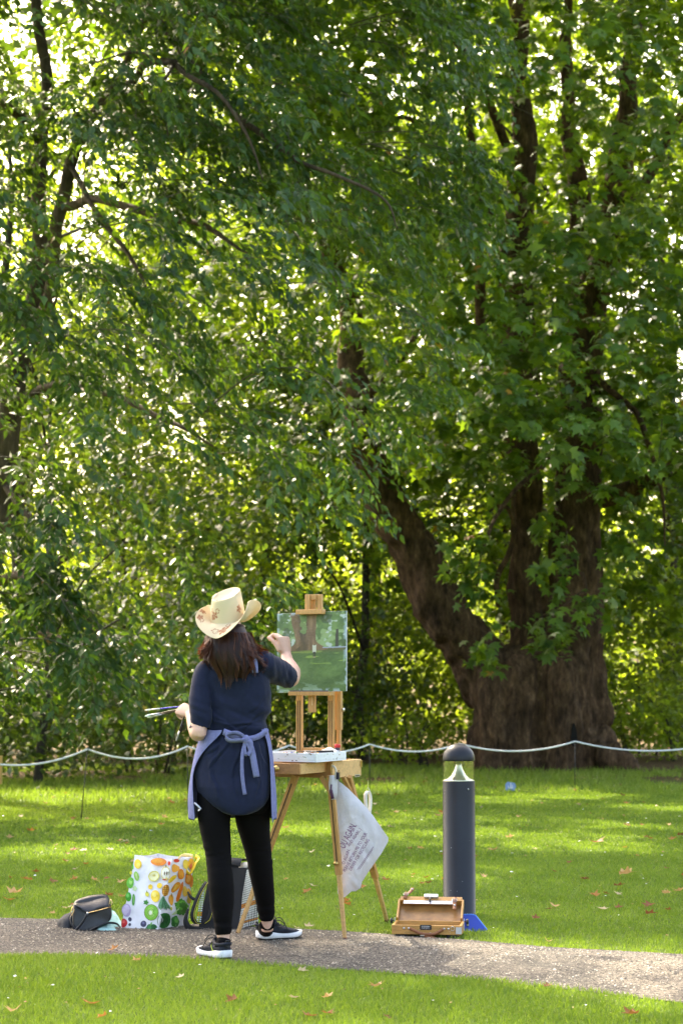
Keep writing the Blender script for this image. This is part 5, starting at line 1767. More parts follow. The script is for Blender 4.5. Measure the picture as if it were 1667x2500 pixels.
MB().lathe(a.lerp(b, 0.58) + RV * 0.018, [(0.004, 0), (0.004, 0.006), (0.010, 0.007), (0.010, 0.012), (0.004, 0.014)], 12, 0, RV).build('wing_screw', METAL, o, True)
c0 = at(770, 1829, BC.y + 0.05)
MB().bar(c0 - RV * 0.085, c0 + RV * 0.085, 0.016, 0.014, ZV).build('cross_rail', WOOD, easel, bevel=0.001)
led = at(762, 1693, BC.y)
ld = MB().box(led + NV * 0.012, (0.235, 0.05, 0.020), RE).build('ledge', WOOD, easel, bevel=0.002)
MB().box(led + NV * 0.034 + Vector((0, 0, 0.0125)), (0.215, 0.005, 0.006), RE).build('ledge_smear', plain('old_paint', (0.12, 0.10, 0.10), 0.5, 0.5, 60), ld)
slid = MB().bar(at(762, 1739, BC.y + 0.02), at(762, 1455, BC.y + 0.035), 0.040, 0.012, NV).build('sliding_mast', WOOD, easel, bevel=0.0015)
MB().bar(at(762, 1700, BC.y + 0.012), at(762, 1722, BC.y + 0.012), 0.006, 0.003, NV).build('mast_slot', plain('pale_slot', (0.62, 0.42, 0.24), 0.5, 0.1), slid)
# top clamp: two cheeks, bridge and lip
cl = at(759, 1494, BC.y - 0.01)
top = MB().box(cl + NV * 0.004, (0.150, 0.042, 0.024), RE).build('top_clamp', WOOD, easel, bevel=0.002)
for u in (752, 781):
    q = at(u, 1470, BC.y + 0.012)
    MB().box(q, (0.026, 0.022, 0.078), RE).build('clamp_cheek', WOOD, top, bevel=0.002)
q = at(766, 1457, BC.y + 0.012)
MB().box(q + Vector((0, 0, -0.002)), (0.034, 0.020, 0.028), RE).build('clamp_bridge', WOOD, top, bevel=0.002)

# ------------------------------------------------------------------ the picture
def painting():
    W, H = 0.392, 0.402
    nx, ny = 132, 138
    RP = roll @ RB
    X, N_, Z = RP @ Vector((1, 0, 0)), RP @ Vector((0, -1, 0)), RP @ Vector((0, 0, 1))
    root = empty('painting', BC - Z * H / 2, 'square oil sketch of a big tree trunk, lawn and small figure, on the easel', 'painting')
    c = BC + N_ * 0.004
    g = np.stack(np.meshgrid(np.linspace(0, 1, nx), np.linspace(0, 1, ny)), -1).reshape(-1, 2)
    x, y = g[:, 0], 1 - g[:, 1]                        # y: 0 at the top
    def S(fx, fy, sd, o=3):
        return fbm(np.stack([x * fx, y * fy, x * 0 + sd], 1), o, sd)
    L3 = lambda *c: np.array(lin(*c)[:3])
    def mix(a, b, t):
        t = np.clip(t, 0, 1)[:, None]
        return a * (1 - t) + b * t
    st = S(26, 26, 1, 2)
    col = mix(np.tile(L3(60, 92, 48), (len(x), 1)), L3(108, 142, 78), 0.5 + 0.9 * S(6, 7, 2) + 0.3 * st)
    col = mix(col, L3(150, 178, 120), np.clip((S(9, 12, 3) - 0.22) * 5, 0, 0.8))
    col = mix(col, L3(190, 205, 200), np.clip((S(13, 17, 4) - 0.36) * 7, 0, 0.85))
    col = mix(col, L3(44, 66, 42), np.clip((S(7, 9, 5) - 0.22) * 5, 0, 0.75))
    # wood edge band and ground
    hz = 0.455 + 0.012 * S(7, 1, 6)
    lawn = mix(np.tile(L3(74, 106, 52), (len(x), 1)), L3(108, 140, 76), 0.4 + 0.9 * S(4, 9, 7) + 0.3 * st)
    lawn = mix(lawn, L3(60, 90, 44), np.clip((y - 0.72) * 1.5, 0, 0.5) + np.clip(S(4, 14, 12) * 0.8, 0, .4))
    lawn = mix(lawn, L3(140, 172, 78), np.clip((S(4, 34, 8) - 0.25) * 5, 0, 0.8) * (y < 0.66))
    lawn = mix(lawn, L3(98, 84, 52), np.clip((0.52 - y) * 14, 0, 0.75))
    col = np.where((y > hz)[:, None], lawn, col)
    # trunk: left limb, main stem, spread foot
    wob = 0.012 * S(14, 14, 9)
    t = np.clip(y / 0.46, 0, 1)
    main_l, main_r = 0.43 - 0.03 * t + wob, 0.575 - 0.015 * t + wob
    limb_l, limb_r = 0.185 + 0.115 * t + wob, 0.315 + 0.10 * t + wob
    foot = 0.13 * np.clip((t - 0.72) / 0.28, 0, 1) ** 2
    inm = (x > main_l - foot) & (x < main_r + foot * 1.3) & (y < 0.475)
    inl = (x > limb_l - foot) & (x < limb_r + 0.04 * t) & (y < 0.475)
    mid = (x > limb_r - 0.05) & (x < main_l + 0.04) & (y > 0.22) & (y < 0.475)
    bark = mix(np.tile(L3(112, 84, 62), (len(x), 1)), L3(148, 118, 88), 0.4 + 1.1 * S(30, 7, 10))
    darkb = mix(np.tile(L3(62, 50, 38), (len(x), 1)), L3(92, 72, 52), 0.5 + S(22, 9, 11))
    col = np.where(inl[:, None], mix(bark, darkb, np.clip((x - limb_l) * 6, 0, 0.8)), col)
    col = np.where(mid[:, None], darkb, col)
    col = np.where(inm[:, None], mix(bark, darkb, np.clip((0.50 - x) * 9, 0, 1)), col)
    col = np.where((((x - 0.37) / 0.05) ** 2 + ((y - 0.20) / 0.06) ** 2 < 1 + 2 * S(20, 20, 13))[:, None], L3(104, 132, 78), col)
    # small dark trunk and pale road at the right
    col = np.where(((np.abs(x - 0.875 + 0.02 * y) < 0.022) & (y > 0.22) & (y < 0.455))[:, None], L3(54, 54, 48), col)
    col = np.where(((x > 0.66) & (np.abs(y - 0.448 - 0.01 * S(8, 8, 15)) < 0.008))[:, None], L3(158, 168, 190), col)
    # figure
    fx, fy = x - 0.542, y
    col = np.where(((np.abs(fx) < 0.026 - 0.10 * np.clip(0.43 - fy, 0, 1)) & (fy > 0.415) & (fy < 0.505))[:, None], L3(205, 208, 190), col)
    col = np.where(((np.abs(fx) < 0.016) & (fy > 0.50) & (fy < 0.56) & ((np.abs(fx) > 0.003) | (fy < 0.52)))[:, None], L3(38, 36, 36), col)
    col = np.where(((fx / 0.010) ** 2 + ((fy - 0.412) / 0.010) ** 2 < 1)[:, None], L3(120, 92, 72), col)
    col = np.where(((np.abs(fx) < 0.018) & (fy > 0.56) & (fy < 0.572))[:, None], L3(165, 150, 120), col)
    # loose strokes at the rims
    edge = np.minimum(np.minimum(x, 1 - x), np.minimum(y * 1.2, 1 - y))
    col = mix(col, L3(168, 190, 200), np.clip((0.05 - edge) * 26, 0, 1) * np.clip((S(18, 18, 16) - 0.02) * 4, 0, 0.8))
    col = mix(col, L3(150, 180, 150), np.clip((y - 0.84) * 8, 0, 1) * np.clip((S(9, 22, 17) - 0.12) * 4, 0, 0.7))
    col = col * 0.80 + L3(150, 158, 132) * 0.13
    relief = 0.0006 * st + 0.0005 * S(60, 60, 19, 1)
    Pn = (np.array(c)[None] + np.array(X)[None] * ((x - 0.5) * W)[:, None] + np.array(Z)[None] * ((0.5 - y) * H)[:, None] + np.array(N_)[None] * (0.0045 + relief)[:, None])
    F = [(j * nx + i, j * nx + i + 1, (j + 1) * nx + i + 1, (j + 1) * nx + i) for j in range(ny - 1) for i in range(nx - 1)]
    link('paint_layer', np_mesh('paint_layer', Pn, F, col=col), attr_mat('oil_paint_surface', 0.42, spec=0.35), root)
    RM = Matrix((X, -N_, Z)).transposed()
    MB().box(c, (W + 0.001, 0.007, H + 0.001), RM).build('panel', plain('primed_panel', (0.62, 0.66, 0.70), 0.6, 0.1, 20), root, bevel=0.001)
painting()

# ------------------------------------------------------------------ plastic bag with printing, clipped to the front leg
def hang_bag():
    Y0 = 10.12
    out = [(790, 2050), (781, 1980), (783, 1940), (808, 1896), (818, 1893), (828, 1908), (850, 1925), (884, 1960), (908, 1988), (930, 2020), (948, 2046), (947, 2055), (930, 2085), (905, 2120), (884, 2152), (880, 2168), (868, 2176), (865, 2170), (858, 2176), (842, 2190), (832, 2192), (824, 2180), (823, 2140), (822, 2100), (812, 2075)]
    out = [(max(u, 816) if v > 1925 else u, v) for u, v in out]
    hull = [Vector((*at(u, v, Y0),)) for u, v in out]
    cen = at(862, 2050, Y0)
    def bulge(p):
        """height of the bag wall over its middle plane"""
        a = ((p.x - cen.x) / 0.13) ** 2 + ((p.z - cen.z + 0.0) / 0.30) ** 2
        fold = 0.006 * nz(Vector((p.x * 22 + p.z * 10, 0, p.z * 8 - p.x * 6)), 1, 3) + 0.0035 * nz(Vector((p.x * 60 + p.z * 26, 1, p.z * 22)), 1, 5)
        return 0.032 * max(0.0, 1 - a * 0.8) ** 0.6 + fold
    root = empty('plastic_bag', Vector((cen.x, Y0, hull[20].z)), 'crumpled grey-white mailing bag with purple lettering, hanging from the easel leg', 'bag')
    bm = bmesh.new()
    vs = [bm.verts.new(p) for p in hull]
    f = bm.faces.new(vs)
    bmesh.ops.triangulate(bm, faces=[f])
    for _ in range(4):
        bmesh.ops.subdivide_edges(bm, edges=[e for e in bm.edges if e.calc_length() > 0.016], cuts=1)
        bmesh.ops.triangulate(bm, faces=bm.faces[:])
    bmesh.ops.beautify_fill(bm, faces=bm.faces[:], edges=bm.edges[:])
    bound = {v for e in bm.edges if len(e.link_faces) == 1 for v in e.verts}
    bpos = [v.co.copy() for v in bound]
    front = bpy.data.meshes.new('bag')
    dist = {}
    for v in bm.verts:
        dist[v] = 0.0 if v in bound else min((v.co - b).length for b in bpos)
    bm.verts.index_update()
    P = {v.index: v.co.copy() for v in bm.verts}
    D = {v.index: dist[v] for v in bm.verts}
    tri = [tuple(v.index for v in fc.verts) for fc in bm.faces]
    bm.free()
    ramp_ = lambda d: min(1.0, d / 0.035) ** 0.6
    n = len(P)
    V = [P[i] - Vector((0, bulge(P[i]) * ramp_(D[i]), 0)) for i in range(n)] + [P[i] + Vector((0, 0.001 + 0.7 * bulge(P[i]) * ramp_(D[i]), 0)) for i in range(n)]
    F = tri + [tuple(i + n for i in reversed(t)) for t in tri]
    m, nt, p = new_mat('grey_polythene')
    col = ramp(nt, tex_noise(nt, 9, 4), [(0.3, (0.58, 0.57, 0.60)), (0.7, (0.70, 0.69, 0.72))])
    nt.links.new(col, p.inputs['Base Color'])
    p.inputs['Roughness'].default_value = 0.38
    bump(nt, p, tex_noise(nt, 26, 6, 0.65, stretch=(1, 1, 0.6)), 0.55, 0.012)
    tr = nt.nodes.new('ShaderNodeBsdfTranslucent')
    tr.inputs[0].default_value = (0.6, 0.58, 0.62, 1)
    mx = nt.nodes.new('ShaderNodeMixShader')
    mx.inputs[0].default_value = 0.22
    nt.links.new(p.outputs[0], mx.inputs[1])
    nt.links.new(tr.outputs[0], mx.inputs[2])
    nt.links.new(mx.outputs[0], nt.nodes['Material Output'].inputs['Surface'])
    link('bag_wall', MB().add(V, F).mesh('bag_wall'), m, root)
    # lettering, following the wall
    purple = plain('purple_ink', (0.17, 0.045, 0.17), 0.6, 0.1, 20)
    def text(s, u0, v0, u1, v1, hpx, name='lettering', clip=None):
        cu = bpy.data.curves.new('t', 'FONT')
        cu.body = s
        cu.size = 1.0
        cu.resolution_u = 3
        to = bpy.data.objects.new('t', cu)
        COL.objects.link(to)
        dg = bpy.context.evaluated_depsgraph_get()
        me = bpy.data.meshes.new_from_object(to.evaluated_get(dg))
        bpy.data.objects.remove(to)
        b2 = bmesh.new()
        b2.from_mesh(me)
        bmesh.ops.triangulate(b2, faces=b2.faces[:])
        A, B = at(u0, v0, Y0), at(u1, v1, Y0)
        d = (B - A)
        w = max(v.co.x for v in b2.verts)
        px = F_PX / Y0
        up = Vector((-d.z, 0, d.x)).normalized()
        for v in b2.verts:
            q = A + d * (v.co.x / w) + up * (v.co.y / 0.70 * hpx / px)
            best = min(range(len(bpos)), key=lambda k: (q - bpos[k]).length_squared)
            dd = (q - bpos[best]).length
            v.co = q - Vector((0, bulge(q) * ramp_(dd) + 0.0022, 0))
        b2.to_mesh(me)
        b2.free()
        link(name, me, purple, root, False)
    text('OU AGAIN.', 841, 2072, 871, 2014, 17)
    text('AND AGAIN...)', 853, 2066, 882, 2024, 7.5)
    text('O AGAIN.', 841, 2110, 855, 2073, 8)
    text('PLEASE RETURN ME TO YOUR', 843, 2128, 896, 2034, 8)
    text('DRIVER FOR RECYCLING', 857, 2125, 902, 2050, 8)
    # two ruled lines
    ln = MB()
    for (a, b) in (((872, 2122), (911, 2066)), ((877, 2121), (909, 2073))):
        pp = [at(a[0] + (b[0] - a[0]) * k / 10, a[1] + (b[1] - a[1]) * k / 10, Y0) for k in range(11)]
        pp = [q - Vector((0, bulge(q) * ramp_(min((q - h).length for h in bpos)) + 0.002, 0)) for q in pp]
        ln.tube(pp, 0.0009, 4)
    prop(ln.build('ruled_line', purple, root), kind='stuff')
    # gathered neck with purple fold and bulldog clip
    nk = MB()
    ring = []
    for (u, v, hw, dep) in ((812, 1893, 0.016, 0.012), (813, 1902, 0.019, 0.014), (812, 1916, 0.020, 0.016), (813, 1935, 0.018, 0.014), (814, 1952, 0.010, 0.008)):
        c = at(u, v, 9.965)
        ring.append([c + Vector((math.cos(t) * hw * (1 + 0.25 * math.cos(5 * t)), math.sin(t) * dep * (1 + 0.2 * math.cos(4 * t + 1)), 0)) for t in np.linspace(0, 6.283, 25)[:-1]])
    nk.loft(ring)
    nk.build('bag_neck', m, root, True)
    fo = MB()
    ribbon(fo, smooth_path([at(809, 1915, 9.945), at(808, 1930, 9.943), at(812, 1950, 9.95)], 4), [0.008] * 4 + [0.016] * 5, (1, 0, 0), 0.004)
    fo.build('purple_fold', plain('dark_purple', (0.07, 0.02, 0.06), 0.5, 0.3), root, True)
    st = MB()
    ribbon(st, smooth_path([at(816, 1900, 9.96), at(820, 1882, 9.958), at(815, 1872, 9.972), at(809, 1870, 9.985)], 5), 0.012, (0.6, -0.6, 0.2), 0.003)
    st.build('bag_handle', plain('cream_strap', (0.7, 0.62, 0.5), 0.7, 0.1), root, True)
    cp = MB()
    cp.box(at(825, 1894, 9.95), (0.014, 0.014, 0.034), RE)
    cp.tube([at(823, 1886, 9.94), at(827, 1880, 9.935), at(829, 1886, 9.94)], 0.0016, 6)
    cp.build('clip', plain('black_clip', (0.02, 0.018, 0.03), 0.35, 0.2), root)
hang_bag()

# white webbing strap hooked on the box side
ws = empty('webbing_strap', at(897, 1983, 10.3), 'white webbing loop hanging from a hook on the easel box', 'strap')
YS = 10.28
MB().tube([at(898, 1905, YS), at(898, 1922, YS)], 0.0014, 6).build('hook_wire', METAL, ws)
MB().tube([at(898, 1922, YS), at(892, 1932, YS), at(904, 1934, YS), at(898, 1922, YS)], 0.0016, 6).build('ring', METAL, ws)
sb = MB()
ribbon(sb, smooth_path([at(902, 1985, YS + .012), at(904, 1950, YS + .01), at(899, 1932, YS), at(892, 1940, YS - .012), at(893, 1965, YS - .014), at(897, 1990, YS - .012)], 5), 0.020, (0.8, -0.6, 0), 0.003)
sb.build('webbing', plain('white_webbing', (0.72, 0.72, 0.68), 0.85, 0.08, 60, bmp=0.4, bscale=300), ws, True)

# ------------------------------------------------------------------ bollard lamp
def bollard():
    g = gp(1121, 2236)
    px = F_PX / g.y
    r = 39 / px
    z = lambda v: at(1121, v, g.y).z
    root = empty('bollard_lamp', g, 'dark blue-grey bollard lamp with domed cap and clear lantern ring', 'bollard')
    ANTH = plain('anthracite_paint', (0.0105, 0.0125, 0.0175), 0.42, 0.20, 5, bmp=0.05, bscale=300, spec=0.3)
    zb, zg, zc = z(1906), z(1857), z(1815)
    MB().lathe(g, [(r * 1.03, -0.05), (r * 1.03, 0.012), (r, 0.014), (r, zb - 0.004), (r * 0.985, zb)], 64).build('post', ANTH, root, True, 0.0)
    MB().lathe(g + Vector((0, 0, zb)), [(r * 0.96, 0.0), (r * 0.96, 0.003), (r * 0.72, 0.010), (r * 0.45, 0.030), (r * 0.27, 0.060), (r * 0.19, 0.085), (r * 0.17, zg - zb)], 48).build('reflector', plain('satin_aluminium', (0.78, 0.78, 0.75), 0.28, 0.04, 30, metal=0.85), root, True)
    gl_, nt, p = new_mat('clear_lens')
    tr = nt.nodes.new('ShaderNodeBsdfTransparent')
    tr.inputs[0].default_value = (0.93, 0.93, 0.83, 1)
    gs = nt.nodes.new('ShaderNodeBsdfGlossy')
    gs.inputs['Roughness'].default_value = 0.04
    mx = nt.nodes.new('ShaderNodeMixShader')
    mx.inputs[0].default_value = 0.13
    nt.links.new(tr.outputs[0], mx.inputs[1])
    nt.links.new(gs.outputs[0], mx.inputs[2])
    nt.links.new(mx.outputs[0], nt.nodes['Material Output'].inputs['Surface'])
    m = MB()
    n = 64
    vs = [Vector((r * 0.98 * math.cos(2 * math.pi * k / n), r * 0.98 * math.sin(2 * math.pi * k / n), h_)) + g + Vector((0, 0, zb)) for h_ in (0, zg - zb) for k in range(n)]
    m.add(vs, [(k, (k + 1) % n, n + (k + 1) % n, n + k) for k in range(n)])
    m.build('lens', gl_, root, True)
    hc = zc - zg
    prof = [(r * 0.6, 0.002), (r * 0.99, 0.0), (r * 1.0, 0.004)] + [(r * math.cos(a), 0.010 + (hc - 0.010) * math.sin(a)) for a in np.linspace(0.02, math.pi / 2 - 0.02, 18)]
    MB().lathe(g + Vector((0, 0, zg)), prof, 64).build('cap', ANTH, root, True)
    # screws and chips of paint
    def on_post(u, v, rr, h, mat, name):
        q = at(u, v, g.y)
        dx = max(-0.98, min(0.98, (q.x - g.x) / r))
        a = math.acos(dx)
        nrm = Vector((math.cos(a), -math.sin(a), 0))
        MB().lathe(Vector((g.x, g.y, q.z)) + nrm * (r + 0.0005), [(rr, 0), (rr, h * 0.6), (rr * 0.6, h)], 10, 0, nrm).build(name, mat, root, True)
    on_post(1140, 1925, 0.0045, 0.003, METAL, 'screw')
    on_post(1125, 2215, 0.0035, 0.004, METAL, 'screw')
    chip = plain('bare_spot', (0.4, 0.4, 0.4), 0.6, 0.2)
    for u, v, rr in ((1099, 2067, 0.0018), (1084, 1936, 0.0022), (1085, 1955, 0.0016), (1113, 2172, 0.0012), (1126, 2148, 0.0012), (1098, 2170, 0.0012), (1084, 1929, 0.0018), (1143, 2050, 0.0010)):
        on_post(u, v, rr, 0.0008, chip, 'paint_chip')
bollard()

# ------------------------------------------------------------------ open paint box on the path edge
def paint_box():
    fl, fr_ = gp(956, 2290), gp(1126, 2293)
    X = (fr_ - fl).normalized()
    Yv = Vector((-X.y, X.x, 0))
    R = Matrix((X, Yv, ZV)).transposed()
    w = (fr_ - fl).length
    d, h = 0.205, 0.046
    root = empty('paint_box', (fl + fr_) / 2, 'old wooden paint box with its lid open, leather straps and black nameplate', 'paint box')
    OC = wood('orange_varnished_wood', (0.46, 0.235, 0.062), 0.4, (1.5, 16, 16))
    INN = plain('paint_stained_wood', (0.26, 0.125, 0.035), 0.35, 0.45, 14)
    LEA = plain('tan_leather', (0.24, 0.085, 0.03), 0.55, 0.25, 40)
    AL = plain('dull_aluminium', (0.55, 0.57, 0.60), 0.4, 0.12, 40, metal=0.7)
    BLK = plain('black_plastic', (0.012, 0.012, 0.013), 0.4, 0.1)
    z0 = 0.020
    o = (fl + fr_) / 2 + Vector((0, 0, z0))
    P = lambda x, y, z: o + X * x + Yv * y + ZV * z
    tray = MB().box(P(0, 0.006, h / 2), (w, 0.012, h), R).build('tray', OC, root, bevel=0.0015)
    MB().box(P(0, d - 0.006, h / 2), (w, 0.012, h), R).build('tray_back', OC, tray, bevel=0.0015)
    for s in (-1, 1):
        MB().box(P(s * (w / 2 - 0.006), d / 2, h / 2), (0.012, d - 0.026, h), R).build('tray_side', OC, tray, bevel=0.0015)
    MB().box(P(0, d / 2, 0.004), (w - 0.026, d - 0.026, 0.007), R).build('tray_floor', INN, tray)
    # paint tubes lying inside, in a row
    tb_ = MB()
    for k in range(11):
        xx = -w / 2 + 0.035 + k * 0.029
        tb_.tube([P(xx, 0.05, 0.020), P(xx + 0.004, 0.09, 0.022), P(xx, 0.15, 0.020)], [0.008, 0.011, 0.010], 8, mi=k % 3)
    prop(tb_.build('paint_tubes', [AL, plain('tube_label', (0.5, 0.5, 0.45), 0.5, 0.3), plain('tube_dark', (0.08, 0.06, 0.05), 0.5, 0.4)], tray, True), kind='stuff')
    for s in (-1, 1):
        for yy in (0.025, d - 0.025):
            MB().box(P(s * (w / 2 - 0.045), yy, -z0 / 2 - 0.001), (0.060, 0.03, z0 - 0.004), R).build('rubber_foot', BLK, tray, bevel=0.003)
    # lid
    ang = math.radians(38)
    LD = (Yv * math.cos(ang) + ZV * math.sin(ang)).normalized()
    LN = (ZV * math.cos(ang) - Yv * math.sin(ang)).normalized()      # inner face of the lid looks to the front
    RL = Matrix((X, LD, -(X.cross(LD)) * -1)).transposed()
    hng = P(-0.004, d - 0.004, h + 0.002)
    Ll = 0.138
    lw = w - 0.012
    L = lambda x, y, z: hng + X * x + LD * y + LN * z
    lid = MB().box(L(0, Ll / 2, -0.018), (lw, Ll, 0.006), RL).build('lid', INN, root)
    for s in (-1, 1):
        MB().box(L(s * (lw / 2 - 0.005), Ll / 2, 0.0), (0.010, Ll, 0.034), RL).build('lid_side', OC, lid, bevel=0.0012)
    MB().box(L(0, Ll - 0.005, 0.0), (lw - 0.021, 0.010, 0.034), RL).build('lid_front', OC, lid, bevel=0.0012)
    MB().box(L(0, Ll + 0.010, -0.002), (lw - 0.02, 0.018, 0.036), RL).build('lid_lip', OC, lid, bevel=0.0012)
    br = MB().box(L(-0.012, Ll - 0.024, 0.016), (lw * 0.76, 0.022, 0.003), RL).build('metal_strip', AL, lid)
    for k in range(6):
        MB().lathe(L(-0.012 + (k - 2.5) * lw * 0.145, Ll - 0.024, 0.0176), [(0.003, 0), (0.002, 0.0015)], 8, 0, LN).build('rivet', METAL, br)
    MB().box(L(0.0, Ll + 0.014, 0.024), (0.072, 0.020, 0.014), RL).build('catch', AL, lid, bevel=0.001)
    MB().tube([L(-0.004, Ll, 0.030), L(-0.004, Ll - 0.03, 0.026)], 0.0045, 8).build('catch_lever', BLK, lid, True)
    for xx, flip in ((-lw * 0.37, 1), (lw * 0.36, -1)):
        st = MB()
        if flip > 0:
            pts = [L(xx - 0.01, Ll - 0.004, 0.022), L(xx - 0.006, Ll + 0.022, 0.026), L(xx + 0.008, Ll + 0.045, 0.016), L(xx + 0.022, Ll + 0.072, 0.014), L(xx + 0.020, Ll + 0.088, 0.010)]
        else:
            pts = [L(xx, Ll + 0.012, 0.020), L(xx + 0.001, Ll - 0.016, 0.024), L(xx + 0.003, Ll - 0.05, 0.022), L(xx + 0.004, Ll - 0.076, 0.021)]
        ribbon(st, smooth_path(pts, 4), 0.018, tuple(X), 0.003)
        so = st.build('strap', LEA, lid, True)
        q = Vector(pts[1])
        MB().tube([q - X * 0.012 - LD * 0.007 + LN * 0.003, q + X * 0.012 - LD * 0.007 + LN * 0.003, q + X * 0.012 + LD * 0.007 + LN * 0.003, q - X * 0.012 + LD * 0.007 + LN * 0.003, q - X * 0.012 - LD * 0.007 + LN * 0.003], 0.0016, 6).build('buckle', METAL, so)
        MB().lathe(Vector(pts[-2]) + LN * 0.002, [(0.0055, 0), (0.0045, 0.003), (0.001, 0.004)], 10, 0, LN).build('stud', METAL, so, True)
    # side knobs and brackets
    for s in (-1, 1):
        kb = P(s * (w / 2 + 0.002), d - 0.05, h + 0.004)
        MB().box(P(s * (w / 2 + 0.0015), d - 0.05, h * 0.75), (0.003, 0.014, 0.06), R).build('bracket', AL, root)
        MB().lathe(kb, [(0.003, 0), (0.003, 0.010), (0.013, 0.011), (0.014, 0.016), (0.013, 0.021), (0.009, 0.023)], 14, 0, X * s).build('side_knob', BLK, root, True)
    # carrying handle, plate, corner plate, rings
    hp = MB()
    ribbon(hp, smooth_path([P(-0.085, -0.004, 0.030), P(-0.06, -0.012, 0.020), P(-0.02, -0.018, 0.006), P(0.03, -0.018, 0.004), P(0.06, -0.012, 0.014), P(0.085, -0.004, 0.028)], 5), 0.014, (0, 0, 1), 0.005)
    ho = hp.build('carry_handle', LEA, root, True)
    h2 = MB()
    ribbon(h2, smooth_path([P(-0.03, -0.014, 0.004), P(0.0, -0.020, -0.008), P(0.03, -0.022, -0.010), P(0.055, -0.02, -0.020)], 4), 0.010, (0, -0.4, 1), 0.004)
    h2.build('handle_end', LEA, ho, True)
    MB().box(P(-0.02, -0.022, -0.002), (0.022, 0.004, 0.006), R).build('handle_buckle', METAL, ho)
    for xx in (-0.09, 0.09, -0.115, 0.112):
        MB().lathe(P(xx, -0.0005, 0.030), [(0.006, 0), (0.005, 0.004), (0.001, 0.005)], 12, 0, -Yv).build('rivet', METAL, root, True)
    pl = MB()
    hw, hh, ct = 0.030, 0.0125, 0.004
    poly = [(-hw + ct, -hh), (hw - ct, -hh), (hw, -hh + ct), (hw, hh - ct), (hw - ct, hh), (-hw + ct, hh), (-hw, hh - ct), (-hw, -hh + ct)]
    fr2 = [P(x - 0.004, -0.0022, z + 0.036) for x, z in poly]
    bk2 = [P(x - 0.004, -0.0003, z + 0.036) for x, z in poly]
    pl.loft([bk2, fr2])
    po = pl.build('nameplate', BLK, root)
    tx = MB()
    rr = random.Random(3)
    for row, (zz, hh2) in enumerate(((0.0415, 0.0042), (0.0345, 0.0022), (0.0300, 0.0016))):
        xx = -0.022
        while xx < 0.020:
            ww = rr.uniform(0.0012, 0.003)
            tx.box(P(xx - 0.004 + ww / 2, -0.0026, zz + (rr.uniform(-0.0006, 0.0006) if row == 0 else 0)), (ww, 0.0006, hh2 * rr.uniform(0.6, 1.1)), R)
            xx += ww + 0.0012
    prop(tx.build('plate_lettering', plain('silver_lettering', (0.6, 0.6, 0.58), 0.4, 0.05), po), kind='stuff')
    MB().box(P(w / 2 - 0.014, -0.0012, 0.022), (0.03, 0.0024, 0.034), R).build('corner_plate', AL, root, bevel=0.0008)
    MB().tube([P(w / 2 - 0.045 + 0.009 * math.cos(t), -0.004, 0.032 + 0.011 * math.sin(t)) for t in np.linspace(0, 6.283, 17)], 0.0012, 6).build('ring', METAL, root, True)
    # paint smears
    sm = MB()
    for k in range(14):
        sm.box(P(rng.uniform(-w / 2, w / 2), -0.0006, rng.uniform(0.006, 0.052)), (rng.uniform(.002, .008), 0.0012, rng.uniform(.001, .004)), R, k % 3)
    prop(sm.build('paint_spatter', [plain('smear', c, 0.5, .2) for c in ((0.1, 0.03, 0.015), (0.04, 0.03, 0.02), (0.5, 0.45, 0.35))], root), kind='stuff')
paint_box()

def blue_board():
    g = gp(1155, 2274)
    root = empty('blue_board', g, 'bright blue plastic board propped between the paint box and the bollard', 'board')
    Y0, Y1 = g.y, g.y + 0.05
    pts = [(1112, 2276), (1172, 2277), (1188, 2271), (1160, 2236), (1154, 2234), (1112, 2234)]
    f = [at(u, v, Y0 + (2276 - v) / 42 * 0.045) for u, v in pts]
    b = [p + Vector((0.001, 0.007, 0.0015)) for p in f]
    m = MB().loft([f, b])
    m.build('sheet', plain('blue_plastic', (0.012, 0.045, 0.36), 0.38, 0.10, 5), root, bevel=0.0015)
    e = MB()
    top = [at(u, v, Y0 + (2276 - v) / 42 * 0.045) + Vector((0, 0.0035, 0.0015)) for u, v in pts[2:]]
    e.tube(top, 0.0042, 6)
    e.build('edge_strip', plain('light_blue_edge', (0.03, 0.16, 0.60), 0.4, 0.1), root)
    c = at(1141, 2254, Y0 + 0.015)
    MB().box(c + Vector((0, 0, 0)), (0.012, 0.012, 0.028)).build('clip', METAL, root, bevel=0.002)
blue_board()

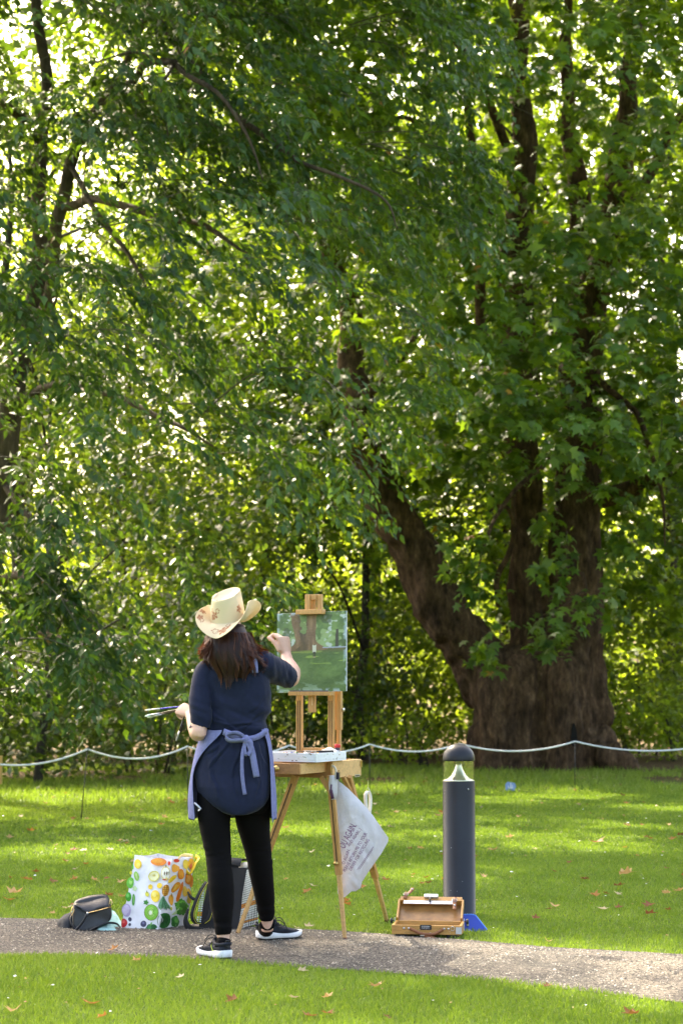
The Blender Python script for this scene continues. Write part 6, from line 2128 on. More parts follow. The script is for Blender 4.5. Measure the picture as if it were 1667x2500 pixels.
# ------------------------------------------------------------------ fruit shopping bag
def fruit_bag():
    root = empty('shopping_bag', gp(384, 2279), 'white shopping bag printed with colourful fruit, yellow handles folded over', 'bag')
    bl, bm_, br = gp(295, 2275), gp(384, 2279), gp(458, 2264)
    bk = bl + (br - bm_)
    zt = lambda u, v, Y: at(u, v, Y)
    tl, tm, tr_ = at(330, 2087, bl.y + 0.05), at(420, 2096, bm_.y + 0.06), at(474, 2092, br.y + 0.0)
    tb_ = tl + (tr_ - tm)
    def wav(p):
        k = min(1, max(0, p.z / 0.1))
        return Vector((0.010 * nz(p, 9, 1), 0.018 * nz(p, 8, 2), 0)) * k + Vector((0.0035 * nz(p, 26, 3), 0.006 * nz(p, 24, 4), 0))
    N = 16
    m = MB()
    quads = [(bl, bm_, tl, tm), (bm_, br, tm, tr_), (br, bk, tr_, tb_), (bk, bl, tb_, tl)]
    for a, b, c, d in quads:
        vs = []
        for j in range(N + 1):
            for i in range(N + 1):
                s, t = i / N, j / N
                p = (a * (1 - s) + b * s) * (1 - t) + (c * (1 - s) + d * s) * t
                p.z += 0.006 * math.sin(s * 3.14) * t ** 4 * -1.2
                vs.append(p + wav(p))
        m.add(vs, [(j * (N + 1) + i, j * (N + 1) + i + 1, (j + 1) * (N + 1) + i + 1, (j + 1) * (N + 1) + i) for j in range(N) for i in range(N)])
    WB = plain('white_woven_plastic', (0.80, 0.79, 0.82), 0.45, 0.05, 20, bmp=0.2, bscale=60)
    m.build('bag_wall', WB, root, True)
    MB().add([bl + ZV * 0.004, bm_ + ZV * 0.004, br + ZV * 0.004, bk + ZV * 0.004], [(0, 1, 2, 3)]).build('bag_base', WB, root)
    # things inside, seen through the mouth
    ins = MB()
    c0 = (tl + tr_) / 2 + Vector((0, 0, -0.09))
    ins.lathe(c0, [(0.03, -0.2), (0.05, -0.04), (0.04, 0.0), (0.01, 0.01)], 14)
    ins.build('contents', plain('dim_cloth', (0.30, 0.30, 0.28), 0.9, 0.3), root, True)
    # print
    mats, key = [], {}
    def mi(c):
        if c not in key:
            key[c] = len(mats)
            mats.append(plain('print_ink', lin(*c), 0.5, 0.12, 50))
        return key[c]
    pr = MB()
    n1 = (bm_ - bl).cross(tl - bl).normalized()
    n2 = (br - bm_).cross(tm - bm_).normalized()
    if n1.y > 0: n1 = -n1
    if n2.y > 0: n2 = -n2
    def hit(u, v):
        o = Vector((0, 0, CAM_H))
        d = at(u, v, 10) - o
        split = 384 + (420 - 384) * (2279 - v) / 183
        base, n = (bl, n1) if u < split else (bm_, n2)
        t = (base - o).dot(n) / d.dot(n)
        return o + d * t, n
    layer = [0]
    def blob(u, v, ru, rv, c, rot=0.0, lob=0, amp=0.0, lift=0, k=16):
        pts = []
        for i in range(k):
            t = 2 * math.pi * i / k
            r = 1 + amp * math.cos(lob * t)
            x, y = ru * r * math.cos(t), rv * r * math.sin(t)
            uu, vv = u + x * math.cos(rot) - y * math.sin(rot), v + x * math.sin(rot) + y * math.cos(rot)
            p, n = hit(uu, vv)
            pts.append(p + wav(p) + n * (0.0012 + 0.0006 * lift))
        p, n = hit(u, v)
        pts.append(p + wav(p) + n * (0.0012 + 0.0006 * lift))
        pr.add(pts, [(i, (i + 1) % k, k) for i in range(k)], mi(c))
    S = 0.3635
    def B(x, y, rx, ry, c, **kw):
        blob(130 + x * S, 2050 + y * S, rx * S, ry * S, c, **kw)
    Yl, Or, Gr, Dg, Lg = (245, 205, 50), (240, 140, 30), (95, 175, 50), (30, 95, 35), (150, 205, 90)
    B(571, 163, 25, 32, Yl); B(575, 172, 14, 18, (250, 220, 90), lift=1)
    B(535, 182, 6, 18, Gr); B(560, 245, 17, 33, Lg, rot=-0.2); B(562, 246, 6, 24, (200, 225, 150), rot=-0.2, lift=1)
    B(523, 222, 8, 13, (220, 215, 60)); B(521, 290, 23, 38, Gr); B(524, 282, 11, 20, Lg, lift=1); B(550, 328, 15, 17, (190, 215, 160), lob=5, amp=0.2)
    B(505, 384, 19, 32, (60, 160, 45)); B(501, 376, 8, 14, (110, 195, 80), lift=1); B(540, 404, 11, 40, (70, 150, 50)); B(542, 400, 4, 30, (120, 185, 90), lift=1)
    B(498, 475, 30, 45, (190, 170, 205)); B(498, 475, 24, 37, (215, 200, 225), lift=1)
    B(478, 560, 20, 30, (190, 30, 35), lob=3, amp=0.08); B(475, 552, 7, 10, (225, 90, 80), lift=1); B(516, 536, 12, 14, (60, 60, 85)); B(516, 570, 9, 10, (55, 55, 75)); B(498, 610, 20, 14, (100, 30, 35)); B(462, 604, 6, 8, (190, 30, 40))
    B(708, 148, 52, 26, Or); B(700, 140, 36, 15, (246, 165, 50), lift=1); B(776, 158, 9, 14, (225, 60, 35)); B(825, 140, 20, 12, (235, 70, 40))
    B(675, 245, 37, 37, (225, 215, 110), lob=6, amp=0.03); B(675, 245, 30, 29, (246, 240, 185), lift=1); B(675, 240, 10, 7, (215, 205, 110), lift=2)
    B(754, 225, 34, 46, (225, 205, 120), lob=2, amp=-0.05); B(754, 225, 28, 39, (248, 243, 222), lift=1); B(746, 225, 4, 13, (95, 70, 40), lift=2); B(762, 225, 4, 13, (95, 70, 40), lift=2); B(752, 268, 20, 5, (180, 60, 45), lift=2); B(757, 178, 3, 10, (80, 60, 40))
    B(816, 190, 25, 26, (245, 170, 50), lob=3, amp=0.13); B(852, 230, 23, 36, Or); B(852, 230, 16, 27, (247, 165, 55), lift=1); B(796, 263, 14, 36, Yl, rot=0.75); B(910, 262, 25, 40, Or, lob=5, amp=0.05); B(908, 262, 16, 26, (248, 175, 80), lift=1)
    B(930, 280, 12, 40, (246, 150, 60)); B(930, 165, 22, 40, (248, 190, 60)); B(925, 170, 9, 26, (235, 120, 70), lift=1); B(890, 165, 22, 32, (250, 215, 80))
    B(656, 317, 15, 17, Yl, lob=8, amp=0.1); B(715, 308, 17, 18, Yl); B(822, 320, 20, 42, (230, 150, 35), rot=0.6); B(822, 318, 9, 28, (245, 190, 80), rot=0.6, lift=1)
    B(852, 350, 13, 70, (238, 125, 30), rot=0.22); B(886, 348, 18, 36, (245, 200, 75), lob=3, amp=0.08); B(912, 370, 13, 45, (243, 195, 70)); B(908, 410, 12, 20, (215, 190, 80))
    B(690, 378, 32, 40, (240, 205, 55)); B(683, 366, 15, 18, (250, 226, 110), lift=1); B(634, 365, 13, 16, (205, 200, 60)); B(634, 350, 3, 9, (110, 120, 40), lift=1)
    B(757, 340, 22, 40, (190, 125, 35), rot=0.08); [B(745 + 12 * (k % 3), 312 + 14 * (k // 3), 4, 5, (225, 175, 70), lift=1) for k in range(15)]
    for k in range(9):
        B(745 + (k - 4) * 5, 420 + 6 * (k % 3), 5, 42, (60, 115, 75) if k % 2 else (95, 150, 105), rot=-0.10 * (k - 4), lift=1)
    B(795, 405, 20, 34, (235, 165, 50), lob=2, amp=-0.1); B(797, 372, 4, 12, (150, 110, 40)); B(788, 462, 8, 13, (205, 190, 60)); B(625, 420, 15, 16, (60, 140, 60), lob=5, amp=0.28)
    B(662, 487, 51, 56, (120, 140, 55)); B(662, 487, 46, 51, (120, 190, 55), lift=1); B(662, 487, 30, 34, (160, 210, 95), lift=2); B(660, 489, 12, 15, (232, 240, 205), lift=3)
    for k in range(18):
        a = 2 * math.pi * k / 18
        B(661 + 22 * math.cos(a), 488 + 25 * math.sin(a), 2.6, 2.6, (35, 45, 20), lift=3, k=8)
    B(608, 565, 19, 22, (70, 70, 100)); B(606, 559, 8, 9, (110, 112, 150), lift=1)
    B(745, 543, 42, 54, (35, 110, 45), rot=0.25)
    for k in range(5):
        B(728 + k * 9, 543, 2.6, 44 - 5 * abs(k - 2), (20, 60, 28), rot=0.25, lob=7, amp=0.12, lift=1)
    B(664, 598, 42, 32, (30, 100, 45), lob=6, amp=0.10); B(650, 590, 13, 18, (65, 140, 70), lift=1); B(682, 600, 8, 22, (20, 70, 32), lift=1); B(662, 566, 5, 14, (110, 170, 80), rot=0.4, lift=1)
    for k in range(16):
        B(862 + 30 * math.cos(k * 2.4) * (k / 16) ** 0.5, 455 + 42 * math.sin(k * 2.4) * (k / 16) ** 0.5, 17, 18, [(70, 150, 40), (100, 180, 60), (55, 125, 35)][k % 3], lob=5, amp=0.2, lift=k % 3)
    for k in range(6):
        B(835 - 4 * k, 478 + 2 * k, 4, 30, (190, 215, 150), rot=0.5 + 0.1 * k, lift=1)
    B(820, 550, 28, 40, (45, 120, 45), lob=5, amp=0.1); B(830, 538, 12, 20, (90, 160, 70), lift=1)
    B(782, 596, 9, 6, (200, 205, 70)); B(722, 605, 7, 8, (170, 190, 60))
    prop(pr.build('fruit_print', mats, root, False), kind='stuff')
    # yellow handle and lining turned over the rim
    yl = plain('yellow_handle', (0.85, 0.60, 0.03), 0.4, 0.12, 20)
    hd = MB()
    e = lambda x, y, dy=0.0: at(130 + x * S, 2050 + y * S, tr_.y - 0.03 + dy)
    ribbon(hd, smooth_path([e(855, 140), e(880, 190, -.02), e(912, 228, -.03), e(935, 205, -.03), e(955, 160, -.01), e(975, 130, .01), e(955, 112, .03)], 5), 0.024, (0.7, -0.6, 0.4), 0.003)
    hd.build('handle', yl, root, True)
    h2 = MB()
    ribbon(h2, smooth_path([e(940, 112, .02), e(900, 104, .05), e(860, 112, .06), e(840, 130, .05)], 5), 0.020, (0.3, -0.5, 0.8), 0.003)
    h2.build('handle', plain('pale_yellow_handle', (0.80, 0.62, 0.25), 0.5, 0.15, 20), root, True)
fruit_bag()

# ------------------------------------------------------------------ handbag on a turquoise cloth
def cloth_heap(name, label, cat, uv, Yc, mat, amp, sd, parent=None):
    ring0 = [at(u, v, Yc) for u, v in uv]
    c = sum(ring0, Vector()) / len(ring0)
    gx = [p.x for p in ring0]
    w = (max(gx) - min(gx)) / 2
    hz = max(p.z for p in ring0)
    vs, n, k = [], 22, 12
    for j in range(k + 1):
        q = j / k
        for i in range(n * 2):
            t = math.pi * i / n
            r = math.sin(q * math.pi / 2) ** 0.8
            p = Vector((c.x + w * r * math.cos(t), Yc + 0.10 * r * math.sin(t), hz * math.cos(q * math.pi / 2)))
            f = 0.35 * nz(p, 14, sd) + 0.30 * nz(p, 30, sd + 4)
            p.x += amp * f
            p.z = max(0.008, p.z * (1 + 0.5 * f) + amp * 0.4 * f)
            vs.append(p)
    m = 2 * n
    fs = [(j * m + i, j * m + (i + 1) % m, (j + 1) * m + (i + 1) % m, (j + 1) * m + i) for j in range(k) for i in range(m)]
    o = MB().add(vs, fs).build(name, mat, None, True)
    sbs = o.modifiers.new('s', 'SUBSURF')
    sbs.levels = sbs.render_levels = 1
    return prop(o, label, cat)
TURQ = plain('turquoise_cotton', (0.36, 0.60, 0.56), 0.85, 0.12, 30, bmp=0.3, bscale=200)
gY = gp(220, 2278).y
cloth_heap('turquoise_garment', 'crumpled turquoise garment lying under and behind the black handbag', 'garment', [(150, 2276), (298, 2270), (285, 2212), (240, 2240), (170, 2250)], gY + 0.16, TURQ, 0.05, 2)
cloth_heap('turquoise_cuff', 'pale turquoise cloth end spilling in front beside the bag strap', 'cloth', [(232, 2277), (292, 2277), (280, 2258), (250, 2260)], gY + 0.0, TURQ, 0.05, 6)
cloth_heap('dark_scarf', 'dark bunched scarf at the left of the handbag', 'scarf', [(146, 2270), (190, 2270), (165, 2228)], gY + 0.10, plain('dark_print_cloth', (0.016, 0.018, 0.022), 0.8, 0.6, 40), 0.05, 9)

def handbag():
    LEAT = plain('black_leather', (0.012, 0.013, 0.017), 0.36, 0.25, 60, bmp=0.5, bscale=160, dist=0.002)
    GOLD = plain('gold_metal', (0.70, 0.48, 0.22), 0.25, 0.1, 30, metal=1.0)
    root = empty('handbag', gp(228, 2279), 'small black leather handbag with gold zip and clasps on the path', 'handbag')
    S = 0.3635
    e = lambda x, y, Y=0.0: at(130 + x * S, 2050 + y * S, gY + Y)
    # body: front and back outlines, leaning back
    fo = [(150, 625), (205, 622), (300, 590), (385, 545), (388, 500), (376, 450), (230, 490), (140, 430), (128, 500), (135, 570)]
    rings = []
    for dy, gx, sh in ((-0.045, 0.86, 12), (-0.055, 0.97, 2), (-0.02, 1.03, -4), (0.03, 1.02, -4), (0.06, 0.9, 6)):
        r = []
        outl = smooth_path([Vector((x, y, 0)) for x, y in [(132, 590), (132, 500), (148, 420), (230, 385), (330, 372), (374, 395), (388, 470), (384, 545), (300, 590), (205, 622), (150, 622)] + [(132, 590)]], 4)[:-1]
        for p in outl:
            cx, cy_ = 258, 500
            x, y = cx + (p.x - cx) * gx, cy_ + (p.y - cy_) * gx + sh
            q = e(x, y, dy + (590 - y) / 220 * 0.03)
            q.z = max(q.z, 0.012)
            q += Vector((0.004 * nz(q, 18, 1), 0.008 * nz(q, 16, 2), 0.005 * nz(q, 18, 3)))
            r.append(q)
        rings.append(r)
    b = MB().loft(rings)
    bo = b.build('bag_body', LEAT, root, True)
    s_ = bo.modifiers.new('s', 'SUBSURF')
    s_.levels = s_.render_levels = 1
    # folded flap
    fl = MB()
    grid = []
    for j in range(7):
        t = j / 6
        row = []
        for i in range(13):
            s = i / 12
            top = Vector((148 + (368 - 148) * s, 425 + (372 - 425) * s - 14 * math.sin(s * 3.14), 0))
            low = Vector((142 + (378 - 142) * s, 432 + (455 - 432) * s + 52 * math.exp(-((s - 0.40) / 0.28) ** 2), 0))
            p = top.lerp(low, t)
            q = e(p.x, p.y, -0.075 - 0.012 * math.sin(t * 3.1) + (1 - t) * 0.085)
            q += Vector((0, 0.004 * nz(q, 26, 8), 0.003 * nz(q, 30, 9)))
            row.append(q)
        grid.append(row)
    fl.add([p for r in grid for p in r], [(j * 13 + i, j * 13 + i + 1, (j + 1) * 13 + i + 1, (j + 1) * 13 + i) for j in range(6) for i in range(12)])
    fo_ = fl.build('flap', LEAT, root, True)
    fo_.modifiers.new('t', 'SOLIDIFY').thickness = 0.004
    z = MB()
    z.tube(smooth_path([e(226, 494, -0.097), e(300, 476, -0.099), e(372, 456, -0.092)], 6), 0.0026, 6)
    zo = z.build('zip', GOLD, root, True)
    MB().lathe(e(232, 494, -0.100), [(0.006, 0), (0.006, 0.003), (0.003, 0.005)], 10, 0, (0, -1, 0)).build('zip_pull', METAL, zo, True)
    pt = MB()
    ribbon(pt, smooth_path([e(228, 500, -0.10), e(205, 545, -0.095), e(170, 590, -0.085), e(140, 615, -0.08), e(125, 638, -0.09)], 4), 0.012, (1, -0.2, 0.4), 0.003)
    pt.build('leather_tassel', LEAT, root, True)
    for x, y, nm in ((133, 480, 'clasp'), (388, 430, 'clasp')):
        c = MB()
        c.tube(smooth_path([e(x, y - 30, -0.05), e(x + 10, y - 10, -0.06), e(x + 2, y + 15, -0.06), e(x - 8, y + 30, -0.055), e(x - 12, y + 5, -0.055), e(x, y - 28, -0.05)], 4), 0.0022, 6)
        c.build(nm, GOLD, root, True)
    st = MB()
    ribbon(st, smooth_path([e(180, 605, -0.085), e(240, 612, -0.095), e(290, 590, -0.10), e(350, 563, -0.07), e(410, 560, -0.03), e(445, 580, -0.03), e(440, 612, -0.07), e(395, 632, -0.10), e(330, 634, -0.11), e(285, 620, -0.11)], 6), 0.014, (0.1, -0.8, 0.6), 0.004)
    st.build('shoulder_strap', LEAT, root, True)
    s2 = MB()
    ribbon(s2, smooth_path([e(130, 500, -0.05), e(118, 530, -0.05), e(125, 570, -0.06), e(150, 600, -0.07)], 4), 0.010, (0.6, -0.5, 0.4), 0.003)
    s2.build('side_strap', LEAT, root, True)
handbag()

# ------------------------------------------------------------------ black bag with dotted side behind the legs
def dotted_bag():
    S = 0.3635
    g = gp(575, 2275)
    Y0 = g.y
    root = empty('tote_bag', g, 'tall black bag with white and orange dotted sides standing behind the painter', 'bag')
    BLKC = plain('black_canvas', (0.010, 0.010, 0.011), 0.8, 0.25, 50, bmp=0.3, bscale=200)
    e = lambda x, y, Y=0.0: at(130 + x * S, 2050 + y * S, Y0 + Y)
    fb, ft = [e(972, 612, 0.02), e(1235, 625, 0.0)], [e(1060, 190, 0.09), e(1300, 188, 0.06)]
    rb = [e(1380, 560, 0.22)]
    # right side runs back
    P = [fb[0], fb[1], e(1378, 565, 0.26), e(1120, 560, 0.30)]
    T = [ft[0], ft[1], e(1345, 165, 0.24), e(1100, 150, 0.28)]
    for p in P:
        p.z = max(0.012, min(p.z, 0.02))
    m = MB()
    N = 8
    for k in range(4):
        a, b, c, d = P[k], P[(k + 1) % 4], T[k], T[(k + 1) % 4]
        vs = []
        for j in range(N + 1):
            for i in range(N + 1):
                s, t = i / N, j / N
                p = (a * (1 - s) + b * s) * (1 - t) + (c * (1 - s) + d * s) * t
                vs.append(p + Vector((0.005 * nz(p, 10, 3), 0.006 * nz(p, 10, 5), 0)))
        m.add(vs, [(j * (N + 1) + i, j * (N + 1) + i + 1, (j + 1) * (N + 1) + i + 1, (j + 1) * (N + 1) + i) for j in range(N) for i in range(N)])
    m.add(P, [(3, 2, 1, 0)])
    m.build('bag_wall', BLKC, root, True)
    # open top flap and pale thing inside
    fl = MB()
    ribbon(fl, smooth_path([e(1195, 170, 0.07), e(1200, 140, 0.09), e(1215, 126, 0.14), e(1290, 140, 0.22)], 4), 0.10, (1, 0.2, -0.1), 0.004)
    fl.build('top_flap', BLKC, root, True)
    MB().lathe(e(1290, 178, 0.14), [(0.03, -0.05), (0.034, 0.0), (0.026, 0.016), (0.004, 0.022)], 16).build('contents', plain('cream_cloth', (0.7, 0.62, 0.5), 0.8, 0.1), root, True)
    # dotted panel on the right side
    a, b, c, d = P[1], P[2], T[1], T[2]
    nrm = (b - a).cross(c - a).normalized()
    if nrm.x < 0: nrm = -nrm
    W_ = plain('white_dot', (0.66, 0.66, 0.64), 0.6, 0.1)
    O_ = plain('orange_dot', (0.62, 0.22, 0.02), 0.6, 0.1)
    dm = MB()
    for j in range(26):
        for i in range(13):
            s, t = (i + 0.5) / 13, (j + 0.5) / 27
            p = (a * (1 - s) + b * s) * (1 - t) + (c * (1 - s) + d * s) * t
            p = p + Vector((0.005 * nz(p, 10, 3), 0.006 * nz(p, 10, 5), 0)) + nrm * 0.0022
            ex = (b - a).normalized()
            ey = (c - a).normalized()
            r = 0.0062
            orange = j in (2, 9, 10) 
            dm.add([p + ex * r * math.cos(q) + ey * r * math.sin(q) for q in np.linspace(0, 6.283, 9)[:-1]], [tuple(range(8))], 1 if orange else 0)
    prop(dm.build('dot_print', [W_, O_], root), kind='stuff')
    # narrow dotted strip and straps with yellow piping at the left
    sp = MB()
    for j in range(18):
        t = j / 17
        p = e(1012 - 34 * t, 300 + 250 * t, -0.02)
        for k in range(2):
            sp.box(p + Vector((0.010 * (k - 0.5) * (0.6 + t), 0, 0)), (0.0085, 0.002, 0.007), None, 1 if j in (13, 14) else 0)
    prop(sp.build('dot_strip', [plain('pale_blue_dot', (0.55, 0.62, 0.72), 0.6, 0.1), O_], root), kind='stuff')
    for k, pts in enumerate(([(1030, 285, -.03), (990, 350, -.05), (955, 430, -.06), (935, 510, -.06), (955, 555, -.05), (985, 560, -.03)], [(1055, 380, -.04), (1062, 460, -.06), (1045, 530, -.06), (1010, 560, -.05)])):
        st = MB()
        ribbon(st, smooth_path([e(x, y, d_) for x, y, d_ in pts], 4), 0.022, (1, -0.3, 0.2), 0.006)
        so = st.build('strap', BLKC, root, True)
        pp = MB()
        pp.tube(smooth_path([e(x + 9, y + 3, d_ - 0.008) for x, y, d_ in pts], 4), 0.0013, 5)
        pp.build('piping', plain('yellow_piping', (0.55, 0.50, 0.06), 0.6, 0.1), so, True)
    hk = MB()
    hk.tube(smooth_path([e(905, 350, -.02), e(925, 385, -.03), e(955, 400, -.03), e(985, 380, -.02), e(1000, 340, 0)], 5), lerp_list([0.004, 0.008, 0.009, 0.007, 0.005], 5), 8)
    hk.build('grab_handle', BLKC, root, True)
    lo = MB()
    ribbon(lo, smooth_path([e(905, 470, 0), e(890, 540, -.02), e(910, 590, -.03), e(960, 605, -.02), e(1010, 610, -.02)], 5), 0.035, (0.4, -0.5, 0.8), 0.01)
    lo.build('base_strap', BLKC, root, True)
dotted_bag()

# ------------------------------------------------------------------ rope fence
ROPE = plain('white_rope', (0.72, 0.72, 0.70), 0.8, 0.12, 60, bmp=0.4, bscale=120)
PIN = plain('black_steel_pin', (0.012, 0.012, 0.012), 0.5, 0.2)
posts = [(-120, 1836, 18.2, 0), (214, 1829, 18.9, 1), (458, 1822, 20.3, 2), (706, 1820, 21.8, 3), (902, 1817, 22.8, 4), (1121, 1816, 23.6, 5), (1403, 1810, 24.2, 6), (1760, 1812, 24.8, 7)]
plab = {0: 'thin black rope pin just outside the left edge', 1: 'thin black rope pin leaning beside the handbag side of the lawn', 2: 'thin black rope pin hidden behind the apron', 3: 'thin black rope pin behind the drawer of the easel',
        4: 'thin black rope pin behind the end of the easel box', 5: 'thin black rope pin behind the bollard lamp', 6: 'thin black rope pin in front of the plane trunk', 7: 'thin black rope pin just outside the right edge'}
tops = []
for u, v, Yp, k in posts:
    t = at(u, v, Yp)
    tops.append(t)
    lean = -0.055 if k == 1 else 0.012 * ((k % 3) - 1)
    root = empty('rope_post', (t.x + lean, Yp, 0), plab[k], 'fence post', 'pins carrying the white rope')
    MB().tube([Vector((t.x + lean, Yp, -0.05)), Vector((t.x, Yp, t.z + 0.012))], 0.0045, 8).build('pin', PIN, root, True)
    MB().tube([t + Vector((0.010 * math.cos(a), 0, 0.010 * math.sin(a))) for a in np.linspace(0, 6.283, 11)], 0.004, 6).build('eye_loop', PIN, root, True)
rp = MB()
pts = []
for a, b in zip(tops[:-1], tops[1:]):
    L = (b - a).length
    sag = {0: 0.13}.get(len(pts), 0.085)
    for k in range(16):
        q = k / 16
        p = a.lerp(b, q)
        p.z -= sag * 4 * q * (1 - q) * min(1.3, L / 1.3)
        pts.append(p)
pts.append(tops[-1])
rp.tube(pts, 0.0095, 8)
prop(rp.build('rope', ROPE, None, True), 'thick white rope sagging from pin to pin along the lawn', 'rope')
# wooden stake at the left edge, small blue sign on the grass
wk = MB().box(at(1, 1880, 24) , (0.05, 0.05, 0.34)).build('wooden_stake', WOOD2, None, bevel=0.004)
prop(wk, 'short pale wooden stake at the very left edge behind the rope', 'stake')
def sign():
    g = gp(1246, 1934)
    root = empty('lawn_sign', g, 'small blue six-sided sign lying against the grass before the big tree', 'sign')
    w, h = 0.062, 0.07
    poly = [(-w, -h * 0.7), (w * 0.75, -h * 0.75), (w, 0), (w * 0.8, h * 0.55), (-w * 0.55, h * 0.75), (-w, h * 0.35)]
    c = g + Vector((0, 0, 0.07))
    f = [c + Vector((x, 0.25 * y * 0, y)) for x, y in poly]
    MB().loft([f, [p + Vector((0, 0.006, 0)) for p in f]]).build('plate', plain('pale_blue_sign', (0.20, 0.30, 0.55), 0.5, 0.1), root)
    mk = MB()
    for x, z, a, b in ((0, 0.012, 0.012, 0.05), (0.0, -0.02, 0.05, 0.012), (0.02, 0.0, 0.008, 0.03), (-0.028, -0.005, 0.008, 0.024)):
        mk.box(c + Vector((x, -0.002, z)), (a, 0.002, b))
    mk.build('white_symbol', plain('white_mark', (0.7, 0.72, 0.75), 0.5, 0.05), root)
    MB().tube([c + Vector((0, 0.008, 0)), Vector((g.x, g.y + 0.008, -0.04))], 0.004, 6).build('stake', PIN, root)
sign()

# ------------------------------------------------------------------ fallen leaves
LM = []
for nm, c in (('brown', (0.26, 0.115, 0.035)), ('orange', (0.42, 0.19, 0.05)), ('tan', (0.42, 0.26, 0.11)), ('pale', (0.55, 0.44, 0.27)), ('red_brown', (0.22, 0.085, 0.035))):
    LM.append(leaf_mat('dry_leaf_' + nm, tuple(x * 0.7 for x in c), c, tuple(min(1, x * 1.3) for x in c), tuple(min(1, x * 1.4) for x in c), 0.3, 0.6, 0.25))
def dry_leaf_mesh(sd):
    r = random.Random(sd)
    base = PALM[0].copy()
    out = []
    curl = r.uniform(0.35, 0.9)
    tw = r.uniform(-0.5, 0.5)
    # denser: outline plus middle ring
    V = [base[0]]
    for i in range(1, len(base)):
        V.append(base[0] + (base[i] - base[0]) * 0.55)
    for i in range(1, len(base)):
        V.append(base[i])
    V = np.array(V)
    x, y = V[:, 0], V[:, 1] - 0.4
    V[:, 2] = curl * (np.abs(x) ** 1.5) * 0.9 + 0.35 * r.uniform(-0.4, 1) * y ** 2 + tw * x * y + np.array([r.uniform(-0.03, 0.06) for _ in V])
    V[:, 0] *= 1 - 0.35 * curl * np.abs(x)
    V[:, 2] -= V[:, 2].min()
    k = len(base) - 1
    F = [(0, 1 + i, 1 + (i + 1) % k) for i in range(k)]
    for i in range(k):
        a, b, c, d = 1 + i, 1 + (i + 1) % k, 1 + k + (i + 1) % k, 1 + k + i
        F += [(a, d, c), (a, c, b)]
    return V, F
DL = []
for i in range(15):
    V, F = dry_leaf_mesh(i)
    me = np_mesh('fallen_leaf', V, F, np.full(len(V), random.random()))
    me.materials.append(LM[i % 5])
    me.polygons.foreach_set('use_smooth', [True] * len(me.polygons))
    DL.append(me)
def fallen(x, y, s, i, label, z=0.022, rz=None):
    o = bpy.data.objects.new('fallen_leaf', DL[i % 15])
    COL.objects.link(o)
    o.location = (x, y, z + float(path_z(np.array([x]), np.array([y]))[0]) * 0.9)
    o.rotation_euler = (random.uniform(-0.35, 0.35), random.uniform(-0.35, 0.35), random.uniform(0, 6.28) if rz is None else rz)
    o.scale = (s, s, s)
    prop(o, label, 'leaf', 'fallen leaves')
for u, v, s, i, lab in (
    (212, 2463, 0.080, 1, 'orange curled leaf on the near lawn below the handbag'), (27, 2487, 0.075, 2, 'tan leaf in the bottom left corner of the near lawn'), (261, 2492, 0.05, 6, 'brown leaf at the bottom edge below the fruit bag'),
    (580, 2452, 0.062, 0, 'brown leaf on the near lawn below the shoes'), (712, 2450, 0.055, 3, 'pale broken leaf on the near lawn right of the shoes'), (796, 2488, 0.065, 5, 'reddish leaf at the bottom edge under the easel'),
    (288, 2330, 0.062, 1, 'orange star shaped leaf on the path edge below the fruit bag'), (342, 2358, 0.05, 2, 'thin tan leaf on the near grass by the path'), (1555, 2490, 0.075, 0, 'brown leaf at the bottom edge far right'),
    (80, 2158, 0.085, 1, 'brown leaf on the lawn above the handbag'), (24, 2192, 0.11, 2, 'large pale tan leaf at the left edge of the lawn'), (295, 2164, 0.07, 7, 'tan leaf behind the left of the fruit bag'), (222, 2155, 0.06, 2, 'flat tan leaf between handbag and fruit bag on the lawn'), (211, 2116, 0.05, 11, 'orange leaf on the lit lawn streak'),
    (1452, 2063, 0.13, 4, 'dark upright curled leaf on the right lawn'), (1512, 2147, 0.13, 2, 'large tan curled leaf on the right lawn'), (1206, 2082, 0.10, 7, 'tan leaf right of the bollard on the lawn'), (1660, 2185, 0.10, 12, 'brown leaf at the right edge of the lawn'), (1575, 2242, 0.075, 9, 'red brown leaf near the right edge above the path'),
    (1300, 2252, 0.05, 4, 'small dark leaf right of the blue board'), (1022, 2164, 0.05, 11, 'bright orange leaf just left of the bollard foot'), (853, 2208, 0.075, 6, 'orange leaf beside the front easel leg'), (838, 2215, 0.065, 1, 'rusty leaf behind the front easel leg'), (890, 2172, 0.06, 11, 'upright orange leaf between the easel legs'),
    (1352, 2136, 0.05, 9, 'slim red brown leaf in mid lawn right of the bollard'), (745, 2276, 0.055, 3, 'pale leaf on the path right of the shoe'), (728, 2283, 0.045, 8, 'cream leaf on the gravel beside the shoe'), (1335, 2310, 0.05, 2, 'tan leaf on the path edge right of the paint box'), (450, 2395, 0.04, 13, 'tiny leaf on the near lawn below the left shoe'),
):
    p = gp(u, v)
    fallen(p.x, p.y, s, i, lab)
random.seed(12)
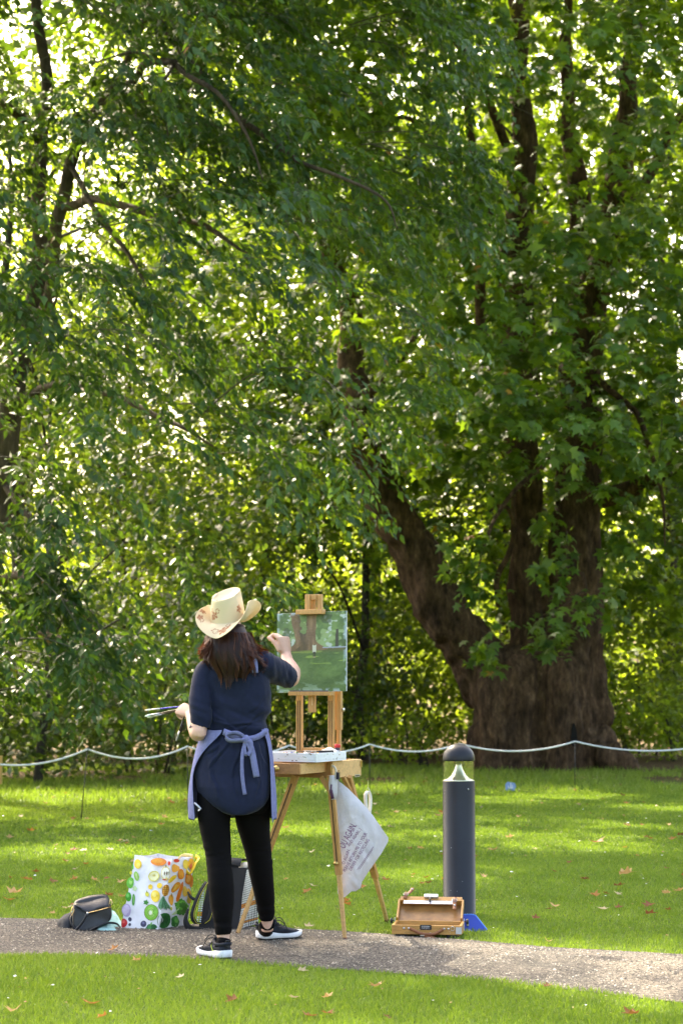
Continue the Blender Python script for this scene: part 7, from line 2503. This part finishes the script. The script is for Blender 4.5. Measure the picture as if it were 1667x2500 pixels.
for k in range(200):
    u = random.uniform(-20, 1690)
    v = 1905 + 340 * random.random() ** 1.7
    p = gp(u, v)
    if p.y < float(far_y(p.x)) + 0.1:
        continue
    if k % 36 == 0:
        p = gp(u, random.uniform(2360, 2495))
        if p.y > float(near_y(p.x)) - 0.05:
            continue
    i = random.randrange(15)
    tone = ('brown', 'orange', 'tan', 'pale', 'red-brown')[i % 5]
    u = float(cam_uv(np.array([list(p)]))[0][0])
    side = ('left of the handbag' if u < 200 else 'behind the bags' if u < 480 else 'behind the painter' if u < 680 else 'between easel and bollard' if u < 1080 else 'right of the bollard' if u < 1400 else 'towards the right edge')
    where = 'on the near grass' if p.y < 9.5 else 'on the lawn close to the path' if p.y < 13 else 'in the middle of the lawn' if p.y < 18.5 else 'far back near the rope'
    fallen(p.x, p.y, random.uniform(0.035, 0.085), i, 'small %s dry leaf %s, %s' % (tone, where, side), 0.02)
# feathers and pale flecks too small to count
n = 420
uu, vv = rng.uniform(-60, 1730, n), 1900 + 590 * rng.random(n) ** 1.5
G = np.array([list(gp(a, b)) for a, b in zip(uu, vv)])
k = (G[:, 1] > far_y(G[:, 0]) + 0.05) | (G[:, 1] < near_y(G[:, 0]) - 0.05)
G = G[k]
G[:, 2] = 0.028
n = len(G)
a = rng.uniform(0, 6.28, n)
V, F, A = place_leaves(OVATE[0], OVATE[1], G, np.stack([np.cos(a), np.sin(a), 0 * a], 1), np.array([0, 0, 1.0]) + rng.normal(0, .25, (n, 3)), rng.uniform(0.4, 1.0, n) * np.clip(0.010 + 0.0016 * G[:, 1], 0.018, 0.045), rng.random(n))
m, nt, p = new_mat('pale_fleck')
at_ = nt.nodes.new('ShaderNodeAttribute')
at_.attribute_name = 'v'
nt.links.new(ramp(nt, at_.outputs['Fac'], [(0, (0.65, 0.68, 0.72)), (0.30, (0.6, 0.6, 0.58)), (0.34, (0.36, 0.2, 0.08)), (1, (0.3, 0.12, 0.04))]), p.inputs['Base Color'])
prop(link('leaf_litter', np_mesh('leaf_litter', V, F, A), m, None, False), 'tiny pale feathers and leaf scraps over the lawn', 'litter', kind='stuff')
